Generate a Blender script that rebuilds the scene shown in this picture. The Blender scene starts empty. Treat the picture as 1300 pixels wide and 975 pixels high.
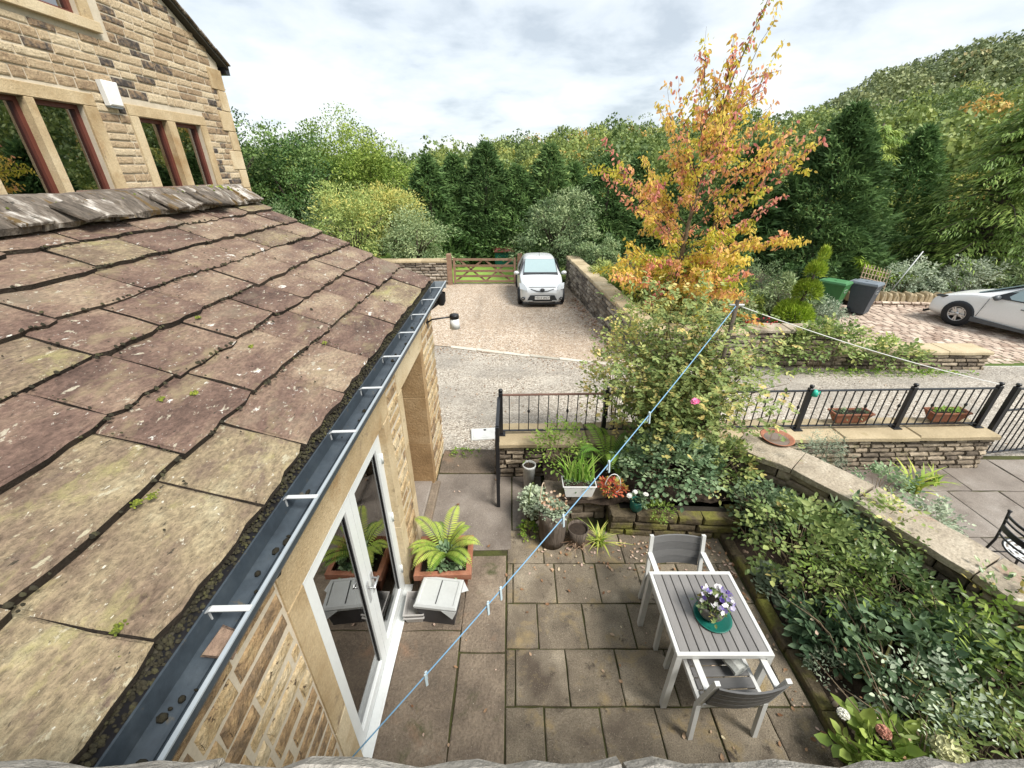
import bpy, bmesh, math, random
import numpy as np
from mathutils import Vector, Matrix, Euler

scene = bpy.context.scene
col = scene.collection
R = math.radians
PI = math.pi

# ------------------------------------------------------------------ camera
cam_data = bpy.data.cameras.new('camera')
cam_data.sensor_width = 36.0
cam_data.lens = 14.54
cam_data.clip_start = 0.02
cam_data.clip_end = 3000
cam = bpy.data.objects.new('camera', cam_data)
col.objects.link(cam)
cam.location = (0, 0, 3.9)
cam.rotation_euler = (R(90 - 27.4), 0, 0)
scene.camera = cam

# ------------------------------------------------------------------ sky and sun
SUN_EL, SUN_AZ = 52, 125          # azimuth clockwise from +Y
world = bpy.data.worlds.new('World')
scene.world = world
world.use_nodes = True
nt = world.node_tree
nt.nodes.clear()
def wn(t, **kw):
    n = nt.nodes.new(t)
    for k, v in kw.items(): setattr(n, k, v)
    return n
out = wn('ShaderNodeOutputWorld')
bg = wn('ShaderNodeBackground')
bg.inputs['Strength'].default_value = 0.1
sky = wn('ShaderNodeTexSky', sky_type='NISHITA')
sky.sun_disc = False
sky.sun_elevation = R(SUN_EL)
sky.sun_rotation = R(SUN_AZ)
sky.air_density = 1.0
tc = wn('ShaderNodeTexCoord')
sep = wn('ShaderNodeSeparateXYZ')
nt.links.new(tc.outputs['Generated'], sep.inputs[0])
mx = wn('ShaderNodeMath', operation='MAXIMUM'); mx.inputs[1].default_value = 0.0
nt.links.new(sep.outputs['Z'], mx.inputs[0])
ad = wn('ShaderNodeMath', operation='ADD'); ad.inputs[1].default_value = 0.22
nt.links.new(mx.outputs[0], ad.inputs[0])
dx = wn('ShaderNodeMath', operation='DIVIDE'); dy = wn('ShaderNodeMath', operation='DIVIDE')
nt.links.new(sep.outputs['X'], dx.inputs[0]); nt.links.new(ad.outputs[0], dx.inputs[1])
nt.links.new(sep.outputs['Y'], dy.inputs[0]); nt.links.new(ad.outputs[0], dy.inputs[1])
cmb = wn('ShaderNodeCombineXYZ')
nt.links.new(dx.outputs[0], cmb.inputs['X']); nt.links.new(dy.outputs[0], cmb.inputs['Y'])
nt.links.new(sep.outputs['Z'], cmb.inputs['Z'])
n1 = wn('ShaderNodeTexNoise'); n1.inputs['Scale'].default_value = 0.95; n1.inputs['Detail'].default_value = 6
n1.inputs['Roughness'].default_value = 0.52; n1.inputs['Distortion'].default_value = 0.25
nt.links.new(cmb.outputs[0], n1.inputs['Vector'])
n2 = wn('ShaderNodeTexNoise'); n2.inputs['Scale'].default_value = 2.6; n2.inputs['Detail'].default_value = 7
n2.inputs['Roughness'].default_value = 0.55; n2.inputs['Distortion'].default_value = 0.2
nt.links.new(cmb.outputs[0], n2.inputs['Vector'])
mixn = wn('ShaderNodeMath', operation='MULTIPLY_ADD'); mixn.inputs[1].default_value = 0.45
nt.links.new(n2.outputs['Fac'], mixn.inputs[0])
sc1 = wn('ShaderNodeMath', operation='MULTIPLY'); sc1.inputs[1].default_value = 0.62
nt.links.new(n1.outputs['Fac'], sc1.inputs[0]); nt.links.new(sc1.outputs[0], mixn.inputs[2])
rmp = wn('ShaderNodeValToRGB')
e = rmp.color_ramp.elements
e[0].position = 0.42; e[0].color = (1.55, 1.72, 1.88, 1)
e[1].position = 0.60; e[1].color = (2.55, 2.63, 2.68, 1)
m = e.new(0.50); m.color = (2.1, 2.26, 2.38, 1)
nt.links.new(mixn.outputs[0], rmp.inputs['Fac'])
mixc = wn('ShaderNodeMix', data_type='RGBA'); mixc.inputs[0].default_value = 0.93
nt.links.new(sky.outputs['Color'], mixc.inputs[6]); nt.links.new(rmp.outputs['Color'], mixc.inputs[7])
nt.links.new(mixc.outputs[2], bg.inputs['Color'])
nt.links.new(bg.outputs[0], out.inputs['Surface'])

sun_data = bpy.data.lights.new('sun', 'SUN')
sun_data.energy = 1.5
sun_data.angle = R(22)
sun_data.color = (1.0, 0.95, 0.87)
sun = bpy.data.objects.new('sun', sun_data)
col.objects.link(sun)
_a, _e = R(SUN_AZ), R(SUN_EL)
_d = Vector((math.sin(_a) * math.cos(_e), math.cos(_a) * math.cos(_e), math.sin(_e)))
sun.rotation_euler = _d.to_track_quat('Z', 'Y').to_euler()
sun.location = (4, -4, 20)

scene.view_settings.view_transform = 'Standard'
scene.view_settings.look = 'None'
scene.view_settings.gamma = 1.0
scene.view_settings.exposure = 2.0
scene.view_settings.use_curve_mapping = False
scene.cycles.max_bounces = 6
scene.cycles.diffuse_bounces = 3
scene.cycles.glossy_bounces = 3
scene.cycles.transparent_max_bounces = 8
scene.cycles.caustics_reflective = False
scene.cycles.caustics_refractive = False

# ------------------------------------------------------------------ object helpers
def tag(o, label=None, cat=None, group=None, kind=None):
    if label: o['label'] = label
    if cat: o['category'] = cat
    if group: o['group'] = group
    if kind: o['kind'] = kind
    return o
def empty(name, loc=(0, 0, 0), rz=0, label=None, cat=None, group=None):
    o = bpy.data.objects.new(name, None)
    o.empty_display_size = 0.1
    col.objects.link(o)
    o.location = loc; o.rotation_euler = (0, 0, rz)
    return tag(o, label, cat, group)
def link(name, me, mat=None, parent=None, loc=None, rot=None, scale=None):
    o = bpy.data.objects.new(name, me)
    if mat is not None and len(me.materials) == 0: me.materials.append(mat)
    col.objects.link(o)
    if parent is not None: o.parent = parent
    if loc is not None: o.location = loc
    if rot is not None: o.rotation_euler = rot
    if scale is not None: o.scale = scale
    return o
def copy_tree(o, parent=None):
    c = o.copy(); col.objects.link(c); c.parent = parent
    for ch in list(o.children): copy_tree(ch, c)
    return c

class MB:
    """collects geometry for one mesh"""
    def __init__(s): s.v = []; s.f = []; s.sm = []
    def add(s, vs, fs, smooth=False):
        b = len(s.v); s.v.extend([tuple(p) for p in vs])
        for f in fs:
            s.f.append(tuple(i + b for i in f)); s.sm.append(smooth)
        return s
    def box(s, x0, x1, y0, y1, z0, z1, bev=0.0):
        if bev <= 0:
            v = [(x, y, z) for z in (z0, z1) for y in (y0, y1) for x in (x0, x1)]
            return s.add(v, [(0, 2, 3, 1), (4, 5, 7, 6), (0, 1, 5, 4), (2, 6, 7, 3), (0, 4, 6, 2), (1, 3, 7, 5)])
        b = bev
        lo = [(x0, y0), (x1, y0), (x1, y1), (x0, y1)]
        li = [(x0 + b, y0 + b), (x1 - b, y0 + b), (x1 - b, y1 - b), (x0 + b, y1 - b)]
        rings = [[(p[0], p[1], z0) for p in li], [(p[0], p[1], z0 + b) for p in lo],
                 [(p[0], p[1], z1 - b) for p in lo], [(p[0], p[1], z1) for p in li]]
        return s.loft(rings, closed=True, caps=True)
    def loft(s, rings, closed=True, caps=False, smooth=False):
        n = len(rings[0]); vs = [p for r in rings for p in r]; fs = []
        for i in range(len(rings) - 1):
            for j in range(n if closed else n - 1):
                k = (j + 1) % n
                fs.append((i * n + j, i * n + k, (i + 1) * n + k, (i + 1) * n + j))
        if caps:
            fs.append(tuple(range(n - 1, -1, -1)))
            fs.append(tuple((len(rings) - 1) * n + j for j in range(n)))
        return s.add(vs, fs, smooth)
    def lathe(s, prof, c=(0, 0, 0), n=20, sx=1, sy=1, smooth=True):
        rings = [[(c[0] + r * sx * math.cos(2 * PI * j / n), c[1] + r * sy * math.sin(2 * PI * j / n), c[2] + z) for j in range(n)] for r, z in prof]
        return s.loft(rings, True, False, smooth)
    def tube(s, pts, r, n=6, caps=True, smooth=True):
        pts = [Vector(p) for p in pts]; rs = r if isinstance(r, (list, tuple)) else [r] * len(pts)
        rings = []; prev = None
        for i, p in enumerate(pts):
            d = (pts[min(i + 1, len(pts) - 1)] - pts[max(i - 1, 0)]).normalized()
            a = Vector((0, 0, 1)) if abs(d.z) < 0.9 else Vector((1, 0, 0))
            u = d.cross(a).normalized() if prev is None else (prev - d * prev.dot(d)).normalized()
            prev = u; w = d.cross(u)
            rings.append([tuple(p + (u * math.cos(2 * PI * j / n) + w * math.sin(2 * PI * j / n)) * rs[i]) for j in range(n)])
        return s.loft(rings, True, caps, smooth)
    def bar(s, p0, p1, w, h):
        """square bar from p0 to p1 (w sideways, h upward)"""
        p0, p1 = Vector(p0), Vector(p1); d = (p1 - p0).normalized()
        a = Vector((0, 0, 1)) if abs(d.z) < 0.95 else Vector((0, 1, 0))
        u = d.cross(a).normalized() * (w / 2); t = u.cross(d).normalized() * (h / 2)
        r = lambda p: [tuple(p - u - t), tuple(p + u - t), tuple(p + u + t), tuple(p - u + t)]
        return s.loft([r(p0), r(p1)], True, True)
    def prism(s, poly, z0, z1):
        n = len(poly)
        return s.loft([[(p[0], p[1], z0) for p in poly], [(p[0], p[1], z1) for p in poly]], True, True)
    def mesh(s, name='mesh'):
        me = bpy.data.meshes.new(name); me.from_pydata(s.v, [], s.f)
        if any(s.sm): me.polygons.foreach_set('use_smooth', s.sm)
        bm = bmesh.new(); bm.from_mesh(me); bmesh.ops.recalc_face_normals(bm, faces=bm.faces); bm.to_mesh(me); bm.free()
        return me
    def build(s, name, mat, parent=None, loc=None, rot=None, scale=None):
        return link(name, s.mesh(name), mat, parent, loc, rot, scale)

def np_mesh(name, V, F, tint=None):
    """fast mesh from numpy arrays; F is (m,k)"""
    me = bpy.data.meshes.new(name)
    m, k = F.shape
    me.vertices.add(len(V)); me.vertices.foreach_set('co', V.astype(np.float32).ravel())
    me.loops.add(m * k); me.loops.foreach_set('vertex_index', F.astype(np.int32).ravel())
    me.polygons.add(m); me.polygons.foreach_set('loop_start', np.arange(0, m * k, k, dtype=np.int32))
    me.update(calc_edges=True); me.validate()
    if tint is not None:
        a = me.attributes.new('tint', 'FLOAT', 'POINT'); a.data.foreach_set('value', tint.astype(np.float32))
    return me

# ------------------------------------------------------------------ materials
def material(name):
    m = bpy.data.materials.new(name); m.use_nodes = True
    return m, m.node_tree, m.node_tree.nodes['Principled BSDF']
def nd(t, typ, ins=None, **kw):
    n = t.nodes.new(typ)
    for k, v in kw.items(): setattr(n, k, v)
    for k, v in (ins or {}).items():
        if hasattr(v, 'is_output'): t.links.new(v, n.inputs[k])
        else: n.inputs[k].default_value = v
    return n
def ramp_node(t, fac, stops, interp='LINEAR'):
    r = t.nodes.new('ShaderNodeValToRGB'); r.color_ramp.interpolation = interp
    el = r.color_ramp.elements
    while len(el) < len(stops): el.new(0.5)
    for q, (p, c) in zip(el, stops): q.position = p; q.color = (c[0], c[1], c[2], 1)
    t.links.new(fac, r.inputs['Fac'])
    return r.outputs['Color']
def mixc_(t, fac, a, b, blend='MIX'):
    n = t.nodes.new('ShaderNodeMix'); n.data_type = 'RGBA'; n.blend_type = blend
    for i, v in ((0, fac), (6, a), (7, b)):
        if hasattr(v, 'is_output'): t.links.new(v, n.inputs[i])
        else: n.inputs[i].default_value = v if i == 0 else (v[0], v[1], v[2], 1)
    return n.outputs[2]
def math_(t, op, a, b=0.0, c=None, clamp=False):
    n = t.nodes.new('ShaderNodeMath'); n.operation = op; n.use_clamp = clamp
    for i, v in enumerate((a, b) if c is None else (a, b, c)):
        if hasattr(v, 'is_output'): t.links.new(v, n.inputs[i])
        else: n.inputs[i].default_value = v
    return n.outputs[0]
def smat(name, stops, scale=3.0, rand=0.5, noise=0.6, rough=0.85, bump=0.3, bscale=40, spots=(), fine=0.25, stretch=None, tint=False, metallic=0.0, spec=0.3, bdist=0.02, lump=0.0):
    """mineral / painted surface: colour ramp driven by per-object random + noise, with lichen/dirt spots"""
    m, t, b = material(name)
    pos = nd(t, 'ShaderNodeNewGeometry').outputs['Position']
    if stretch:
        pos = nd(t, 'ShaderNodeMapping', {'Vector': pos, 'Scale': stretch}).outputs[0]
    ns = nd(t, 'ShaderNodeTexNoise', {'Vector': pos, 'Scale': scale, 'Detail': 6.0, 'Roughness': 0.6}).outputs['Fac']
    rnd = nd(t, 'ShaderNodeObjectInfo').outputs['Random']
    if tint: rnd = nd(t, 'ShaderNodeAttribute', attribute_name='tint').outputs['Fac']
    f = math_(t, 'MULTIPLY_ADD', math_(t, 'SUBTRACT', ns, 0.5), noise * 2.2, 0.5)
    f = math_(t, 'ADD', f, math_(t, 'MULTIPLY', math_(t, 'SUBTRACT', rnd, 0.5), rand * 1.6), clamp=True)
    c = ramp_node(t, f, stops)
    fn = nd(t, 'ShaderNodeTexNoise', {'Vector': pos, 'Scale': bscale, 'Detail': 4.0, 'Roughness': 0.7}).outputs['Fac']
    if fine:
        fk = nd(t, 'ShaderNodeMapRange', {0: fn, 1: 0.28, 2: 0.72}).outputs[0]
        k = math_(t, 'MULTIPLY_ADD', fk, fine * 1.5, 1 - fine * .75)
        g = nd(t, 'ShaderNodeCombineColor', {0: k, 1: k, 2: k}).outputs[0]
        c = mixc_(t, 1.0, c, g, 'MULTIPLY')
    for sc_, lo, hi, colr in spots:
        s_ = nd(t, 'ShaderNodeTexNoise', {'Vector': pos, 'Scale': sc_, 'Detail': 5.0, 'Roughness': 0.65, 'Distortion': 0.3}).outputs['Fac']
        s_ = nd(t, 'ShaderNodeMapRange', {0: s_, 1: lo, 2: hi}).outputs[0]
        c = mixc_(t, s_, c, colr)
    t.links.new(c, b.inputs['Base Color'])
    b.inputs['Roughness'].default_value = rough
    b.inputs['Metallic'].default_value = metallic
    b.inputs['Specular IOR Level'].default_value = spec
    if bump:
        hgt = fn if not lump else math_(t, 'MULTIPLY_ADD', ns, lump, fn)
        bp = nd(t, 'ShaderNodeBump', {'Height': hgt, 'Strength': bump, 'Distance': bdist})
        t.links.new(bp.outputs[0], b.inputs['Normal'])
    return m
def plain(name, c, rough=0.5, metallic=0.0, noise=0.12, scale=8, spec=0.4, bump=0.0):
    d = lambda k: (c[0] * k, c[1] * k, c[2] * k)
    return smat(name, [(0.0, d(1 - noise * 2)), (0.5, c), (1.0, d(1 + noise))], scale=scale, rand=0.1, noise=0.5, rough=rough, bump=bump, fine=0.05, metallic=metallic, spec=spec)
def leafmat(name, stops, rough=0.55, trans=0.3, spec=0.3, gain=1.75):
    m, t, b = material(name)
    f = nd(t, 'ShaderNodeAttribute', attribute_name='tint').outputs['Fac']
    stops = [(p_, tuple(min(.8, q_ * gain) for q_ in c_)) for p_, c_ in stops]
    c = ramp_node(t, f, stops)
    rnd = nd(t, 'ShaderNodeObjectInfo').outputs['Random']
    hs = nd(t, 'ShaderNodeHueSaturation', {'Color': c, 'Value': math_(t, 'MULTIPLY_ADD', rnd, 0.3, 0.85)})
    c = hs.outputs[0]
    t.links.new(c, b.inputs['Base Color'])
    b.inputs['Roughness'].default_value = rough
    b.inputs['Specular IOR Level'].default_value = spec
    tr = nd(t, 'ShaderNodeBsdfTranslucent'); t.links.new(c, tr.inputs['Color'])
    mx_ = nd(t, 'ShaderNodeMixShader', {0: trans})
    t.links.new(b.outputs[0], mx_.inputs[1]); t.links.new(tr.outputs[0], mx_.inputs[2])
    t.links.new(mx_.outputs[0], t.nodes['Material Output'].inputs['Surface'])
    return m
def glassmat(name, tintc=(0.9, 0.95, 0.95), refl=1.0, r0=.03):
    m, t, b = material(name)
    fr = nd(t, 'ShaderNodeFresnel', {'IOR': 1.5}).outputs[0]
    fr = math_(t, 'MULTIPLY_ADD', fr, refl, r0, clamp=True)
    tr = nd(t, 'ShaderNodeBsdfTransparent'); tr.inputs['Color'].default_value = (*tintc, 1)
    gl = nd(t, 'ShaderNodeBsdfGlossy'); gl.inputs['Roughness'].default_value = 0.01
    mx_ = nd(t, 'ShaderNodeMixShader', {0: fr})
    t.links.new(tr.outputs[0], mx_.inputs[1]); t.links.new(gl.outputs[0], mx_.inputs[2])
    t.links.new(mx_.outputs[0], t.nodes['Material Output'].inputs['Surface'])
    return m
def gravelmat(name, stops, scale=55, big=((0.35, 0.65, (0.3, 0.28, 0.25), 0.5),), bump=0.9, track=(1.6, .22, 1), tcol=(0.2, 0.16, 0.12)):
    m, t, b = material(name)
    pos = nd(t, 'ShaderNodeNewGeometry').outputs['Position']
    w = nd(t, 'ShaderNodeTexNoise', {'Vector': pos, 'Scale': 30.0}).outputs['Color']
    pw = mixc_(t, 0.02, pos, w, 'ADD')
    vo = nd(t, 'ShaderNodeTexVoronoi', {'Vector': pw, 'Scale': float(scale)})
    sp = nd(t, 'ShaderNodeSeparateColor', {0: vo.outputs['Color']}).outputs[0]
    c = ramp_node(t, sp, stops)
    edge = nd(t, 'ShaderNodeMapRange', {0: vo.outputs['Distance'], 1: 0.35, 2: 0.85, 3: 1.0, 4: 0.5}).outputs[0]
    g = nd(t, 'ShaderNodeCombineColor', {0: edge, 1: edge, 2: edge}).outputs[0]
    c = mixc_(t, 0.8, c, g, 'MULTIPLY')
    for i, (lo, hi, bc, k) in enumerate(big):
        n_ = nd(t, 'ShaderNodeTexNoise', {'Vector': pos, 'Scale': 0.55 + 0.9 * i, 'Detail': 6.0, 'Roughness': 0.6}).outputs['Fac']
        n_ = nd(t, 'ShaderNodeMapRange', {0: n_, 1: lo, 2: hi, 3: 0.0, 4: k}).outputs[0]
        c = mixc_(t, n_, c, bc)
    mp = nd(t, 'ShaderNodeMapping', {'Vector': pos, 'Scale': track}).outputs[0]
    tk_ = nd(t, 'ShaderNodeTexNoise', {'Vector': mp, 'Scale': 1.0, 'Detail': 4.0, 'Roughness': 0.55, 'Distortion': 0.4}).outputs['Fac']
    tk_ = nd(t, 'ShaderNodeMapRange', {0: tk_, 1: 0.48, 2: 0.68, 3: 0.0, 4: 0.42}).outputs[0]
    c = mixc_(t, tk_, c, tcol)
    t.links.new(c, b.inputs['Base Color'])
    b.inputs['Roughness'].default_value = 0.9
    bp = nd(t, 'ShaderNodeBump', {'Height': vo.outputs['Distance'], 'Strength': bump, 'Distance': 0.012}, invert=True)
    t.links.new(bp.outputs[0], b.inputs['Normal'])
    return m

MT = {}
# buildings
MT['slate'] = smat('purple_stone_slate', [(0.0, (0.085, 0.054, 0.043)), (0.35, (0.155, 0.10, 0.078)), (0.65, (0.225, 0.158, 0.115)), (1.0, (0.32, 0.25, 0.175))], scale=3.4, rand=0.26, noise=0.9, rough=0.8, bump=0.7, bscale=38, fine=0.6, stretch=(1.6, 0.8, 1.6), bdist=0.035, lump=2.0,
    spots=((3.1, 0.56, 0.74, (0.27, 0.22, 0.13)), (1.4, 0.56, 0.7, (0.20, 0.165, 0.12)), (13, 0.62, 0.66, (0.40, 0.36, 0.28)), (30, 0.655, 0.68, (0.58, 0.56, 0.5)), (6.5, 0.66, 0.68, (0.62, 0.60, 0.55)), (24, 0.65, 0.70, (0.05, 0.042, 0.032))))
MT['slate_tan'] = smat('lichened_stone_slate', [(0.0, (0.12, 0.08, 0.06)), (0.35, (0.195, 0.145, 0.10)), (0.7, (0.28, 0.225, 0.14)), (1.0, (0.35, 0.305, 0.2))], scale=3.6, rand=0.2, noise=0.95, rough=0.82, bump=0.75, bscale=36, fine=0.65, stretch=(1.6, 0.8, 1.6), bdist=0.035, lump=2.0,
    spots=((4, 0.55, 0.72, (0.33, 0.30, 0.13)), (5.5, 0.58, 0.7, (0.15, 0.105, 0.085)), (14, 0.62, 0.67, (0.42, 0.38, 0.27)), (30, 0.655, 0.68, (0.58, 0.55, 0.46)), (22, 0.65, 0.70, (0.05, 0.042, 0.03))))
MT['ridge'] = smat('weathered_ridge_stone', [(0.0, (0.05, 0.042, 0.034)), (0.45, (0.13, 0.108, 0.088)), (0.66, (0.21, 0.18, 0.15)), (0.84, (0.42, 0.39, 0.35)), (1.0, (0.6, 0.57, 0.53))], scale=7, rand=0.3, noise=0.85, rough=0.9, bump=1.0, bscale=30, fine=0.5, stretch=(0.8, 2.2, 0.8),
    spots=((5, 0.56, 0.62, (0.13, 0.085, 0.035)), (16, 0.6, 0.66, (0.05, 0.045, 0.035))))
MT['slate_edge_shade'] = smat('shaded_mossy_slate_edge', [(0, (0.018, 0.014, 0.011)), (1, (0.07, 0.055, 0.042))], scale=9, rough=0.95, bump=0.8, bscale=40)  # mossy slate edges, coloured near black to paint in the course shadow lines
MT['moss_dark'] = smat('dark_moss', [(0.0, (0.018, 0.016, 0.01)), (0.6, (0.04, 0.036, 0.022)), (1.0, (0.065, 0.063, 0.026))], scale=12, bump=0.7, rough=0.95, tint=True)
MT['moss'] = smat('green_moss', [(0.0, (0.05, 0.06, 0.012)), (0.6, (0.13, 0.16, 0.02)), (1.0, (0.26, 0.28, 0.04))], scale=14, bump=0.8, rough=0.95, tint=True)
MT['deck'] = smat('roof_underlay', [(0, (0.03, 0.027, 0.022)), (1, (0.06, 0.055, 0.04))], rough=0.95)
MT['gutter'] = smat('slate_blue_gutter', [(0, (0.028, 0.036, 0.045)), (0.5, (0.04, 0.053, 0.066)), (1, (0.06, 0.075, 0.088))], scale=9, rand=0, noise=0.7, rough=0.4, bump=0.05, fine=0.2, spec=0.45, spots=((14, 0.63, 0.70, (0.09, 0.08, 0.06)),))
MT['gutter_edge'] = plain('gutter_pale_edge', (0.3, 0.34, 0.37), rough=0.35)
MT['zinc'] = plain('galvanised_bracket', (0.62, 0.64, 0.64), rough=0.35, metallic=0.3)
MT['sandstone'] = smat('dressed_sandstone', [(0, (0.33, 0.235, 0.125)), (0.5, (0.50, 0.395, 0.245)), (1, (0.60, 0.51, 0.355))], scale=2.6, rand=0.3, noise=0.7, rough=0.9, bump=0.5, bscale=60, fine=0.25, spots=((2.3, 0.58, 0.76, (0.33, 0.21, 0.10)), (6, 0.63, 0.74, (0.22, 0.165, 0.11))))
MT['sandstone_brown'] = smat('brown_reveal_stone', [(0, (0.2, 0.125, 0.06)), (0.5, (0.32, 0.21, 0.105)), (1, (0.42, 0.30, 0.17))], scale=3, rand=0.2, noise=0.7, rough=0.9, bump=0.5, bscale=40, fine=0.25)
MT['rough_sand'] = smat('rock_faced_sandstone', [(0, (0.19, 0.135, 0.085)), (0.3, (0.37, 0.25, 0.135)), (0.6, (0.48, 0.36, 0.2)), (1, (0.57, 0.47, 0.31))], scale=11, rand=0.5, noise=0.8, rough=0.92, bump=1.0, bscale=40, fine=0.5, spots=((20, 0.60, 0.67, (0.10, 0.07, 0.045)), (9, 0.62, 0.7, (0.2, 0.12, 0.06))))
MT['mortar'] = smat('pale_mortar', [(0, (0.42, 0.36, 0.265)), (1, (0.6, 0.54, 0.44))], scale=8, rand=0, noise=0.5, rough=0.95, bump=0.2, bscale=60, fine=0.12)
MT['house_stone'] = smat('sooty_house_stone', [(0, (0.06, 0.052, 0.048)), (0.06, (0.12, 0.098, 0.08)), (0.15, (0.25, 0.175, 0.11)), (0.4, (0.40, 0.30, 0.19)), (1, (0.54, 0.45, 0.31))], scale=14, rand=0.62, noise=0.36, rough=0.92, bump=0.8, bscale=40, fine=0.4)
MT['brown_frame'] = plain('red_brown_timber_frame', (0.115, 0.035, 0.025), rough=0.4, noise=0.2)
MT['upvc'] = plain('white_door_frame', (0.66, 0.69, 0.69), rough=0.3, noise=0.04)
MT['glass'] = glassmat('window_glass', (0.8, 0.84, 0.84), 1.5, .10)
MT['glass_dark'] = glassmat('dark_window_glass', (0.75, 0.8, 0.77), 1.6, .32)
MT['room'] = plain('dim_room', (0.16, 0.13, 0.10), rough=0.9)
MT['room_floor'] = smat('room_floor', [(0, (0.10, 0.06, 0.04)), (1, (0.18, 0.11, 0.07))], stretch=(1, 6, 1), rough=0.5)
MT['curtain'] = plain('curtain', (0.72, 0.71, 0.66), rough=0.9)
MT['white'] = plain('white_plastic', (0.72, 0.73, 0.72), rough=0.4, noise=0.05)
MT['black'] = plain('black_plastic', (0.015, 0.015, 0.017), rough=0.4)
MT['iron'] = plain('black_iron', (0.012, 0.013, 0.016), rough=0.38, spec=0.5)
MT['rust_iron'] = smat('weathered_rail', [(0, (0.10, 0.05, 0.035)), (1, (0.22, 0.13, 0.10))], rough=0.7)
# ground
MT['slab'] = smat('worn_concrete_slab', [(0, (0.11, 0.09, 0.067)), (0.35, (0.185, 0.154, 0.114)), (0.7, (0.255, 0.214, 0.158)), (1, (0.345, 0.298, 0.226))], scale=2.6, rand=0.34, noise=0.95, rough=0.75, bump=0.9, bscale=95, fine=0.6,
    spots=((0.62, 0.50, 0.62, (0.105, 0.083, 0.063)), (3.4, 0.54, 0.68, (0.31, 0.24, 0.13)), (7, 0.60, 0.68, (0.09, 0.072, 0.054)), (120, 0.60, 0.66, (0.36, 0.31, 0.24)), (70, 0.64, 0.68, (0.075, 0.06, 0.045)), (48, 0.69, 0.72, (0.5, 0.46, 0.38))))
MT['flag'] = smat('riven_yorkstone_flag', [(0, (0.095, 0.08, 0.064)), (0.4, (0.165, 0.13, 0.098)), (0.75, (0.235, 0.188, 0.14)), (1, (0.31, 0.26, 0.2))], scale=2.4, rand=0.2, noise=0.95, rough=0.7, bump=0.9, bscale=42, fine=0.4,
    spots=((2.2, 0.58, 0.70, (0.075, 0.08, 0.035)), (100, 0.62, 0.67, (0.3, 0.26, 0.2)), (45, 0.67, 0.71, (0.46, 0.42, 0.34)), (1.6, 0.58, 0.70, (0.25, 0.165, 0.11))))
MT['grey_flag'] = smat('grey_path_slab', [(0, (0.145, 0.122, 0.104)), (0.5, (0.225, 0.195, 0.168)), (1, (0.31, 0.28, 0.25))], scale=2.4, rand=0.15, noise=0.85, rough=0.6, bump=0.5, bscale=80, fine=0.38, spots=((1.1, 0.56, 0.70, (0.115, 0.093, 0.076)), (90, 0.63, 0.68, (0.36, 0.33, 0.29)), (45, 0.67, 0.71, (0.5, 0.46, 0.4))))
MT['joint'] = smat('mossy_joint_soil', [(0, (0.018, 0.015, 0.010)), (0.5, (0.04, 0.036, 0.018)), (1, (0.07, 0.08, 0.02))], scale=4, rough=0.95, bump=0.6)
MT['soil'] = smat('dark_soil', [(0, (0.013, 0.010, 0.008)), (0.6, (0.035, 0.025, 0.018)), (1, (0.065, 0.048, 0.034))], scale=9, rough=0.95, bump=0.9, bscale=30)
MT['gravel'] = gravelmat('beige_gravel', [(0, (0.2, 0.14, 0.10)), (0.25, (0.40, 0.30, 0.21)), (0.55, (0.52, 0.42, 0.32)), (0.85, (0.62, 0.53, 0.43)), (1, (0.75, 0.7, 0.62))], scale=34, big=((0.45, 0.75, (0.34, 0.26, 0.185), 0.45),))
MT['gravel_grey'] = gravelmat('grey_gravel', [(0, (0.18, 0.15, 0.12)), (0.3, (0.35, 0.31, 0.255)), (0.6, (0.48, 0.43, 0.36)), (0.85, (0.58, 0.53, 0.455)), (1, (0.72, 0.68, 0.6))], scale=42, big=((0.42, 0.62, (0.25, 0.232, 0.205), 0.65), (0.52, 0.7, (0.46, 0.43, 0.375), 0.5)), track=(.3, 1.5, 1), tcol=(0.16, 0.148, 0.13))
MT['concrete'] = smat('pale_concrete', [(0, (0.34, 0.32, 0.27)), (1, (0.56, 0.53, 0.46))], scale=3, rough=0.9, bump=0.3)
MT['cover'] = plain('galvanised_cover', (0.55, 0.57, 0.57), rough=0.5, noise=0.12)
MT['grass'] = smat('ground_green', [(0, (0.035, 0.055, 0.012)), (0.5, (0.07, 0.105, 0.02)), (1, (0.11, 0.15, 0.035))], scale=0.4, rand=0, noise=0.7, rough=0.95, bump=0.6, bscale=8)
MT['lawn'] = smat('lawn_green', [(0, (0.15, 0.25, 0.04)), (0.5, (0.21, 0.34, 0.06)), (1, (0.30, 0.44, 0.11))], scale=0.8, rand=0, noise=0.6, rough=0.95, bump=0.6, bscale=20)
MT['sett'] = smat('pinkish_stone_sett', [(0, (0.24, 0.165, 0.125)), (0.35, (0.37, 0.29, 0.235)), (0.7, (0.48, 0.39, 0.315)), (1, (0.62, 0.54, 0.45))], scale=2.5, rand=0.5, noise=0.4, rough=0.9, bump=0.4, bscale=50, spots=((0.9, 0.58, 0.72, (0.40, 0.33, 0.17)),))
MT['sett_t'] = smat('pinkish_stone_sett_far', [(0, (0.24, 0.165, 0.125)), (0.35, (0.37, 0.29, 0.235)), (0.7, (0.48, 0.39, 0.315)), (1, (0.54, 0.45, 0.37))], scale=2.5, rand=0.5, noise=0.4, rough=0.9, bump=0.4, bscale=50, tint=True)
MT['walling'] = smat('dark_walling_stone', [(0, (0.08, 0.065, 0.05)), (0.35, (0.16, 0.13, 0.098)), (0.7, (0.27, 0.22, 0.16)), (1, (0.4, 0.335, 0.25))], scale=8, rand=0.55, noise=0.5, rough=0.92, bump=0.7, bscale=24, fine=0.3, spots=((2.2, 0.62, 0.74, (0.085, 0.085, 0.022)),))
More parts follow.
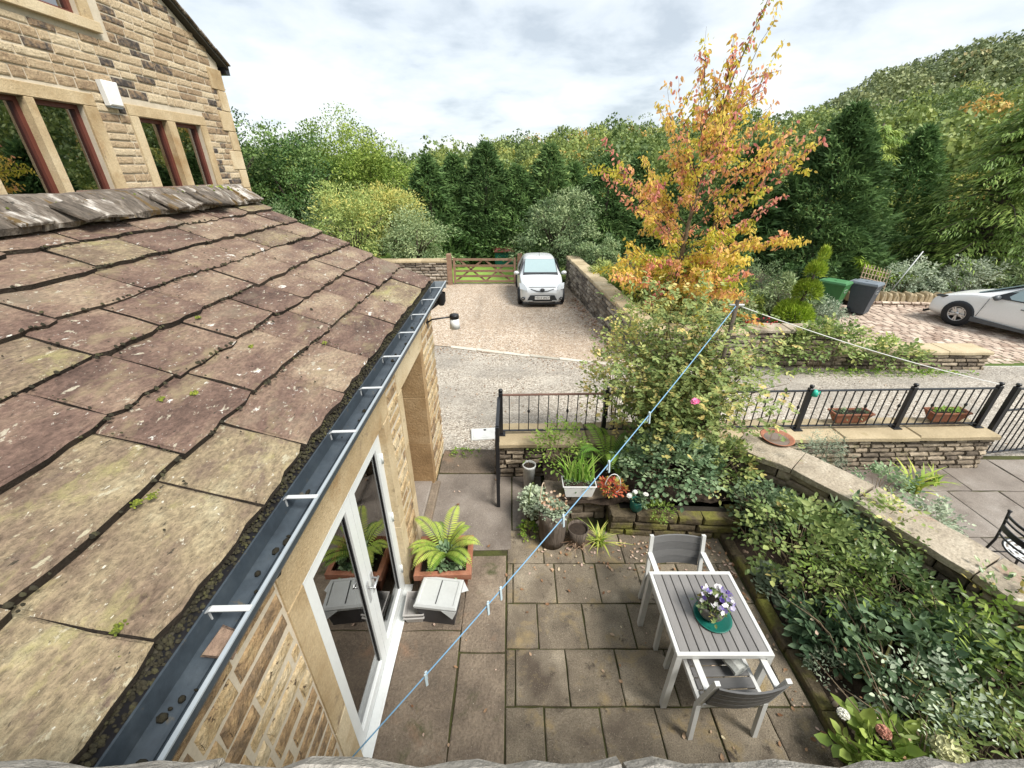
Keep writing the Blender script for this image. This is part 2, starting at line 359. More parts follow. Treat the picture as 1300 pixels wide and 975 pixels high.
MT['drywall'] = smat('grey_brown_field_stone', [(0, (0.10, 0.085, 0.07)), (0.35, (0.19, 0.16, 0.13)), (0.7, (0.29, 0.25, 0.2)), (1, (0.41, 0.36, 0.3))], scale=4, rand=0.6, noise=0.45, rough=0.92, bump=0.7, bscale=20, fine=0.3)
MT['wall_core'] = smat('wall_core', [(0, (0.02, 0.017, 0.013)), (1, (0.05, 0.042, 0.032))], rough=0.95)
MT['coping'] = smat('pale_coping', [(0, (0.27, 0.215, 0.13)), (0.5, (0.41, 0.335, 0.215)), (1, (0.54, 0.455, 0.315))], scale=2.2, rand=0.25, noise=0.6, rough=0.88, bump=0.35, bscale=40, fine=0.2, spots=((3, 0.6, 0.74, (0.26, 0.21, 0.11)), (20, 0.68, 0.74, (0.62, 0.58, 0.5))))
MT['coping_wet'] = smat('weathered_wide_coping', [(0, (0.21, 0.18, 0.135)), (0.45, (0.35, 0.30, 0.23)), (1, (0.50, 0.45, 0.36))], scale=3.0, rand=0.15, noise=0.9, rough=0.85, bump=0.7, bscale=40, fine=0.45, spots=((3.2, 0.60, 0.72, (0.32, 0.22, 0.165)), (8, 0.65, 0.72, (0.55, 0.51, 0.43)), (2.4, 0.64, 0.75, (0.21, 0.20, 0.06))))
MT['parapet'] = smat('pale_parapet_stone', [(0, (0.2, 0.185, 0.165)), (0.5, (0.33, 0.31, 0.275)), (1, (0.5, 0.47, 0.42))], scale=9, rand=0.1, noise=0.7, rough=0.92, bump=0.8, bscale=30, fine=0.3)
MT['moss_stone'] = smat('mossy_stone', [(0, (0.045, 0.035, 0.022)), (0.4, (0.10, 0.08, 0.05)), (0.7, (0.135, 0.125, 0.035)), (1, (0.16, 0.165, 0.035))], scale=4, rand=0.12, noise=0.95, rough=0.95, bump=0.9, bscale=30, fine=0.4)
MT['rockwhite'] = smat('pale_rock', [(0, (0.3, 0.29, 0.27)), (1, (0.55, 0.54, 0.5))], scale=0.4, rough=0.9, bump=0.5, bscale=3)
MT['pebble'] = smat('pebble', [(0, (0.12, 0.085, 0.06)), (0.5, (0.25, 0.18, 0.13)), (1, (0.42, 0.33, 0.25))], scale=9, rand=0.6, rough=0.6, bump=0.1, tint=True)
# things
MT['chair_frame'] = plain('pale_grey_metal', (0.56, 0.57, 0.56), rough=0.4, noise=0.06)
MT['slat'] = smat('grey_composite_slat', [(0, (0.15, 0.145, 0.142)), (1, (0.235, 0.228, 0.222))], scale=6, rand=0.3, noise=0.4, rough=0.5, bump=0.15, bscale=60, stretch=(6, 0.6, 6), fine=0.12)
MT['slat_dark'] = smat('dark_grey_slat', [(0, (0.10, 0.10, 0.10)), (1, (0.165, 0.165, 0.165))], scale=6, rand=0.3, noise=0.4, rough=0.5, bump=0.15, bscale=60, stretch=(0.6, 6, 6), fine=0.12)
MT['terracotta'] = smat('terracotta', [(0, (0.19, 0.075, 0.045)), (0.5, (0.30, 0.125, 0.075)), (1, (0.40, 0.21, 0.14))], scale=6, rand=0.2, noise=0.6, rough=0.8, bump=0.2)
MT['grey_plastic'] = plain('grey_plastic', (0.42, 0.41, 0.40), rough=0.45, noise=0.1)
MT['pale_plastic'] = plain('pale_grey_lid', (0.47, 0.49, 0.49), rough=0.4, noise=0.07)
MT['charcoal_plastic'] = plain('charcoal_plastic', (0.05, 0.05, 0.055), rough=0.5)
MT['log'] = smat('bark_pot', [(0, (0.05, 0.04, 0.032)), (0.5, (0.13, 0.105, 0.085)), (1, (0.22, 0.185, 0.155))], scale=9, rand=0, noise=0.8, rough=0.9, bump=0.9, bscale=30, stretch=(4, 4, 0.5))
MT['stone_bowl'] = smat('grey_stone_bowl', [(0, (0.07, 0.07, 0.062)), (1, (0.19, 0.18, 0.165))], scale=16, rough=0.9, bump=0.5)
MT['teal'] = plain('teal_plastic', (0.012, 0.12, 0.095), rough=0.35)
MT['teal_bright'] = plain('bright_teal_plastic', (0.03, 0.42, 0.30), rough=0.4)
MT['green_bin'] = plain('green_bin_plastic', (0.045, 0.15, 0.05), rough=0.5)
MT['green_lid'] = plain('green_bin_lid', (0.06, 0.19, 0.075), rough=0.45)
MT['grey_bin'] = plain('slate_bin_plastic', (0.055, 0.068, 0.085), rough=0.5)
MT['grey_lid'] = plain('slate_bin_lid', (0.16, 0.19, 0.22), rough=0.45)
MT['timber'] = smat('weathered_gate_timber', [(0, (0.13, 0.075, 0.05)), (0.5, (0.22, 0.135, 0.09)), (1, (0.31, 0.21, 0.15))], scale=4, rand=0.3, rough=0.9, bump=0.4, stretch=(1, 1, 3))
MT['pale_timber'] = smat('pale_timber', [(0, (0.3, 0.22, 0.15)), (1, (0.5, 0.4, 0.3))], scale=4, rough=0.9, bump=0.2)
MT['bark'] = smat('bark', [(0, (0.04, 0.032, 0.025)), (1, (0.14, 0.115, 0.09))], scale=7, rough=0.95, bump=0.8, stretch=(3, 3, 0.7))
MT['twig'] = smat('twig', [(0, (0.10, 0.075, 0.045)), (1, (0.27, 0.21, 0.14))], scale=9, rough=0.9, bump=0.1)
MT['green_stem'] = plain('green_stem', (0.10, 0.13, 0.04), rough=0.7, noise=0.25)
MT['blue_line'] = plain('blue_line', (0.17, 0.34, 0.52), rough=0.5)
MT['white_line'] = plain('white_line', (0.62, 0.62, 0.60), rough=0.6)
MT['peg'] = plain('pale_blue_peg', (0.45, 0.55, 0.6), rough=0.5)
MT['car_silver'] = plain('pale_silver_paint', (0.62, 0.65, 0.67), rough=0.25, noise=0.02, metallic=0.25, spec=0.6)
MT['car_white'] = plain('white_paint', (0.80, 0.81, 0.81), rough=0.2, noise=0.02, spec=0.6)
MT['car_dark'] = plain('car_dark_trim', (0.025, 0.028, 0.032), rough=0.45)
MT['car_sill'] = plain('car_grey_sill', (0.09, 0.10, 0.11), rough=0.4)
MT['tyre'] = plain('tyre_rubber', (0.022, 0.022, 0.024), rough=0.8)
MT['alloy'] = plain('alloy_rim', (0.55, 0.56, 0.57), rough=0.3, metallic=0.7)
MT['car_glass'] = plain('car_glass', (0.30, 0.40, 0.42), rough=0.06, noise=0.03, spec=0.9)
MT['lamp_glass'] = plain('headlamp_lens', (0.55, 0.6, 0.64), rough=0.1, spec=0.9)
MT['cellophane'] = plain('crinkled_cellophane', (0.5, 0.52, 0.5), rough=0.15, noise=0.3, scale=60)
MT['petal_white'] = plain('white_petal', (0.8, 0.8, 0.72), rough=0.6)
MT['petal_purple'] = plain('purple_petal', (0.2, 0.14, 0.42), rough=0.6)
MT['petal_faded'] = plain('faded_pink_petal', (0.45, 0.22, 0.16), rough=0.7)
MT['petal_pink'] = plain('pink_petal', (0.75, 0.16, 0.32), rough=0.6)
MT['petal_red'] = plain('red_petal', (0.5, 0.04, 0.05), rough=0.6)
MT['petal_cream'] = plain('cream_floret', (0.62, 0.62, 0.36), rough=0.7)
# leaves (tint 0..1)
LF = {}
LF['rose'] = leafmat('rose_leaf', [(0, (0.05, 0.085, 0.026)), (0.4, (0.11, 0.155, 0.05)), (0.75, (0.2, 0.24, 0.085)), (0.93, (0.32, 0.32, 0.11)), (1, (0.42, 0.34, 0.13))])
LF['shrub'] = leafmat('shrub_leaf', [(0, (0.028, 0.058, 0.02)), (0.45, (0.075, 0.118, 0.04)), (0.8, (0.145, 0.19, 0.07)), (0.95, (0.24, 0.27, 0.10)), (1, (0.34, 0.29, 0.09))], rough=0.36, spec=0.55, trans=0.22)
LF['bluegreen'] = leafmat('bluegreen_leaf', [(0, (0.042, 0.08, 0.042)), (0.5, (0.095, 0.145, 0.078)), (1, (0.22, 0.28, 0.16))])
LF['silver'] = leafmat('silver_leaf', [(0, (0.09, 0.12, 0.085)), (0.5, (0.18, 0.22, 0.155)), (1, (0.34, 0.38, 0.28))])
LF['lime'] = leafmat('lime_leaf', [(0, (0.11, 0.19, 0.03)), (0.5, (0.2, 0.30, 0.055)), (1, (0.34, 0.42, 0.11))], rough=0.5, gain=1.05)
LF['fern'] = leafmat('fern_leaf', [(0, (0.06, 0.13, 0.02)), (0.5, (0.15, 0.23, 0.035)), (1, (0.34, 0.36, 0.09))])
LF['autumn'] = leafmat('autumn_leaf', [(0, (0.45, 0.47, 0.06)), (0.25, (0.80, 0.68, 0.12)), (0.5, (0.80, 0.58, 0.14)), (0.7, (0.80, 0.45, 0.20)), (0.86, (0.75, 0.33, 0.26)), (1, (0.62, 0.22, 0.20))], trans=0.5, gain=1.0)
LF['cypress'] = leafmat('cypress_spray', [(0, (0.022, 0.045, 0.016)), (0.5, (0.048, 0.085, 0.028)), (0.85, (0.095, 0.145, 0.048)), (1, (0.17, 0.215, 0.075))], trans=0.2, spec=0.15, gain=2.3)
LF['topiary'] = leafmat('golden_conifer', [(0, (0.12, 0.19, 0.02)), (0.5, (0.25, 0.35, 0.035)), (1, (0.42, 0.5, 0.09))], trans=0.2, gain=1.4)
LF['dark_tree'] = leafmat('dark_tree_leaf', [(0, (0.016, 0.04, 0.012)), (0.5, (0.04, 0.082, 0.022)), (1, (0.10, 0.15, 0.045))], trans=0.2, gain=1.7)
LF['mid_tree'] = leafmat('mid_tree_leaf', [(0, (0.05, 0.085, 0.014)), (0.5, (0.105, 0.155, 0.026)), (1, (0.2, 0.24, 0.055))], trans=0.28)
LF['yellow_tree'] = leafmat('yellow_green_leaf', [(0, (0.075, 0.115, 0.03)), (0.5, (0.15, 0.195, 0.06)), (0.85, (0.25, 0.285, 0.095)), (1, (0.36, 0.33, 0.10))], trans=0.3)
LF['apple'] = leafmat('grey_green_leaf', [(0, (0.042, 0.07, 0.03)), (0.5, (0.10, 0.145, 0.065)), (1, (0.23, 0.275, 0.14))], trans=0.22)
LF['larch'] = leafmat('larch_spray', [(0, (0.045, 0.08, 0.016)), (0.5, (0.10, 0.16, 0.032)), (1, (0.21, 0.26, 0.06))], trans=0.2)
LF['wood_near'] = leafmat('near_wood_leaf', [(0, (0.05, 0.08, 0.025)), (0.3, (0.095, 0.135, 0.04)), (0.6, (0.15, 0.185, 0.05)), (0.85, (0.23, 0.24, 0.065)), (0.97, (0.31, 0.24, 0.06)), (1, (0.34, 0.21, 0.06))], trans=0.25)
LF['wood_far'] = leafmat('hazed_far_wood_leaf', [(0, (0.085, 0.115, 0.055)), (0.5, (0.14, 0.17, 0.075)), (0.9, (0.21, 0.225, 0.095)), (1, (0.26, 0.22, 0.10))], trans=0.2)  # distance haze is put into these paler leaf greens
LF['dead'] = leafmat('dry_leaf', [(0, (0.2, 0.10, 0.05)), (0.35, (0.42, 0.25, 0.14)), (0.65, (0.62, 0.47, 0.34)), (0.85, (0.70, 0.52, 0.46)), (1, (0.72, 0.66, 0.42))], gain=1.0)
LF['redplant'] = leafmat('red_yellow_leaf', [(0, (0.42, 0.06, 0.05)), (0.45, (0.5, 0.2, 0.07)), (0.75, (0.38, 0.36, 0.07)), (1, (0.2, 0.27, 0.05))], gain=1.15)
LF['petals'] = leafmat('petals', [(0, (0.14, 0.08, 0.36)), (0.35, (0.33, 0.29, 0.58)), (0.5, (0.72, 0.70, 0.74)), (1, (0.82, 0.82, 0.76))], gain=1.0)
LF['grassblade'] = leafmat('grass_blade', [(0, (0.07, 0.15, 0.02)), (0.5, (0.13, 0.25, 0.035)), (1, (0.27, 0.36, 0.09))], rough=0.4)
# ================================================================== THE GROUND
rng = random.Random(7)
def lerp_pts(pts, x):
    if x <= pts[0][0]: return pts[0][1]
    for (a, b), (c, d) in zip(pts, pts[1:]):
        if x <= c: return b + (d - b) * (x - a) / (c - a)
    return pts[-1][1]
GY = [(5.3, 0.0), (9, -0.16), (13, -0.36), (18, -0.55), (25, -0.75), (45, -1.5)]
def ground(x, y): return lerp_pts(GY, y)
# elevation of the wooded skyline, degrees, by bearing in degrees from +Y
RIDGE1 = [(-180, 3.0), (-60, 3.5), (-30, 1.6), (-12, 1.3), (-8, 1.9), (-1, 2.9), (5, 3.8), (12, 4.6), (20, 4.7), (28, 5.2), (35, 5.4), (44, 6.2), (60, 6.8), (100, 5), (180, 3.0)]
RIDGE2 = [(-180, -3), (20, -3), (27, 0.0), (31, 3.9), (33.5, 6.0), (36, 7.4), (40, 8.2), (43, 9.0), (50, 10.2), (70, 11), (110, 4), (150, -3), (180, -3)]
def terrain(x, y):
    r = math.hypot(x, y); az = math.degrees(math.atan2(x, y))
    z = ground(x, y)
    if r > 40:
        zt = 3.9 + math.tan(R(lerp_pts(RIDGE1, az))) * 120 - 6.0
        t = min(1, (r - 40) / 80)
        h1 = z + (zt - z) * (t ** 1.15)
        if r > 120: h1 = zt - (r - 120) * 0.06
        zt2 = 3.9 + math.tan(R(lerp_pts(RIDGE2, az))) * 300 - 8.0
        t = min(1, max(0, (r - 120) / 180)); h2 = -6 + (zt2 + 6) * t ** 0.9
        if r > 300: h2 = zt2 - (r - 300) * 0.05
        z = max(h1, h2) if r > 120 else h1
    return z
rs = list(np.arange(0.01, 30, 1.5)) + list(np.arange(30, 140, 5)) + list(np.arange(140, 340, 12)) + [380, 450, 560, 750, 1000, 1600]
NA = 180
V = []; F = []
for r in rs:
    for j in range(NA):
        a = 2 * PI * j / NA; x, y = r * math.sin(a), r * math.cos(a)
        V.append((x, y, terrain(x, y) - 0.06))
for i in range(len(rs) - 1):
    for j in range(NA):
        k = (j + 1) % NA; F.append((i * NA + j, (i + 1) * NA + j, (i + 1) * NA + k, i * NA + k))
gme = np_mesh('ground', np.array(V), np.array(F))
tag(link('ground', gme, MT['grass']), 'green valley floor and hillside under the trees', kind='structure')

def sheet(name, poly_rows, mat, dz, label):
    """draped sheet: rows of (y, x0, x1)"""
    v = []; f = []; n = 14
    for y, a, b in poly_rows:
        for i in range(n + 1):
            x = a + (b - a) * i / n; v.append((x, y, ground(x, y) + dz))
    for r_ in range(len(poly_rows) - 1):
        for i in range(n):
            p = r_ * (n + 1) + i; f.append((p, p + 1, p + n + 2, p + n + 1))
    me = np_mesh(name, np.array(v), np.array(f))
    return tag(link(name, me, mat), label, kind='structure')
rows = []
for y in np.arange(4.4, 10.6, 0.5): rows.append((float(y), -7.4 if y > 5.2 else -0.9, 30.0 if y < 8.7 else 3.2))
sheet('lane', rows, MT['gravel_grey'], -0.02, 'grey gravel lane crossing behind the iron railings')
v = []; f = []; n = 24; ny = 20
for j in range(ny + 1):
    for i in range(n + 1):
        x = -7.5 + 10.9 * i / n; yf = (9.62 - .32 * (x + .2)) if x > -1.6 else 10.05 - .05 * (x + 1.6)
        yf += .10 * math.sin(x * 2.3) + .06 * math.sin(x * 5.1 + 1)
        y = yf + (18.3 - yf) * j / ny; v.append((x, y, ground(x, y) - .005))
for j in range(ny):
    for i in range(n): p = j * (n + 1) + i; f.append((p, p + 1, p + n + 2, p + n + 1))
tag(link('gravel_drive', np_mesh('gravel_drive', np.array(v), np.array(f)), MT['gravel']), 'beige gravel parking drive in front of the field gate', kind='structure')
rows = [(float(y), -30.0, 2.1) for y in (18.3, 20, 22, 24, 27, 30)]
sheet('lawn', rows, MT['lawn'], 0.0, 'bright green lawn beyond the field gate')
# garden behind the drive wall (raised bed of earth)
g = MB(); pl = [(3.15, 9.25), (4.6, 9.12), (7.3, 9.0), (8.6, 11.0), (9.8, 14.5), (9.8, 19.0), (2.6, 19.0)]
g.prism(pl, -1.0, 0.3)
tag(g.build('garden_earth', MT['joint']), 'raised planted garden ground beside the drive', kind='structure')
# ---- edging strip between the two gravels, laid as concrete lengths
ed = empty('concrete_edging', (0, 0, 0), 0, 'pale concrete edging strip between grey lane and beige gravel', 'edging')
ex = [-1.6, -0.9, -0.2, 0.45, 1.15, 1.8, 2.6]
for a, b in zip(ex, ex[1:]):
    y0 = 9.62 - 0.32 * (a + 0.2); y1 = 9.62 - 0.32 * (b + 0.2)
    m_ = MB(); j = lambda: rng.uniform(-0.03, 0.03)
    z = ground(0, y0)
    m_.prism([(a, y0 - .07 + j()), (b - .012, y1 - .07 + j()), (b - .012, y1 + .07 + j()), (a, y0 + .07 + j())], z - 0.05, z + 0.012)
    m_.build('edging_length', MT['concrete'], ed)

# ================================================================== STONES, SLABS AND WALLS
def stone_protos(n, seed, bulge=0.08):
    r_ = random.Random(seed); res = []
    for i in range(n):
        j = lambda k: r_.uniform(-k, k)
        ring = lambda ix, iz, y, k: [(sx * (0.5 - ix) + j(k), y + j(0.02), sz * (0.5 - iz) + j(k * 1.6)) for sx, sz in ((-1, -1), (1, -1), (1, 1), (-1, 1))]
        m_ = MB(); nx_ = 4
        def ring2(ix, iz, y, k):
            bot = [(-(.5 - ix) + (1 - 2 * ix) * q / nx_ + j(k), y + j(.03), -(.5 - iz) + j(k * 1.6)) for q in range(nx_ + 1)]
            top_ = [((.5 - ix) - (1 - 2 * ix) * q / nx_ + j(k), y + j(.03), (.5 - iz) + j(k * 1.6)) for q in range(nx_ + 1)]
            return bot + top_
        rA = ring2(0, 0, 1, 0); rB = ring2(0, 0, .10, .014); rC = ring2(.05, .16, -bulge * .7, .022)
        m_.loft([rA, rB, rC], True, False)
        N2 = len(rC); half = N2 // 2; mid_ = [((rC[q][0] + rC[N2 - 1 - q][0]) / 2, -bulge * r_.uniform(.6, 1.6), j(.08)) for q in range(half)]
        vs_ = rC + mid_; fs_ = []
        for q in range(half - 1):
            fs_ += [(q, q + 1, N2 + q + 1, N2 + q), (N2 + q, N2 + q + 1, N2 - 2 - q, N2 - 1 - q)]
        m_.add(vs_, fs_)
        res.append(m_.mesh('stone'))
    return res
PROTO = {'house': stone_protos(6, 1, 0.02), 'rough': stone_protos(7, 2, 0.12), 'dry': stone_protos(7, 3, 0.16)}
_mesh_mat = {}
def proto(kind, matname, r_):
    i = r_.randrange(len(PROTO[kind])); key = (kind, i, matname)
    if key not in _mesh_mat:
        me = PROTO[kind][i].copy(); me.materials.clear(); me.materials.append(MT[matname]); _mesh_mat[key] = me
    return _mesh_mat[key]
def lay_stones(parent, x0, x1, z0, z1, kind, matname, ch, sl, r_, y=0.0, depth=0.08, gap=0.012, holes=(), flip=False, top=None, name='stone', limit=300):
    """courses of single stones on the local face y = const looking towards -y (or +y when flip)"""
    z = z0; cnt = 0
    while z < z1 - 0.02:
        h = min(r_.uniform(*ch), z1 - z)
        if z1 - (z + h) < ch[0] * 0.5: h = z1 - z
        segs = [(x0, x1)]
        for (a, b, c, d) in holes:
            if z + h > c + 0.01 and z < d - 0.01:
                ns = []
                for (p, q) in segs:
                    if b <= p or a >= q: ns.append((p, q)); continue
                    if a > p: ns.append((p, a))
                    if b < q: ns.append((b, q))
                segs = ns
        for p, q in segs:
            x = p - r_.uniform(0, sl[0]) if q - p > 1 else p
            while x < q - 0.02:
                L = r_.uniform(*sl); xa = max(x, p); xb = min(x + L, q)
                if q - xb < 0.06: xb = q
                x = xb if xb == q else x + L
                if xb - xa < 0.03: continue
                if top and z + h * 0.5 > top((xa + xb) / 2): continue
                o = link(name, proto(kind, matname, r_), None, parent)
                o.location = ((xa + xb) / 2, y + r_.uniform(-0.006, 0.006) * (3 if kind == 'dry' else 1), z + h / 2)
                o.scale = (xb - xa - gap, depth, h - gap)
                if flip: o.rotation_euler = (0, 0, PI)
                if kind != 'house': o.rotation_euler = (0, r_.uniform(-1, 1) * (0.05 if kind == 'dry' else 0.012), (PI if flip else 0) + r_.uniform(-0.03, 0.03))
                cnt += 1
        z += h
    return cnt
def coping_run(parent, L, y0, y1, z, t, sl, matname, r_, name='coping_stone', rough=0.015):
    x = 0.0
    while x < L - 0.05:
        l = min(r_.uniform(*sl), L - x)
        if L - x - l < sl[0] * 0.4: l = L - x
        m_ = MB(); j = lambda: r_.uniform(-rough, rough)
        n = 4; lo = []; 
        pts = [(x + 0.006 + (l - 0.012) * i / n, y0 + j()) for i in range(n + 1)] + [(x + 0.006 + (l - 0.012) * (n - i) / n, y1 + j()) for i in range(n + 1)]
        cx, cy = x + l / 2, (y0 + y1) / 2
        ins = [(cx + (p[0] - cx) * (1 - 0.03 / l), cy + (p[1] - cy) * 0.93) for p in pts]
        m_.loft([[(p[0], p[1], z) for p in pts], [(p[0], p[1], z + t * 0.7) for p in pts], [(p[0], p[1], z + t + r_.uniform(-.003, .003)) for p in ins]], True, True)
        m_.build(name, MT[matname], parent)
        x += l
def stone_wall(name, label, p0, p1, z, h, t, ch, sl, kind='dry', mat='drywall', seed=0, back=False, end0=True, end1=True, cop=None, cat='wall', gap=0.012):
    r_ = random.Random(seed); d = Vector((p1[0] - p0[0], p1[1] - p0[1])); L = d.length
    root = empty(name, (p0[0], p0[1], z), math.atan2(d.y, d.x), label, cat)
    MB().box(0.03, L - 0.03, 0.05, t - 0.05, -0.3, h - 0.01).build('core', MT['wall_core'], root)
    lay_stones(root, 0, L, 0, h, kind, mat, ch, sl, r_, y=0.0, depth=t * 0.45, gap=gap)
    if back: lay_stones(root, 0, L, 0, h, kind, mat, (ch[0] * 1.4, ch[1] * 1.6), (sl[0] * 1.5, sl[1] * 1.6), r_, y=t, depth=t * 0.45, flip=True, gap=gap)
    for flag, xx, rz in ((end0, 0.0, -PI / 2), (end1, L, PI / 2)):
        if flag:
            zz = 0.0
            while zz < h - 0.02:
                hh = min(r_.uniform(*ch) * 1.2, h - zz)
                o = link('stone', proto(kind, mat, r_), None, root)
                o.location = (xx, t / 2, zz + hh / 2); o.rotation_euler = (0, 0, rz); o.scale = (t * 0.96, 0.12, hh - gap)
                zz += hh
    if cop:
        ct, ov, csl, cm = cop
        coping_run(root, L, -ov, t + ov, h, ct, csl, cm, r_)
    return root

# ---------------------------------------------------------------- patio paving
def slab(parent, x0, x1, y0, y1, mat, top=0.0, t=0.05, name='slab', r_=rng, gap=0.007, rough=0.004):
    w = x1 - x0 - 2 * gap; l = y1 - y0 - 2 * gap
    if w < 0.02 or l < 0.02: return
    j = lambda: r_.uniform(-rough, rough)
    n = 3; b = 0.008
    P = [(-w / 2 + w * i / n, -l / 2 + j()) for i in range(n)] + [(w / 2 + j(), -l / 2 + l * i / n) for i in range(n)] + \
        [(w / 2 - w * i / n, l / 2 + j()) for i in range(n)] + [(-w / 2 + j(), l / 2 - l * i / n) for i in range(n)]
    I = [(p[0] * (1 - 2 * b / w), p[1] * (1 - 2 * b / l)) for p in P]
    m_ = MB(); m_.loft([[(p[0], p[1], -t) for p in P], [(p[0], p[1], -b * .6) for p in P], [(p[0], p[1], 0) for p in I]], True, False)
    m_.add([(p[0], p[1], 0) for p in I], [tuple(range(len(I)))])
    o = m_.build(name, MT[mat], parent, ((x0 + x1) / 2, (y0 + y1) / 2, top + r_.uniform(-.005, .003)))
    o.rotation_euler = (r_.uniform(-.004, .004), r_.uniform(-.004, .004), r_.uniform(-.006, .006))
    return o
patio = MB().box(-1.25, 2.6, 0.1, 5.2, -0.3, -0.017).build('patio', MT['joint'])
tag(patio, 'brown paved patio between the glazed door and the planted beds', kind='structure')
for a, b in zip([0.2, 1.32, 2.42, 3.34], [1.32, 2.42, 3.34]): slab(patio, -1.06, -0.485, a, b, 'flag', name='flagstone', rough=0.01)
for a, b in zip([0.2, 1.05, 2.22, 3.28], [1.05, 2.22, 3.28]): slab(patio, -0.485, -0.06, a, b, 'flag', name='flagstone', rough=0.008)
slab(patio, -1.06, 0.0, 3.36, 4.72, 'grey_flag', name='path_slab', rough=0.006)
slab(patio, -1.06, -0.13, 4.73, 5.3, 'flag', name='path_slab', rough=0.012)
slab(patio, 0.0, 0.42, 3.66, 4.66, 'grey_flag', name='path_slab')
yl = [0.41, 0.87, 1.33, 1.79, 2.25, 2.70, 3.18, 3.66]
offs = [0.26, 0.04, 0.26, 0.03, 0.25, 0.01, 0.36]
for (a, b), o in zip(zip(yl, yl[1:]), offs):
    x = -0.055; nx = o
    while x < 2.44:
        e_ = min(nx, 2.46); slab(patio, x, e_, a, b, 'slab'); x = e_; nx += 0.452
# mossy kerb along the right of the patio
kb = empty('mossy_kerb', (2.47, 0.3, 0), 0, 'green mossy stone kerb edging the shrub bed beside the table', 'kerb')
y = 0.0
while y < 3.2:
    l = rng.uniform(0.4, 0.7); m_ = MB(); m_.box(0, 0.11, 0.005, l - 0.005, -0.1, 0.075 + rng.uniform(-.01, .01), 0.015)
    m_.build('kerb_stone', MT['moss_stone'], kb, (rng.uniform(-.012, .012), y, 0)); y += l
# side patio flags
sp = MB().box(4.0, 14.0, -0.5, 5.15, -0.3, -0.018).build('side_patio', MT['joint'])
tag(sp, 'grey stone flagged side patio beyond the dividing wall', kind='structure')
xs = [4.05, 4.75, 5.6, 6.3, 7.2, 8.1, 9.0, 10.0]
for k, (a, b) in enumerate(zip([-0.4, 0.4, 1.2, 1.95, 2.75, 3.55, 4.35, 5.05][:-1], [0.4, 1.2, 1.95, 2.75, 3.55, 4.35, 5.05])):
    o = 0.35 * (k % 2)
    for c, d in zip(xs, xs[1:]):
        slab(sp, c + o, d + o, a, b, 'grey_flag', name='flagstone', rough=0.01, gap=0.009)
# beds of soil
def bumpy(name, x0, x1, y0, y1, z0, z1, label, mat='soil', nx=22, ny=22, amp=0.03, inside=None):
    r_ = random.Random(3); v = []; f = []
    for j in range(ny + 1):
        for i in range(nx + 1):
            u, w = i / nx, j / ny
            v.append((x0 + (x1 - x0) * u, y0 + (y1 - y0) * w, z0 + (z1 - z0) * u + r_.uniform(-amp, amp)))
    for j in range(ny):
        for i in range(nx): p = j * (nx + 1) + i; f.append((p, p + 1, p + nx + 2, p + nx + 1))
    return tag(link(name, np_mesh(name, np.array(v), np.array(f)), MT[mat]), label, kind='structure')
bumpy('shrub_bed', 2.56, 4.35, 0.3, 4.3, 0.03, 0.3, 'dark soil of the shrub bed below the dividing wall')
bumpy('raised_bed', 0.42, 3.3, 3.75, 4.85, 0.33, 0.38, 'dark soil of the raised bed below the railings')
# utility cover
uc = empty('inspection_cover', (-0.45, 5.75, ground(0, 5.75)), 0.1, 'pale metal inspection cover set in the gravel by the path', 'cover')
MB().box(-.23, .23, -.16, .16, -.05, 0.012, 0.006).build('frame', MT['cover'], uc)
MB().box(-.2, .2, -.13, .13, 0.0, 0.02, 0.004).build('lid', MT['cover'], uc)
MB().lathe([(0.0, .022), (.025, .022), (.025, .0)], (0.0, 0.09, 0), 12).build('lifting_key_hole', MT['black'], uc)

# ---------------------------------------------------------------- garden walls
RW = ((-0.22, 4.66), (6.85, 4.86))
railing_wall = stone_wall('railing_wall', 'long low stone wall with flat pale coping carrying the iron railings', RW[0], RW[1], -0.02, 0.55, 0.4, (0.05, 0.10), (0.14, 0.34), 'rough', 'walling', 11, cop=(0.07, 0.06, (0.9, 1.4), 'coping'))
stone_wall('drive_wall', 'tall dry stone wall along the gravel drive below the autumn tree', (2.32, 17.9), (3.02, 9.0), -0.55, 1.15, 0.42, (0.10, 0.16), (0.2, 0.5), 'dry', 'drywall', 12, end0=False, cop=(0.09, 0.05, (0.35, 0.7), 'coping'))
stone_wall('gate_wall', 'dry stone wall running up to the timber gate post', (-8.2, 17.75), (-2.75, 18.0), -0.6, 1.0, 0.45, (0.09, 0.16), (0.18, 0.45), 'dry', 'drywall', 13, cop=(0.09, 0.05, (0.4, 0.8), 'coping'))
stone_wall('terrace_wall', 'ivy hung dark stone wall across the lane, taller than its neighbour', (5.3, 8.75), (7.35, 8.65), -0.2, 0.88, 0.4, (0.07, 0.13), (0.2, 0.45), 'rough', 'walling', 14, cop=(0.07, 0.04, (0.5, 0.9), 'coping_wet'))
stone_wall('lane_wall', 'low stone wall with broad pale coping in front of the sett paving', (7.35, 8.6), (10.75, 8.55), -0.2, 0.42, 0.42, (0.07, 0.12), (0.2, 0.45), 'rough', 'walling', 15, cop=(0.08, 0.06, (0.8, 1.3), 'coping'))
stone_wall('return_wall', 'short stone wall turning from the drive wall into the garden', (3.0, 8.95), (5.3, 8.75), -0.25, 0.85, 0.4, (0.08, 0.14), (0.2, 0.45), 'dry', 'drywall', 16, cop=(0.08, 0.04, (0.5, 0.9), 'coping'))
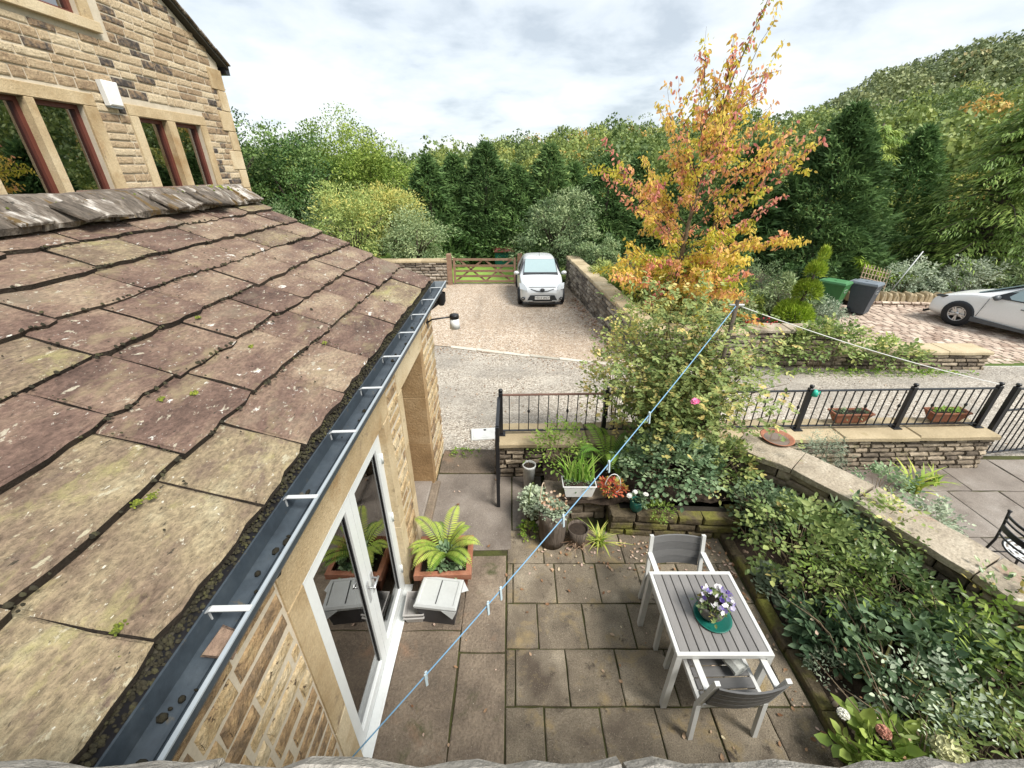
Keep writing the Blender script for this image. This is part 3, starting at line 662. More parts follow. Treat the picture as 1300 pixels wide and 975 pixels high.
# bed walls
stone_wall('bed_wall', 'small stone wall below the potted iris trough', (0.4, 3.86), (1.16, 3.86), -0.02, 0.36, 0.22, (0.07, 0.13), (0.2, 0.36), 'rough', 'walling', 17, cop=(0.045, 0.04, (0.3, 0.5), 'walling'))
stone_wall('mossy_bed_wall', 'mossy stone wall of the raised bed behind the patio chair', (1.16, 3.60), (2.66, 3.52), -0.02, 0.34, 0.24, (0.09, 0.17), (0.24, 0.55), 'rough', 'moss_stone', 18)
# dividing wall with wide coping, in four straight lengths that bend
DW = [(2.95, 4.42), (3.44, 3.98), (3.80, 3.42), (4.20, 2.50), (4.62, 1.45), (4.9, 0.4)]
dw = empty('dividing_wall', (0, 0, 0), 0, 'broad flat-topped dividing wall between shrub bed and side patio', 'wall')
for i, (a, b) in enumerate(zip(DW, DW[1:])):
    d = Vector((b[0] - a[0], b[1] - a[1])); L = d.length; rz = math.atan2(d.y, d.x)
    r_ = random.Random(40 + i)
    n_ = Vector((d.y, -d.x)).normalized()          # right-hand side of travel = bed side
    # core + bed face + patio face
    core = MB().box(0, L, -0.17, 0.17, -0.1, 0.733); core.build('core', MT['wall_core'], dw, (a[0], a[1], 0), (0, 0, rz))
    before = set(dw.children)
    tmp = empty('tmp'); lay_stones(tmp, 0, L, 0.0, 0.732, 'rough', 'walling', (0.07, 0.13), (0.2, 0.45), r_, y=-0.2, depth=0.1)
    lay_stones(tmp, 0, L, 0.0, 0.732, 'rough', 'walling', (0.12, 0.2), (0.3, 0.55), r_, y=0.2, depth=0.1, flip=True)
    Mx = Matrix.Translation((a[0], a[1], 0)) @ Matrix.Rotation(rz, 4, 'Z')
    for ch in list(tmp.children):
        lm = ch.matrix_basis.copy(); ch.parent = dw; ch.matrix_basis = Mx @ lm
    bpy.data.objects.remove(tmp)
def offs_poly(P, k):
    res = []
    for i, p in enumerate(P):
        a = Vector(P[max(i - 1, 0)]); b = Vector(P[min(i + 1, len(P) - 1)]); d = (b - a).normalized()
        res.append((p[0] + d.y * k, p[1] - d.x * k))
    return res
le, ri = offs_poly(DW, -0.24), offs_poly(DW, 0.24)
for i in range(len(DW) - 1):
    n = 5; r_ = random.Random(60 + i); A = []; B = []
    for k in range(n + 1):
        t = 0.002 + (1 - 0.004) * k / n; f = lambda P: (P[i][0] + (P[i + 1][0] - P[i][0]) * t + r_.uniform(-.012, .012), P[i][1] + (P[i + 1][1] - P[i][1]) * t + r_.uniform(-.012, .012))
        A.append(f(le)); B.append(f(ri))
    poly = A + B[::-1]; cx = sum(p[0] for p in poly) / len(poly); cy = sum(p[1] for p in poly) / len(poly)
    ins = [(cx + (p[0] - cx) * 0.99, cy + (p[1] - cy) * 0.99) for p in poly]
    m_ = MB(); m_.loft([[(p[0], p[1], 0.735) for p in poly], [(p[0], p[1], 0.797) for p in poly], [(p[0], p[1], 0.805 + r_.uniform(-.004, .004)) for p in ins]], True, True)
    m_.build('coping_slab', MT['coping_wet'], dw)
# rounded upright edging stones behind the sett paving
cw = empty('cobble_topped_wall', (11.9, 14.3, -0.42), -0.08, 'low wall topped with upright rounded stones behind the setts', 'wall')
MB().box(0, 5.6, 0.05, 0.4, -0.2, 0.24).build('core', MT['wall_core'], cw)
lay_stones(cw, 0, 5.6, 0, 0.22, 'dry', 'sett', (0.09, 0.13), (0.2, 0.4), random.Random(5), depth=0.2)
x = 0.0; rr = random.Random(8)
while x < 5.5:
    w = rr.uniform(0.11, 0.19); h = rr.uniform(0.24, 0.33)
    m_ = MB(); P = []
    for k in range(7):
        a = PI * k / 6; P.append((math.cos(a) * w * 0.48, 0.22 + math.sin(a) ** 0.7 * h))
    rings = [[(p[0] * q, yy, 0.2 + (p[1] - 0.2) * q) for p in P] for yy, q in ((0.02, 0.8), (0.08, 1.0), (0.36, 1.0), (0.42, 0.85))]
    m_.loft(rings, True, True); o = m_.build('top_stone', MT['coping'], cw, (x + w / 2, 0, 0)); o.rotation_euler = (0, rr.uniform(-.25, .1), 0); x += w
# setts
st = MB().prism([(7.6, 8.95), (30, 8.95), (30, 14.4), (9.4, 14.6)], -0.7, -0.44)
sett_floor = tag(st.build('sett_paving', MT['joint']), 'pinkish stone sett driveway under the white car', kind='structure')
pr = []
for i in range(4):
    r_ = random.Random(90 + i); j = lambda: r_.uniform(-.03, .03)
    m_ = MB(); c = ((-.5, -.5), (.5, -.5), (.5, .5), (-.5, .5))
    m_.loft([[(p[0] + j(), p[1] + j(), -.5) for p in c], [(p[0] * .97 + j(), p[1] * .95 + j(), 0.25) for p in c], [(p[0] * .8 + j(), p[1] * .75 + j(), 0.5) for p in c]], True, False)
    m_.add([(p[0] * .8, p[1] * .75, .5) for p in c], [(0, 1, 2, 3)])
    me = m_.mesh('sett'); me.materials.append(MT['sett']); pr.append(me)
SZ = -0.28
alls = []
rr = random.Random(4); y = 9.0; k = 0
while y < 14.4:
    dy_ = rr.uniform(0.15, 0.19); xl = 7.7 + (y - 9) * 0.36; x = xl + rr.uniform(0, .15)
    while x < 17.5:
        w = rr.uniform(0.2, 0.31); alls.append((x + w / 2, y + dy_ / 2, w, dy_)); x += w
    y += dy_
def sett_z(x, y): return -0.22 - (y - 9) * 0.03
alls.sort(key=lambda s: math.hypot(s[0], s[1]))
vis = [s for s in alls if s[0] / (s[1] * 0.92) < 1.36]
for s in vis[:300]:
    o = link('sett', pr[rr.randrange(4)], None, sett_floor, (s[0], s[1], sett_z(s[0], s[1]) - 0.04 + rr.uniform(-.006, .006)), (rr.uniform(-.03, .03), rr.uniform(-.03, .03), 0), (s[2] * .97, s[3] * .95, 0.09))
VV = []; FF = []; TT = []
base = np.array([v.co[:] for v in pr[0].vertices]); fb = [p.vertices[:] for p in pr[0].polygons]
for s in alls:
    if s in vis[:300]: continue
    b = len(VV) * 1; z = sett_z(s[0], s[1]) - 0.04 + rr.uniform(-.006, .006); tt = rr.random()
    for q in base: VV.append((s[0] + q[0] * s[2] * .97, s[1] + q[1] * s[3] * .95, z + q[2] * .09)); TT.append(tt)
    for f_ in fb: FF.append(tuple(i + b for i in f_))
me = np_mesh('sett_field', np.array(VV), np.array(FF), np.array(TT)); o = link('sett_field', me, MT['sett_t'], sett_floor); o['kind'] = 'stuff'
m_ = MB(); m_.add([(7.5, 8.9, sett_z(0, 8.9) - 0.045), (30, 8.9, sett_z(0, 8.9) - 0.045), (30, 14.6, sett_z(0, 14.6) - 0.045), (9.5, 14.6, sett_z(0, 14.6) - 0.045)], [(0, 1, 2, 3)])
o = m_.build('sett_bedding', MT['concrete'], sett_floor)
# concrete kerb edge of the sett drive at the lane
ke = empty('drive_kerb', (10.75, 8.62, -0.2), 0, 'grey concrete kerb between the lane and the sett paving', 'kerb')
for k in range(7): MB().box(k * 0.9, k * 0.9 + 0.89, 0, 0.16, -0.2, 0.03, 0.015).build('kerb_length', MT['cover'], ke)

# ================================================================== PARAPET UNDER THE VIEWPOINT
pp = empty('parapet', (0, 0, 2.9), 0, 'rough pale stone parapet wall overlooking the patio', 'wall')
x = -1.02; rr = random.Random(21)
for w in (0.62, 0.55, 0.6, 0.5, 0.7):
    n = 14; A = []; 
    for k in range(n + 1): A.append((x + 0.004 + (w - .008) * k / n, 0.2630 + 0.003 * math.sin(k * 1.3 + x * 9) + rr.uniform(-.005, .005)))
    m_ = MB()
    B = [(p[0], -0.35) for p in A]
    ring = lambda z, k: [(p[0], p[1] - k, z) for p in A] + [(p[0], p[1], z) for p in B[::-1]]
    m_.loft([ring(0.17, 0.0), ring(0.27, -0.006), ring(0.295, 0.012), ring(0.3, 0.03)], True, True)
    m_.build('coping_stone', MT['parapet'], pp); x += w
MB().box(-1.0, 3.5, -0.35, 0.20, -3.0, 0.165).build('wall', MT['mortar'], pp)
# ================================================================== THE ANNEXE (slate roof, gutter, glazed doors)
WX = -1.09; YE = 5.32                      # wall face, far end
an = empty('annexe', (0, 0, 0), 0, 'single storey sandstone annexe with stone slate roof and glazed double door', 'building')
D0, D1, DH = 1.40, 2.90, 2.02              # door opening
P0, P1, PH = 3.52, 4.45, 2.02              # porch opening
# wall carcass (boxes around the openings)
w = MB(); xi = WX - 0.35
for (y0, y1, z0, z1) in ((-0.3, D0, -.2, 2.5), (D0, D1, DH + .3, 2.5), (D1, P0, -.2, 2.5), (P0, P1, PH + .3, 2.5), (P1, YE, -.2, 2.5)):
    w.box(xi, WX + 0.012, y0, y1, z0, z1)
wall = w.build('wall', MT['mortar'], an)
# far gable
gm = MB(); gm.add([(WX, YE, -0.2), (-5.6, YE, -.2), (-5.6, YE, 2.4), (-3.36, YE, 3.5), (WX, YE, 2.5)], [(0, 1, 2, 3, 4)])
gm.add([(WX, YE - .3, -0.2), (-5.6, YE - .3, -.2), (-5.6, YE - .3, 2.4), (-3.36, YE - .3, 3.5), (WX, YE - .3, 2.5)], [(4, 3, 2, 1, 0)])
gm.build('gable_wall', MT['mortar'], an)
# face stones: local frame x = world y, face looking +X
fr = empty('tmp')
rr = random.Random(31)
lay_stones(fr, 0.0, 5.32, 0.0, 2.3, 'rough', 'rough_sand', (0.10, 0.16), (0.2, 0.5), rr, y=0.0, depth=0.05, gap=0.022,
           holes=((D0 - .15, D1 + .15, 0, 3), (P0 - .13, P1 + .13, 0, 3)))
Mx = Matrix.Translation((WX + 0.016, 0, 0)) @ Matrix.Rotation(PI / 2, 4, 'Z')
for ch in list(fr.children):
    lm = ch.matrix_basis.copy(); ch.parent = wall; ch.matrix_basis = Mx @ lm
bpy.data.objects.remove(fr)
# end-of-wall quoins on the far corner
z = 0.0; k = 0
# dressed stone: lintel band and jambs
def dressed(name, y0, y1, z0, z1, x0=WX - .2, x1=WX + .022, mat='sandstone'):
    return MB().box(x0, x1, y0 + .002, y1 - .002, z0 + .002, z1 - .002, 0.004).build(name, MT[mat], an)
ly = [-0.3, 0.62, 1.25, 3.06, 3.39, 4.58, 5.3]
for a, b in zip(ly, ly[1:]): dressed('lintel_stone', a, b, DH if (a in (1.25, 3.39)) else 2.31, 2.47)
for y0, y1 in ((D0 - .15, D0 + .008), (D1 - .008, D1 + .15)):
    for z0, z1 in ((0, .85), (.85, DH)): dressed('jamb_stone', y0, y1, z0, z1, x0=WX - .12)
for z0, z1 in ((0, .72), (.72, 1.4), (1.4, PH)):
    dressed('jamb_stone', P0 - .13, P0 + .01, z0, z1, x0=WX - .3)
    dressed('jamb_stone', P1 - .01, P1 + .13, z0, z1, x0=WX - .595, mat='sandstone_brown')
# porch recess: back wall, inner door, soffit, step
MB().box(WX - .66, WX - .60, P0 - .3, P1 + .3, 0, PH + .3).build('porch_back', MT['mortar'], an)
dr = MB().box(WX - .6, WX - .56, P0 + .05, P1 - .05, 0.1, 2.0).build('porch_door', MT['brown_frame'], an)
MB().box(WX - .555, WX - .545, P0 + .2, P1 - .2, 1.1, 1.8).build('door_pane', MT['glass_dark'], dr)
MB().box(WX - .56, WX - .35, P0 - .3, P0 - .001, 0, 2.2).build('porch_side', MT['sandstone'], an)
MB().box(WX - .6, WX - .01, P0 + .002, P1 - .002, -.05, 0.1, 0.015).build('porch_step', MT['grey_flag'], an)
MB().box(WX - .02, WX + .09, P0 - .12, P1 + .05, -.05, 0.06, 0.015).build('threshold', MT['flag'], an)
# room behind the glazed doors
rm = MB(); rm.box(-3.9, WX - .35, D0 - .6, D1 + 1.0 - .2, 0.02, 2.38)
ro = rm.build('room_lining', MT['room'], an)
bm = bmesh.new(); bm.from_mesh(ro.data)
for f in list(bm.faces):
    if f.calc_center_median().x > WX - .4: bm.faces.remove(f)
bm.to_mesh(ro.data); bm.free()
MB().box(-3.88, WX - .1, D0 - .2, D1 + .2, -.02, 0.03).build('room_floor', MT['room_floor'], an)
# glazed double door
gd = empty('glazed_door', (0, 0, 0)); gd.parent = an
fx0, fx1 = WX - .105, WX - .035
def fbox(name, y0, y1, z0, z1, x0=fx0, x1=fx1, mat='upvc', parent=gd, bev=0.008):
    return MB().box(x0, x1, y0, y1, z0, z1, bev).build(name, MT[mat], parent)
fbox('frame', D0 + .002, D0 + .065, 0.0, DH - .002); fbox('frame', D1 - .065, D1 - .002, 0.0, DH - .002)
fbox('frame', D0 + .066, D1 - .066, DH - .065, DH - .002); fbox('frame', D0 + .066, D1 - .066, 0.0, .05)
fbox('sill', D0, D1, 0.012, .03, WX - .036, WX + .05)
mid = (D0 + D1) / 2
for (a, b) in ((D0 + .068, mid - .002), (mid + .002, D1 - .068)):
    lf = fbox('door_leaf', a, a + .085, .055, DH - .07, fx0 + .012, fx1 + .012)
    bm_ = MB(); X0, X1 = fx0 + .012, fx1 + .012
    bm_.box(X0, X1, b - .085, b, .055, DH - .07, 0.008); bm_.box(X0, X1, a + .086, b - .086, .055, .17, 0.008); bm_.box(X0, X1, a + .086, b - .086, DH - .16, DH - .07, 0.008)
    bm_.build('leaf_rail', MT['upvc'], gd)
    sl_ = MB()
    for q in (a + .086, b - .098): sl_.box(X0 + .046, X0 + .054, q, q + .012, .171, DH - .161)
    sl_.build('gasket', MT['black'], gd)
    MB().box(X0 + .03, X0 + .045, a + .08, b - .08, .16, DH - .15).build('pane', MT['glass'], gd)
for yy, s in ((mid - .045, -1), (mid + .045, 1)):
    h_ = MB(); X1 = fx1 + .013
    h_.box(X1 - .001, X1 + .008, yy - .016, yy + .016, .88, 1.10, 0.004)
    h_.tube([(X1 + .006, yy, 1.04), (X1 + .05, yy, 1.04), (X1 + .055, yy + s * -.10, 1.045)], .009, 8)
    h_.build('door_handle', MT['alloy'], gd)
for zz in (.35, 1.05, 1.72): MB().tube([(fx1 + .02, D1 - .07, zz - .05), (fx1 + .02, D1 - .07, zz + .05)], .012, 8).build('hinge', MT['upvc'], gd)
# ---- roof
EX, EZ, SL = -1.098, 2.605, 0.46              # eave edge and slope (dz/dx)
ANG = math.atan(SL); RXE = -3.36; rz0 = EZ + (EX + 3.36) * SL           # ridge x
Y0, Y1 = -0.25, 5.55
rf = MB()
zt = lambda x: EZ - .075 + (EX - x) * SL
rf.add([(EX + .02, Y0, zt(EX + .02)), (EX + .02, Y1 - .02, zt(EX + .02)), (RXE, Y1 - .02, zt(RXE)), (RXE, Y0, zt(RXE))], [(0, 1, 2, 3)])
rf.add([(2 * RXE - EX, Y0, zt(EX)), (2 * RXE - EX, Y1 - .02, zt(EX)), (RXE, Y1 - .02, zt(RXE)), (RXE, Y0, zt(RXE))], [(3, 2, 1, 0)])
rf.add([(EX + .02, Y0, zt(EX) - .1), (EX + .02, Y1 - .02, zt(EX) - .1), (2 * RXE - EX, Y1 - .02, zt(EX) - .1), (2 * RXE - EX, Y0, zt(EX) - .1)], [(0, 1, 2, 3)])
roof = rf.build('roof', MT['deck'], an)
cosA, sinA = math.cos(ANG), math.sin(ANG)
def roof_pt(s, y, up=0.0):                 # s metres up the slope from the eave
    return (EX - s * cosA - up * -sinA * 1, y, EZ + s * sinA + up * cosA)
courses = [0.40, 0.36, 0.34, 0.33, 0.32, 0.30, 0.29, 0.28]
rr = random.Random(77)
def slate_mesh(w, l, t, r_):
    """w along the eave (local x), l up the slope (local y); lower edge at y = 0"""
    n = 6; lower = [(-w / 2 + w * k / n, r_.uniform(-.014, .014) + (0.02 * r_.random() if k in (0, n) else 0)) for k in range(n + 1)]
    m2 = 3; right = [(w / 2 + r_.uniform(-.008, .008), l * k / m2) for k in range(1, m2 + 1)]
    left = [(-w / 2 + r_.uniform(-.008, .008), l * k / m2) for k in range(m2, 0, -1)]
    P = lower + right + left
    I = [(p[0] * (1 - .022 / w), p[1] + (.012 if p[1] < .1 else 0)) for p in P]
    m_ = MB(); m_.loft([[(p[0], p[1], -t) for p in P], [(p[0], p[1] - .003, -.006) for p in P], [(p[0], p[1], r_.uniform(-.002, .002)) for p in I]], True, False)
    n_edge = len(P)
    c = (0, l * .5, r_.uniform(-.004, .007)); N = len(I)
    m_.add([(p[0], p[1], 0) for p in I] + [c], [(k, (k + 1) % N, N) for k in range(N)])
    m_.add([(p[0], p[1], -t) for p in P], [tuple(range(N - 1, -1, -1))])
    me = m_.mesh('slate')
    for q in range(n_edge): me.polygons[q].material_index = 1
    return me
s = 0.0; moss = []
for ci, ex in enumerate(courses):
    y = Y1 + rr.uniform(-.015, .02); first = True
    while y > Y0:
        wd = rr.uniform(0.42, 0.80) * (1.0 - 0.025 * ci)
        if first: wd = rr.uniform(0.3, 0.5) if ci % 2 else rr.uniform(0.5, 0.7); first = False
        yc = y - wd / 2
        near = max(0, min(1, (2.6 - yc) / 1.4)) * (1 - 0.1 * ci)
        tan = rr.random() < near * 0.9 + 0.06
        me = slate_mesh(wd - rr.uniform(.006, .02), ex + 0.17, rr.uniform(.042, .056), rr)
        me.materials.append(MT['slate_tan' if tan else 'slate']); me.materials.append(MT['slate_edge_shade'])
        o = link('slate', me, None, roof)
        lift = rr.uniform(.006, .020)
        # local x -> world -y direction of eave, local y -> up the slope
        p = Vector(roof_pt(s + rr.uniform(-.012, .012), yc, lift))
        Xa = Vector((0, -1, 0)) * -1
        Ya = Vector((-cosA, 0, sinA)); tilt = 0.098 + rr.uniform(-.014, .016)
        Ya = (Ya - Vector((sinA, 0, cosA)) * tilt).normalized()
        Za = Xa.cross(Ya); Za = Za if Za.z > 0 else -Za
        Xa = Ya.cross(Za)
        rot = Matrix((Xa, Ya, Za)).transposed().to_4x4() @ Matrix.Rotation(rr.uniform(-.018, .018), 4, 'Z')
        o.matrix_basis = Matrix.Translation(p) @ rot
        for q in range(rr.randint(2, 7)): moss.append((s + rr.uniform(.0, ex), y - wd + rr.uniform(-.012, .012), rr.uniform(.003, .007), 0))
        y -= wd
    for q in range(120): moss.append((s + ex - rr.uniform(-.004, .014), rr.uniform(0.1, Y1 - .05), rr.uniform(.004, .011), 0))
    s += ex
# moss clumps sitting in the joints, on the slates and along the eave
def clump_mesh(name, items, mat, parent, zfun):
    VV = []; FF = []; TT = []; r_ = random.Random(5)
    for (p, rad, t) in items:
        b = len(VV); n = 6
        for k in range(n):
            a = 2 * PI * k / n; q = rad * r_.uniform(.75, 1.3); VV.append((p[0] + q * math.cos(a), p[1] + q * math.sin(a), p[2] - rad * .3 + zfun(math.cos(a) * q)))
        for k in range(n):
            a = 2 * PI * (k + .5) / n; q = rad * r_.uniform(.45, .7); VV.append((p[0] + q * math.cos(a), p[1] + q * math.sin(a), p[2] + rad * r_.uniform(.3, .55) + zfun(math.cos(a) * q)))
        VV.append((p[0], p[1], p[2] + rad * .7))
        for k in range(n):
            k2 = (k + 1) % n; FF += [(b + k, b + k2, b + n + k), (b + k2, b + n + k2, b + n + k), (b + n + k, b + n + k2, b + 2 * n)]
        TT += [t] * (2 * n + 1)
    me = np_mesh(name, np.array(VV), np.array(FF), np.array(TT)); o = link(name, me, mat, parent); o['kind'] = 'stuff'
    return o
sl_z = lambda dx: -dx * SL
it = []
for (ss, y, rad, _) in moss:
    it.append((roof_pt(ss, y, 0.008), rad, rr.random()))
for q in range(70):
    it.append((roof_pt(rr.uniform(0.1, 2.5), rr.uniform(.3, 5.4), 0.002), rr.choice((.004, .005, .007, .011)), rr.random() * .7))
clump_mesh('moss_clumps', it, MT['moss_dark'], roof, sl_z)
it = [(roof_pt(-0.03 + rr.uniform(-.02, .045), rr.uniform(.2, 5.5), -0.045 + rr.uniform(-.02, .012)), rr.uniform(.003, .009), rr.random()) for _ in range(3600)]
clump_mesh('eave_moss', it, MT['moss_dark'], roof, sl_z)
it = []
for (ss, yy) in ((.70, 1.78), (.66, 2.5), (.62, 1.9), (1.42, 1.35), (.38, 1.2), (.36, 1.25), (.12, .78), (.05, .72), (1.05, 2.6), (.72, .9), (.34, 2.9)):
    for q in range(46): it.append((roof_pt(ss + rr.gauss(0, .006), yy + rr.gauss(0, .011), 0.001), rr.uniform(.0025, .005), rr.random()))
for q in range(160): it.append(((RXE + rr.uniform(.02, .2), rr.uniform(.3, 5.4), rz0 + .05 + rr.uniform(-.03, .02)), rr.uniform(.004, .011), rr.random() * .4))
for q in range(46): it.append(((RXE + rr.uniform(-.08, .16), rr.uniform(4.95, 5.35), rz0 + .07 + rr.uniform(-.03, .02)), rr.uniform(.010, .026), .5 + .5 * rr.random()))
clump_mesh('green_moss', it, MT['moss'], roof, sl_z)
# ridge stones
y = Y1 - .02; rr = random.Random(12); rz0 = EZ + (EX - RXE) * SL
while y > -0.3:
    wd = rr.uniform(.42, .62); j = lambda: rr.uniform(-.012, .012)
    prof = [(.285, -.11), (.29, -.075), (.2, .01), (.08, .085), (-.08, .085), (-.2, .01), (-.29, -.075), (-.285, -.11)]
    n = 5; rings = []
    for k in range(n + 1):
        yy = y - .006 - (wd - .012) * k / n
        rings.append([(RXE + px + j(), yy, rz0 + pz + j() * .9 + .012) for px, pz in prof])
    m_ = MB(); m_.loft(rings, False, False)
    for rg in (rings[0], rings[-1]): m_.add(rg, [tuple(range(len(prof)))])
    m_.build('ridge_stone', MT['ridge'], roof); y -= wd
# slivers of slate bedded along the ridge
for q in range(26):
    yy = rr.uniform(.3, 5.4); m_ = MB(); wv = rr.uniform(.12, .3)
    m_.box(-wv / 2, wv / 2, -.11, .11, -.012, .012, 0.004)
    o = m_.build('ridge_sliver', MT['ridge'], roof); o.matrix_basis = Matrix.Translation((RXE + .25 + rr.uniform(-.05, .06), yy, rz0 - .005)) @ Matrix.Rotation(ANG + rr.uniform(0, .15), 4, 'Y') @ Matrix.Rotation(PI / 2 + rr.uniform(-.3, .3), 4, 'Z')
# gutter
gt = empty('gutter', (0, 0, 0)); gt.parent = an
GX0, GX1, GZ = -1.060, -0.895, 2.555
prof = [(GX0, GZ), (GX0 + .004, GZ - .085), (GX0 + .07, GZ - .095), (GX1 - .035, GZ - .088), (GX1 - .012, GZ - .055), (GX1, GZ - .03), (GX1, GZ)]
inn = [(GX1 - .008, GZ), (GX1 - .01, GZ - .028), (GX1 - .022, GZ - .052), (GX1 - .042, GZ - .08), (GX0 + .07, GZ - .086), (GX0 + .012, GZ - .078), (GX0 + .008, GZ)]
ring = lambda y: [(p[0], y, p[1]) for p in prof + inn]
gy0, gy1 = 0.0, 5.62
m_ = MB(); m_.loft([ring(gy0), ring(2.2), ring(2.2005), ring(4.4), ring(4.4005), ring(gy1)], True, True); m_.build('trough', MT['gutter'], gt)
m_ = MB(); m_.box(GX0 + .004, GX1 - .004, gy1 + .001, gy1 + .006, GZ - .09, GZ); m_.build('end_cap', MT['gutter_edge'], gt)
MB().box(GX1 - .011, GX1 + .004, gy0, gy1, GZ + .001, GZ + .008).build('lip', MT['gutter_edge'], gt)
# step line inside the trough
MB().box(GX0 + .075, GX0 + .085, gy0, gy1 - .01, GZ - .089, GZ - .078).build('trough_rib', MT['gutter'], gt)
yb = 0.36; k = 0
while yb < 5.6:
    m_ = MB(); pts = [(GX0 + .004, yb, GZ - .05), (GX0 + .006, yb, GZ - .005), (GX0 + .025, yb, GZ + .006), (GX0 + .09, yb, GZ + .008), (GX1, yb, GZ + .011)]
    for a, b in zip(pts, pts[1:]): m_.bar(a, b, .022, .004)
    m_.build('gutter_bracket', MT['zinc'], gt); yb += 0.55 + rr.uniform(-.02, .02)
for q in range(70):
    yy = rr.uniform(.3, 5.4); o = MB().lathe([(0, .012), (.012, .006), (.014, -.004), (0, -.006)], n=6).build('debris', MT['moss_dark'], gt, (GX0 + rr.uniform(.03, .13), yy, GZ - .078)); q_ = rr.choice((.3, .4, .5, .7, 1.0)); o.scale = (q_ * rr.uniform(.6, 1.3), q_ * rr.uniform(.6, 1.8), q_)
m_ = MB(); m_.add([(-.05, -.03, 0), (.045, -.045, 0), (.06, .03, 0), (-.01, .06, 0), (-.045, -.025, .015), (.04, -.04, .015), (.055, .025, .015), (-.01, .05, .015)], [(0, 1, 2, 3), (4, 5, 6, 7), (0, 1, 5, 4), (1, 2, 6, 5), (2, 3, 7, 6), (3, 0, 4, 7)])
sh = m_.build('slate_shard', MT['slate'], None, (GX0 + .095, .82, GZ - .055), (.5, .35, .3)); tag(sh, 'broken shard of roof slate lying in the gutter', 'slate')
# downpipe and hopper at the far end
dp = MB(); dp.tube([(GX1 - .06, 5.42, GZ - .085), (GX1 - .06, 5.42, GZ - .2), (WX - .12, YE + .06, GZ - .4), (WX - .12, YE + .06, 0.0)], .035, 10); dp.build('downpipe', MT['black'], gt)
MB().lathe([(.035, -.2), (.06, -.14), (.062, -.06), (.062, -.03)], (GX1 - .05, 5.42, GZ - .07), 12).build('outlet', MT['black'], gt)
# fascia
MB().box(WX - .02, WX + .024, -0.2, YE + .2, 2.472, 2.545).build('fascia', MT['black'], an)
# outdoor lamp on an arm
lp = empty('wall_lamp', (WX, 5.0, 2.25), 0, 'small white cylindrical lamp with black cap on an arm below the gutter', 'lamp')
MB().tube([(0.0, 0, -.08), (.08, 0.01, -.03), (.33, .03, 0.0)], .011, 8).build('arm', MT['black'], lp)
MB().box(-.01, .025, -.04, .04, -.14, -.03, .004).build('wall_plate', MT['black'], lp)
MB().lathe([(0, .05), (.055, .05), (.06, .04), (.06, 0.0), (0, 0)], (.36, .03, -.02), 18).build('cap', MT['black'], lp)
MB().lathe([(0.0, 0), (.056, 0), (.066, -.13), (.0, -.13)], (.36, .03, -.022), 18).build('shade', MT['white'], lp)

# ================================================================== THE HOUSE WITH THE GABLE
HX = -5.0
hs = empty('gabled_house', (0, 0, 0), 0, 'tall sooty sandstone house with a gable and red brown windows', 'building')
HY0, HY1, HE = -1.5, 8.72, 5.5
apex_y = 3.6; sl_h = 0.577
top = lambda y: HE + (HY1 - y) * sl_h if y > apex_y else HE + (HY1 - apex_y) * sl_h - (apex_y - y) * sl_h
W1 = (4.5, 5.77, 3.35, 4.57); W2 = (6.55, 7.79, 3.35, 4.53); W3 = (5.15, 6.22, 5.47, 6.3)
# wall carcass with window holes built from strips
hw = MB()
ys = sorted({HY0, apex_y, HY1, W1[0], W1[1], W2[0], W2[1], W3[0], W3[1]})
for a, b in zip(ys, ys[1:]):
    c = (a + b) / 2; cut = [q for q in (W1, W2, W3) if q[0] - .001 < c < q[1] + .001]
    cut.sort(key=lambda q: q[2]); z0 = -0.3
    segs = []
    for q in cut: segs.append((z0, q[2])); z0 = q[3]
    for s0, s1 in segs: hw.box(HX - .3, HX - .012, a, b, s0, s1)
    v = [(x, y, z) for x in (HX - .3, HX - .012) for (y, z) in ((a, z0), (b, z0), (b, top(b)), (a, top(a)))]
    hw.add(v, [(0, 1, 2, 3), (7, 6, 5, 4), (0, 4, 5, 1), (3, 2, 6, 7), (0, 3, 7, 4), (1, 5, 6, 2)])
hwall = hw.build('wall', MT['mortar'], hs)
MB().box(HX - 6, HX - .3, HY1 - .3, HY1 - .02, -.3, HE).build('side_wall', MT['mortar'], hs)
fr = empty('tmp'); rr = random.Random(55)
dress = [(4.0, 5.95, 3.2, 4.70), (6.40, 7.94, 3.2, 4.66), (4.95, 6.53, 5.36, 7.0)]
lay_stones(fr, 4.75, HY1 - .2, 3.5, 6.3, 'house', 'house_stone', (0.075, 0.115), (0.13, 0.38), rr, y=0, depth=0.04, gap=0.02, holes=tuple((q[0], q[1], q[2], q[3]) for q in dress), top=lambda y: top(y) - .03)
Mx = Matrix.Translation((HX, 0, 0)) @ Matrix.Rotation(PI / 2, 4, 'Z')
for i, ch in enumerate(list(fr.children)):
    lm = ch.matrix_basis.copy(); ch.parent = hwall; ch.matrix_basis = Mx @ lm
bpy.data.objects.remove(fr)
print('house stones', len(hwall.children), 'annexe stones', len(wall.children))
def hd(name, y0, y1, z0, z1, x0=HX - .16, x1=HX + .012, mat='sandstone'):
    return MB().box(x0, x1, y0 + .002, y1 - .002, z0 + .002, z1 - .002, .004).build(name, MT[mat], hs)
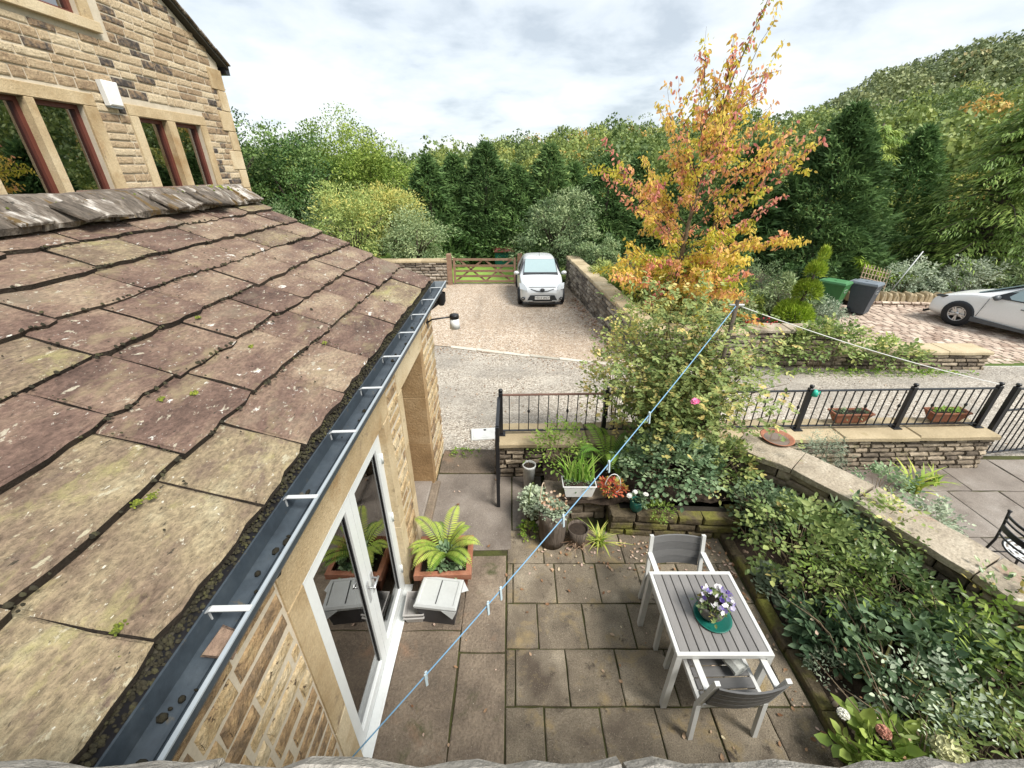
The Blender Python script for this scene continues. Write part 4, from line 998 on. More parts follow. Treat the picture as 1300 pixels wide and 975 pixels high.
def window(y0, y1, z0, z1, mull, zl, jl, jr, sillz, curtain):
    hd('lintel', y0 - jl, y1 + jr, z1, zl)
    hd('jamb', y0 - jl, y0, z0, z1); hd('jamb', y1, y1 + jr, z0, z1)
    hd('sill', y0 - jl - .03, y1 + jr + .03, sillz, z0, x1=HX + .05)
    edges = [y0] + [q for mm in mull for q in mm] + [y1]
    for mm in mull: hd('mullion', mm[0], mm[1], z0, z1)
    for a, b in zip(edges[0::2], edges[1::2]):
        wd = MB(); X0, X1 = HX - .14, HX - .07; t = .05
        wd.box(X0, X1, a, a + t, z0, z1, .006); wd.box(X0, X1, b - t, b, z0, z1, .006); wd.box(X0, X1, a + t, b - t, z1 - t, z1, .006); wd.box(X0, X1, a + t, b - t, z0, z0 + t, .006)
        fo = wd.build('window', MT['brown_frame'], hs)
        MB().box(HX - .115, HX - .105, a + t - .005, b - t + .005, z0 + t - .005, z1 - t + .005).build('pane', MT['glass_dark'], fo)
        cm = MB(); n = 16; cw_ = (b - a) * .45
        cm.loft([[(HX - .20 + .02 * math.sin(k * 1.9), b - .02 - cw_ * k / n, zz) for k in range(n + 1)] for zz in (z0, z1)], False)
        if curtain: cm.build('curtain', MT['curtain'], fo)
window(W1[0], W1[1], W1[2], W1[3], [(5.10, 5.20)], 4.70, .16, .18, 3.22, True)
window(W2[0], W2[1], W2[2], W2[3], [(7.06, 7.22)], 4.66, .15, .15, 3.22, True)
window(W3[0], W3[1], W3[2], W3[3], [], 6.45, .16, .16, 5.36, False)
ri_ = MB()
for q in (W1, W2, W3): ri_.box(HX - 2.2, HX - .33, q[0] - .4, q[1] + .4, q[2] - .5, q[3] + .2)
rmo = ri_.build('rooms', MT['room'], hs)
bm = bmesh.new(); bm.from_mesh(rmo.data)
for f in list(bm.faces):
    if f.calc_center_median().x > HX - .4: bm.faces.remove(f)
bm.to_mesh(rmo.data); bm.free()
# quoins at the far corner, verge slates, eave
z = 3.0; k = 0
while z < 5.3:
    L = .34 if k % 2 else .2; MB().box(HX - .25, HX + .015, HY1 - L + .003, HY1 + .012, z + .004, z + .296, .006).build('quoin', MT['sandstone'], hs); z += .3; k += 1
rv = MB(); t = .06
for (a, b) in ((HY1 + .16, apex_y), (apex_y, HY0)):
    za, zb = (HE - .16 * sl_h, top(apex_y)) if a > apex_y else (top(apex_y), top(HY0))
    v = [(x, y, z + dz) for x in (HX - 6, HX + .09) for (y, z) in ((a, za), (b, zb)) for dz in (.02, .02 + t)]
    rv.add(v, [(0, 1, 3, 2), (4, 6, 7, 5), (0, 4, 5, 1), (2, 3, 7, 6), (1, 5, 7, 3), (0, 2, 6, 4)])
hroof = rv.build('roof', MT['deck'], hs)
n = 14
for i in range(n):
    y = HY1 + .17 - i * .3; z = HE + .09 + (HY1 - y) * sl_h
    o = MB().box(-.5, .13, -.17, .17, -.012, .016, .004).build('verge_slate', MT['ridge'], hroof, (HX, y - .15, z + .15 * sl_h), (-math.atan(sl_h) - .03, 0, 0)); 
MB().box(HX - 6, HX + .06, HY1 + .1, HY1 + .21, HE - .14, HE - .04).build('eave_gutter', MT['black'], hs)
ab = empty('alarm_box', (HX + .012, 6.18, 4.58), 0, 'white alarm box on the gable wall between two windows', 'alarm box')
m_ = MB(); m_.loft([[(0, -.1, 0.02), (0, .1, 0.02), (0, .115, .28), (0, -.115, .28)], [(.06, -.1, 0.02), (.06, .1, 0.02), (.06, .115, .28), (.06, -.115, .28)], [(.075, -.085, .035), (.075, .085, .035), (.075, .1, .265), (.075, -.1, .265)]], True, True); m_.build('cover', MT['white'], ab)
MB().box(.0, .055, -.09, .09, 0.0, .019, .004).build('strobe', MT['gutter_edge'], ab)
# ================================================================== RAILINGS
def railing(name, label, p0, p1, posts, zb, zt, n_bal, knob=True, top_mat='iron', group=None):
    """p0,p1: plan ends; posts: list of t in 0..1"""
    d = Vector((p1[0] - p0[0], p1[1] - p0[1])); L = d.length
    root = empty(name, (p0[0], p0[1], 0), math.atan2(d.y, d.x), label, 'railing', group)
    MB().box(0, L, -.02, .02, zt - .012, zt).build('top_rail', MT[top_mat], root)
    MB().box(0, L, -.018, .018, zb + .05, zb + .062).build('bottom_rail', MT['iron'], root)
    for t in posts:
        m_ = MB(); x = t * L; m_.box(x - .028, x + .028, -.028, .028, zb, zt + .035, .004); m_.box(x - .06, x + .06, -.06, .06, zb, zb + .012)
        m_.lathe([(0, .0), (.02, 0.0), (.02, .012), (.032, .022), (.026, .045), (0, .052)], (x, 0, zt + .035), 12)
        m_.build('post', MT['iron'], root)
    bm_ = MB().box(-.006, .006, -.006, .006, zb + .055, zt - .006).mesh('baluster'); bm_.materials.append(MT['iron'])
    m2 = MB().box(-.006, .006, -.006, .006, zb + .055, zt - .006); zc = (zb + zt) / 2 + .05
    m2.lathe([(.007, -.03), (.018, -.012), (.018, .012), (.007, .03)], (0, 0, zc), 8)
    bk = m2.mesh('baluster'); bk.materials.append(MT['iron'])
    for k in range(n_bal):
        x = L * (k + 1) / (n_bal + 1)
        if any(abs(x - t * L) < .045 for t in posts): continue
        link('baluster', bk if (knob and k % 4 == 2) else bm_, None, root, (x, 0, 0))
    return root
ZB, ZT = 0.60, 1.23
railing('iron_railing', 'black iron railing with rusty top rail beside the path', (-0.17, 4.84), (2.62, 4.92), (0.006, 0.52), ZB, ZT, 20, top_mat='rust_iron')
railing('iron_railing', 'black iron railing standing above the terracotta troughs', (2.66, 4.92), (6.74, 5.04), (0.008, 0.345, 0.7, 0.995), ZB, ZT, 33)
rt = empty('path_handrail', (-0.175, 4.78, 0), 0, 'short black iron handrail panel standing on the path slab', 'railing')
MB().box(-.02, .02, -.72, 0, ZT - .02, ZT).build('top_rail', MT['iron'], rt)
MB().box(-.014, .014, -.72, 0, .12, .135).build('bottom_rail', MT['iron'], rt)
MB().box(-.022, .022, -.74, -.70, 0, ZT).build('post', MT['iron'], rt)
for k in range(5): MB().box(-.006, .006, -.6 + k * .115, -.588 + k * .115, .13, ZT - .01).build('baluster', MT['iron'], rt)
gate2 = railing('iron_gate', 'black iron garden gate standing beside the end of the low wall', (6.92, 5.02), (8.1, 5.2), (0.02, 0.98), 0.06, 1.22, 10, knob=False)
gate2['category'] = 'gate'
MB().box(0.03, 1.16, -.015, .015, .86, .875).build('middle_rail', MT['iron'], gate2)
# bright teal cap hung on a railing post
tc_ = empty('teal_cup', (4.12, 4.94, 1.16), 0, 'bright teal plastic cup hanging on a railing post', 'cup')
MB().lathe([(0, .085), (.025, .085), (.04, .06), (.045, 0.0), (.036, 0.0)], n=16).build('body', MT['teal_bright'], tc_)
MB().tube([(.03, 0, .05), (.07, 0, .06), (.075, 0, .02), (.042, 0, .012)], .006, 6).build('handle', MT['teal_bright'], tc_)

# ================================================================== TABLE AND CHAIRS
def table():
    t = empty('patio_table', (1.575, 2.14, 0), 0, 'square pale metal patio table with grey slatted top', 'table')
    H, W = 0.73, 0.72; h = W / 2
    fr_ = MB(); fr_.box(-h, h, -h, -h + .03, H - .045, H, .004); fr_.box(-h, h, h - .03, h, H - .045, H, .004)
    fr_.box(-h, -h + .03, -h + .03, h - .03, H - .045, H, .004); fr_.box(h - .03, h, -h + .03, h - .03, H - .045, H, .004)
    fr_.build('frame', MT['chair_frame'], t)
    n = 9; w = (W - .06) / n
    for k in range(n):
        x = -h + .03 + w * (k + .5); MB().box(x - w / 2 + .0035, x + w / 2 - .0035, -h + .031, h - .031, H - .022, H - .003, .003).build('slat', MT['slat'], t)
    MB().box(-h + .03, h - .03, -.02, .02, H - .045, H - .024).build('cross_bar', MT['chair_frame'], t)
    for sx in (-1, 1):
        for sy in (-1, 1):
            m_ = MB(); a = (sx * (h - .023), sy * (h - .023), H - .046); b = (sx * (h - .02), sy * (h - .02), 0)
            m_.bar(a, b, .045, .045); m_.build('leg', MT['chair_frame'], t)
    return t
table()
def chair(loc, rz, label):
    """seat faces local +y; back at -y"""
    t = empty('patio_chair', loc, rz, label, 'chair', 'grey slatted patio chairs'); W = .54; h = W / 2
    for sx in (-1, 1):
        x = sx * (h - .018)
        MB().bar((x, -.24, .0), (x, -.20, .40), .034, .036).bar((x, -.20, .40), (x * .97, -.285, .84), .034, .03).build('back_leg', MT['chair_frame'], t)
        MB().bar((x, .27, 0), (x, .245, .645), .034, .036).build('front_leg', MT['chair_frame'], t)
        MB().bar((x, -.235, .655), (x, .275, .66), .045, .025).build('armrest', MT['chair_frame'], t)
        MB().bar((x * .93, -.20, .405), (x * .93, .25, .42), .03, .04).build('seat_rail', MT['chair_frame'], t)
    MB().bar((-h + .04, .245, .415), (h - .04, .245, .415), .03, .04).bar((-h + .04, -.2, .40), (h - .04, -.2, .40), .03, .04).build('cross_rail', MT['chair_frame'], t)
    for k in range(5):
        y = -.17 + k * .085; MB().box(-h + .05, h - .05, y - .038, y + .038, .425, .44, .004).build('seat_slat', MT['slat_dark'], t)
    for k in range(4):
        z = .53 + k * .078; y = -.215 - (z - .4) * .19
        n = 8; m_ = MB(); rings = []
        for q in range(n + 1):
            u = -1 + 2 * q / n; yy = y - .035 * (1 - u * u)
            rings.append([(u * (h - .04), yy - .006, z - .036), (u * (h - .04), yy + .008, z - .036), (u * (h - .04), yy - .006, z + .036), (u * (h - .04), yy - .02, z + .036)])
        m_.loft(rings, True, True); m_.build('back_slat', MT['slat_dark'], t)
    return t
chair((1.565, 2.52, 0), PI, 'grey slatted patio chair tucked under the table beside the mossy bed wall')
chair((1.615, 1.83, 0), 0.03, 'grey slatted patio chair with a cellophane bundle on its seat')
# bundle in cellophane on the chair
cb = empty('cellophane_bundle', (1.70, 1.90, .445), .4, 'clear cellophane wrapped bundle lying on a patio chair seat', 'bundle')
r_ = random.Random(2); rings = []
for k in range(7):
    u = k / 6; rad = .06 * (1 - .5 * u) + .01; rings.append([(rad * math.cos(a) * r_.uniform(.85, 1.15), -.12 + .3 * u, rad + rad * math.sin(a) * r_.uniform(.8, 1.1) * .7) for a in [2 * PI * q / 9 for q in range(9)]])
MB().loft(rings, True, True).build('wrap', MT['cellophane'], cb)
m_ = MB()
for k in range(9):
    a = r_.uniform(0, 6.28); m_.tube([(.015 * math.cos(a), -.1, .05 + .01 * math.sin(a)), (.03 * math.cos(a), .16, .06 + .03 * math.sin(a))], .004, 5)
m_.build('stems', MT['pale_timber'], cb)

# ================================================================== LEAF MACHINERY
def unit(a): return a / np.maximum(np.linalg.norm(a, axis=1, keepdims=True), 1e-9)
def leaf_mesh(name, C, D, N, L, W, tint, quad=False, droop=0.12, fold=0.18):
    n = len(C); D = unit(D); S = unit(np.cross(D, N)); N = np.cross(S, D)
    L = np.broadcast_to(np.asarray(L, float), (n,))[:, None]; W = np.broadcast_to(np.asarray(W, float), (n,))[:, None]
    base = C; mid = C + D * L * .45; tip = C + D * L - N * L * droop
    le = mid + S * W * .5; ri = mid - S * W * .5
    if quad:
        V = np.stack([base, ri, tip, le], 1).reshape(-1, 3); F = np.arange(4 * n).reshape(n, 4); T = np.repeat(tint, 4)
    else:
        m1 = C + D * L * .30; m2 = C + D * L * .66 - N * L * droop * .45
        r1, l1 = m1 - S * W * .47, m1 + S * W * .47; r2, l2 = m2 - S * W * .40, m2 + S * W * .40
        m1 = m1 - N * W * fold; m2 = m2 - N * W * fold * .8
        V = np.stack([base, r1, r2, tip, l2, l1, m1, m2], 1).reshape(-1, 3)
        b = (np.arange(n) * 8)[:, None]
        F = np.concatenate([b + np.array([q]) for q in ((0, 1, 6), (1, 2, 7), (1, 7, 6), (2, 3, 7), (3, 4, 7), (4, 5, 7), (5, 6, 7), (5, 0, 6))], 0); T = np.repeat(tint, 8)
    return np_mesh(name, V, F, T)
def leaves(name, parent, mat, C, D, N, L, W, tint, quad=False, **kw):
    o = link(name, leaf_mesh(name, C, D, N, L, W, np.clip(tint, 0, 1), quad, **kw), mat, parent); return o
def rdirs(rg, n): return unit(rg.normal(size=(n, 3)))
def lobed(rg, d, k=9, amp=.3):
    """uneven outline: bumps of radius over direction"""
    q = rdirs(rg, k); a = rg.uniform(-1, 1, k); s = np.clip(d @ q.T, 0, 1) ** 4
    return 1 + amp * (s * a).sum(1)
def crown(name, parent, mat, rg, rad, ncl, per, clr, L, W, shell=.55, zc=0.0, up=.3, amp=.3, tint_m=.45, tint_s=.2, quad=True, zmin=None, flat=.7):
    d = rdirs(rg, ncl); rr_ = (shell + (1 - shell) * rg.random(ncl)) * lobed(rg, d, 10, amp)
    rr_ = np.where(rg.random(ncl) < .25, rr_ * rg.uniform(.3, .9, ncl), rr_)
    cc = d * rr_[:, None] * np.array(rad)
    ct = np.clip(rg.normal(tint_m, tint_s, ncl) + d[:, 2] * .08, 0, 1)
    C = np.repeat(cc, per, 0); O = np.repeat(d, per, 0); n = len(C)
    off = rdirs(rg, n) * (rg.uniform(.35, 1.0, n) * np.repeat(rg.uniform(.6, 1.45, ncl), per))[:, None] * clr * 1.2 * np.array([1, 1, flat])
    off[:, 2] = np.where(off[:, 2] < -.4 * clr, -off[:, 2], off[:, 2]); C = C + off
    if zmin is not None:
        k = C[:, 2] > zmin; C, O, off, = C[k], O[k], off[k]; ct2 = np.repeat(ct, per)[k]; n = len(C)
    else: ct2 = np.repeat(ct, per)
    D = unit(O * .5 + unit(off) * .6 + rdirs(rg, n) * .7 + np.array([0, 0, -.15])); N = unit(rdirs(rg, n) * .35 + O * .3 + unit(off) * .75 + np.array([0, 0, .35]))
    C[:, 2] += zc
    return leaves(name, parent, mat, C, D, N, L * rg.uniform(.65, 1.3, n), W * rg.uniform(.7, 1.25, n), ct2 + rg.normal(0, .12, n), quad)
def limbs(name, parent, mat, rg, base, spread, h, n, r0, up=.8, sides=6):
    m_ = MB()
    for k in range(n):
        a = 2 * PI * k / n + rg.uniform(-.4, .4); q = rg.uniform(.5, 1); e_ = (base[0] + spread * q * math.cos(a), base[1] + spread * q * math.sin(a), base[2] + h * rg.uniform(.6, 1))
        mid_ = tuple(base[i] + (e_[i] - base[i]) * .5 + (0 if i < 2 else h * .12) for i in range(3))
        m_.tube([base, mid_, e_], [r0, r0 * .65, r0 * .2], sides)
    return m_.build(name, mat, parent)
def fern(loc, n, Lf, label, rg, name='fern', rise=.75, mat='fern', cat='fern', tilt=0.0, tm=.5):
    t = empty(name, loc, 0, label, cat)
    for k in range(n):
        a = 2 * PI * k / n + rg.uniform(-.3, .3); l = Lf * rg.uniform(.7, 1.1); h = rise * rg.uniform(.6, 1.2)
        m_n = 27; C = []; D = []; N = []; LL = []; 
        P = []
        for q in range(m_n + 1):
            u = q / m_n; rad = l * (u * .85); z = l * h * (u * 1.5 - 1.05 * u * u); P.append(np.array([rad * math.cos(a), rad * math.sin(a), z]))
        for q in range(1, m_n + 1):
            dv = unit((P[q] - P[q - 1])[None])[0]; side = unit(np.cross(dv, [0, 0, 1.0])[None])[0]; u = q / m_n
            pl_ = l * .145 * math.sin(PI * min(1, u * .92 + .12)) ** .8
            for s in (-1, 1): C.append(P[q]); D.append(side * s + dv * .35); N.append(np.cross(side, dv)); LL.append(pl_ + .01)
        n_ = len(C); LL = np.array(LL); ff = rg.uniform(tm - .3, tm + .4)
        fo = leaves('frond', t, LF[mat], np.array(C), np.array(D), np.array(N), LL, np.minimum(LL * .36, l * .030), np.full(n_, ff) + rg.normal(0, .06, n_), droop=.15)
        me2 = MB().tube([tuple(p) for p in P[::3]], [.004 * (1 - .7 * q_ / len(P[::3])) for q_ in range(len(P[::3]))], 4).build('stalk', MT['green_stem'], fo)
    return t
def blades(parent, name, mat, rg, n, L, W, spread, lean=.3, tm=.5):
    V = []; F = []; T = []
    for k in range(n):
        a = rg.uniform(0, 2 * PI); r0 = spread * math.sqrt(rg.random()); b = np.array([r0 * math.cos(a), r0 * math.sin(a) , 0]); l = L * rg.uniform(.6, 1.1)
        a2 = rg.uniform(0, 2 * PI); d = np.array([math.cos(a2), math.sin(a2), 0]); s = np.array([-d[1], d[0], 0]); le_ = lean * rg.uniform(.2, 1.4)
        i0 = len(V); m = 5; t_ = rg.normal(tm, .25)
        for q in range(m + 1):
            u = q / m; p = b + d * l * le_ * u * u + np.array([0, 0, l * (u - .35 * le_ * u * u)]); w = W * (1 - u) ** .6 * .5 + .0006
            V += [p - s * w, p + s * w]; T += [t_ + u * .1] * 2
        for q in range(m): F.append((i0 + 2 * q, i0 + 2 * q + 1, i0 + 2 * q + 3, i0 + 2 * q + 2))
    return link(name, np_mesh(name, np.array(V), np.array(F), np.clip(np.array(T), 0, 1)), mat, parent)
def sprigs(parent, mat, rg, n, rad, zc, per, L, W, tm=.5, ts=.2, dome=True, seglen=.16, flat=1.0, rose=False):
    """leafy shoots: each shoot carries opposite leaves along its length"""
    d = rdirs(rg, n)
    if dome: d[:, 2] = np.abs(d[:, 2]) * .9 - .1
    base = d * np.array(rad) * (rg.uniform(.45, 1.0, n) ** .6)[:, None] * lobed(rg, d, 10, .25)[:, None]
    ax = unit(d * .55 + rdirs(rg, n) * .6 + np.array([0, 0, .25])); C = []; D = []; N = []; T = []; ct = rg.normal(tm, ts, n); LS = []
    for q in range(per):
        u = (q + 1) / per; side = unit(np.cross(ax, rdirs(rg, n) * .35 + np.array([0, 0, 1.0])))
        s = 1 if q % 2 else -1
        if q == per - 1: s = 0
        C.append(base + ax * (seglen * u) * flat - np.array([0, 0, .04]) * u * u); D.append(side * s + ax * .55 + np.array([0, 0, -.1])); N.append(unit(np.cross(side, ax)) * np.sign(np.cross(side, ax)[:, 2:3] + 1e-6) + rdirs(rg, n) * .3)
        T.append(ct + rg.normal(0, .07, n)); LS.append(L * np.repeat(rg.uniform(.6, 1.35, n)[:, None], 1, 1)[:, 0] * rg.uniform(.75, 1.15, n) * (1.0 if q else .8))
    C = np.concatenate(C); C[:, 2] += zc
    LS = np.concatenate(LS)
    return leaves('leaves', parent, mat, C, np.concatenate(D), np.concatenate(N), LS, LS * (W / L), np.concatenate(T))
def stems(parent, rg, n, rad, h, r0=.006, mat='twig', name='stems'):
    m_ = MB()
    for k in range(n):
        a = rg.uniform(0, 2 * PI); q = rg.uniform(.2, .95); e_ = (rad[0] * q * math.cos(a), rad[1] * q * math.sin(a), h * rg.uniform(.5, 1.05)); b = (rad[0] * .25 * q * math.cos(a + .4), rad[1] * .25 * q * math.sin(a + .4), 0)
        mid_ = (b[0] * .5 + e_[0] * .5 - .02, b[1] * .5 + e_[1] * .5 + .02, e_[2] * .6); m_.tube([b, mid_, e_], [r0, r0 * .7, r0 * .35], 5)
    return m_.build(name, MT[mat], parent)
def petals(parent, name, mat, rg, C, r, n_p=5, tint=None, up=.6):
    """small open flowers at points C"""
    n = len(C); cs = np.repeat(C, n_p, 0); ax = unit(rdirs(rg, n) * .6 + np.array([0, -.3, up])); A = np.repeat(ax, n_p, 0)
    u = unit(np.cross(A, np.array([0.3, .1, 1.0]))); v = np.cross(A, u); th = np.tile(np.arange(n_p) * 2 * PI / n_p, n)[:, None]
    D = u * np.cos(th) + v * np.sin(th) + A * .25
    t = np.repeat(tint if tint is not None else rg.random(n), n_p)
    return leaves(name, parent, mat, cs, D, A, r, r * .95, t, droop=.05, fold=.05)

# ================================================================== POTS AND BOXES ON THE PATIO
def pot(loc, prof, mat, label, name='flower_pot', cat='pot', sx=1, sy=1, n=22, soil=None, rz=0):
    t = empty(name, loc, rz, label, cat); MB().lathe(prof, (0, 0, 0), n, sx, sy).build('body', MT[mat], t)
    if soil: MB().lathe([(0, soil[1] + .01), (soil[0] * .6, soil[1] + .006), (soil[0], soil[1])], n=n, sx=sx, sy=sy).build('soil', MT['soil'], t)
    return t
G = np.random.default_rng(11)
# pansies on the table
pb = pot((1.585, 2.10, .738), [(0, 0), (.075, 0), (.098, .04), (.105, .10), (.10, .13), (.088, .13), (.085, .10)], 'stone_bowl', 'grey stone bowl planted with white and purple pansies on the table', 'pansy_bowl', 'flower bowl', soil=(.088, .11))
sprigs(pb, LF['shrub'], G, 60, (.11, .11, .09), .13, 3, .035, .022, .6, seglen=.04)
fc = rdirs(G, 46) * np.array([.12, .12, .07]); fc[:, 2] = np.abs(fc[:, 2]) + .17; fc[:, 0] += .02
petals(pb, 'flowers', LF['petals'], G, fc, .022, 5)
pd = tag(MB().lathe([(0, 0), (.13, 0), (.145, .014), (.14, .018), (.125, .006), (0, .006)], n=28).build('saucer', MT['teal'], None, (1.60, 2.08, .7285)), 'dark teal plastic saucer under the pansy bowl', 'saucer')
# terracotta planter with fern
pl_ = empty('square_planter', (-.70, 3.02, 0), .03, 'square terracotta planter holding a yellow green fern', 'planter')
m_ = MB(); sq = lambda r, z: [(-r, -r * .88, z), (r, -r * .88, z), (r, r * .88, z), (-r, r * .88, z)]
m_.loft([sq(.22, 0), sq(.255, .27)], True, True); m_.build('body', MT['terracotta'], pl_)
m_ = MB(); m_.loft([sq(.27, .25), sq(.285, .255), sq(.285, .325), sq(.278, .33), sq(.232, .33), sq(.228, .27)], True, False); m_.build('rim', MT['terracotta'], pl_)
m_ = MB(); m_.loft([sq(.231, .285), sq(.1, .30)], True, True); m_.build('soil', MT['soil'], pl_)
fern((-.70, 3.05, .29), 16, .49, 'arching yellow green fern growing in the terracotta planter', G, rise=1.1, tm=.5)
sh_ = empty('trailing_ivy', (-.68, 2.98, .29), 0, 'dark trailing ivy under the fern in the terracotta planter', 'ivy'); sprigs(sh_, LF['bluegreen'], G, 70, (.16, .14, .12), .03, 4, .045, .035, .45, seglen=.08)
# recycling crate with lid, stacked trays
cr = empty('storage_crate', (-.70, 2.61, 0), -.12, 'charcoal crate under a pale cracked grey lid', 'crate')
m_ = MB(); rc = lambda x, y, z: [(-x, -y, z), (x, -y, z), (x, y, z), (-x, y, z)]
m_.loft([rc(.16, .12, 0), rc(.19, .15, .27)], True, True); m_.build('body', MT['charcoal_plastic'], cr)
ld = MB(); ld.loft([rc(.20, .16, .25), rc(.205, .165, .285), rc(.19, .15, .305), rc(.17, .13, .305), rc(.165, .125, .295)], True, False); ld.add(rc(.165, .125, .295), [(0, 1, 2, 3)]); lo = ld.build('lid', MT['pale_plastic'], cr)
MB().box(-.004, .004, -.125, .125, .2952, .300).build('seam', MT['charcoal_plastic'], lo)
for (a, b, c) in (((.205, -.166, .27), (.06, -.167, .27), (.17, -.185, .19)), ((.206, .155, .275), (.207, .03, .275), (.26, .10, .22))):
    v = [Vector(a), Vector(b), Vector(c)]; m_ = MB(); n_ = (v[1] - v[0]).cross(v[2] - v[0]).normalized() * .004; m_.loft([[tuple(p) for p in v], [tuple(p + n_) for p in v]], True, True); m_.build('lid_flap', MT['pale_plastic'], lo)
tr = empty('stacked_tray', (-.945, 2.60, 0), .05, 'two nested grey plastic trays beside the door frame', 'tray')
for z in (0, .05):
    m_ = MB(); m_.loft([rc(.075, .10, z), rc(.09, .12, z + .085), rc(.10, .13, z + .087), rc(.10, .13, z + .095), rc(.088, .118, z + .095), rc(.074, .10, z + .012)], True, False); m_.add(rc(.074, .10, z + .012), [(0, 1, 2, 3)]); m_.build('tray', MT['grey_plastic'], tr)
# bark effect tall pot
lg = pot((.47, 3.50, 0), [(0, 0), (.145, 0), (.155, .12), (.165, .35), (.17, .50), (.155, .50), (.15, .45)], 'log', 'tall bark textured brown pot of grey sedum at the patio corner', 'bark_pot', 'pot', soil=(.142, .46))
sprigs(lg, LF['silver'], G, 130, (.15, .15, .08), .50, 4, .034, .028, .6, seglen=.05)
petals(lg, 'flower_heads', LF['dead'], G, (rdirs(G, 40) * np.array([.14, .14, .05]) + np.array([0, 0, .62])), .018, 5)['kind'] = 'stuff'
dk = pot((.76, 3.46, 0), [(0, 0), (.085, 0), (.105, .13), (.12, .25), (.112, .25), (.108, .2)], 'log', 'small dark pot of dry brown grass beside the bark textured pot', 'small_pot', 'pot', soil=(.108, .21))
blades(dk, 'dry_grass', LF['dead'], G, 150, .2, .006, .09, 1.0, .35)
# iris trough
it_ = empty('iris_trough', (.80, 3.86, .42), 0, 'white tapered trough planted with upright green iris', 'planter')
m_ = MB(); m_.loft([rc(.155, .085, 0), rc(.19, .10, .16), rc(.20, .105, .165), rc(.192, .097, .17), rc(.182, .09, .14)], True, False); m_.add(rc(.155, .085, 0), [(3, 2, 1, 0)]); m_.build('body', MT['white'], it_)
MB().add(rc(.184, .092, .15), [(0, 1, 2, 3)]).build('soil', MT['soil'], it_)
b_ = blades(it_, 'iris_leaves', LF['grassblade'], G, 75, .42, .016, .10, .35, .5); b_.location = (.02, .05, .11); b_.scale = (1.8, .6, 1)
sprigs(it_, LF['bluegreen'], G, 60, (.17, .08, .05), .15, 3, .03, .018, .5, seglen=.05)
# green basket of sedum with hoops
gb = pot((.27, 3.86, .02), [(0, 0), (.09, 0), (.13, .10), (.145, .22), (.135, .22), (.13, .16)], 'moss_stone', 'mossy green basket of pale sedum with two hooped handles', 'sedum_basket', 'basket', soil=(.132, .18))
sprigs(gb, LF['silver'], G, 320, (.21, .2, .19), .26, 4, .034, .03, .75, seglen=.05)
for (dx, mt_) in ((-.03, 'green_stem'), (.10, 'pale_timber')):
    MB().tube([(dx + .11 * math.cos(a) * .4, .13 * math.cos(a), .2 + .33 * math.sin(a)) for a in [PI * k / 10 for k in range(11)]], .007, 6).build('hoop', MT[mt_], gb)
# white pot
wp = pot((.23, 4.42, .0), [(0, 0), (.065, 0), (.085, .36), (.09, .365), (.09, .40), (.082, .40), (.078, .36)], 'white', 'narrow white pot of dry stems against the end of the railing wall', 'tall_pot', 'pot', soil=(.079, .37))
stems(wp, G, 12, (.08, .08), .5, .004)
# red basket with handle
rb = pot((1.20, 3.82, .42), [(0, 0), (.06, 0), (.085, .09), (.095, .12), (.086, .12), (.08, .08)], 'grey_plastic', 'pale hooped basket of red and yellow leaves on the bed wall', 'red_leaf_basket', 'basket', soil=(.083, .09))
MB().tube([(.095 * math.cos(a), 0, .11 + .2 * math.sin(a)) for a in [PI * k / 10 for k in range(11)]], .005, 6).build('handle', MT['white'], rb)
sprigs(rb, LF['redplant'], G, 110, (.13, .12, .07), .12, 4, .036, .024, .35, .3, seglen=.06)
# green glass jar of white flowers
gj = pot((1.46, 3.66, .33), [(0, 0), (.05, 0), (.07, .04), (.078, .12), (.07, .15), (.062, .15), (.066, .11)], 'teal', 'dark green pot of white roses standing on the mossy wall', 'rose_pot', 'pot')
sprigs(gj, LF['bluegreen'], G, 40, (.08, .08, .07), .16, 3, .04, .028, .5, seglen=.05)
wf = np.array([[-.10, -.01, .21], [-.085, .03, .19], [.09, .0, .23], [.10, .03, .2], [-.02, .05, .22]]); 
for s_, k in ((.035, 9), (.026, 7), (.016, 5)): petals(gj, 'flower', LF['petals'], G, wf + np.array([0, 0, .02 - s_ * .5]), s_, k, tint=np.full(5, .95), up=2.0)
# terracotta saucer bird bath on a post
bb = empty('bird_bath', (3.42, 4.42, .30), 0, 'shallow terracotta bird bath dish with water by the dividing wall', 'bird bath')
MB().lathe([(.07, 0), (.05, .06), (.045, .42), (.08, .47)], n=16).build('pedestal', MT['walling'], bb)
MB().lathe([(0, .47), (.12, .475), (.19, .53), (.2, .54), (.185, .54), (.12, .495), (0, .49)], n=28).build('dish', MT['terracotta'], bb)
wm, wt, wb = material('still_water'); wb.inputs['Base Color'].default_value = (.16, .12, .09, 1); wb.inputs['Roughness'].default_value = .05
MB().lathe([(0, .515), (.165, .515)], n=24).build('water', wm, bb)
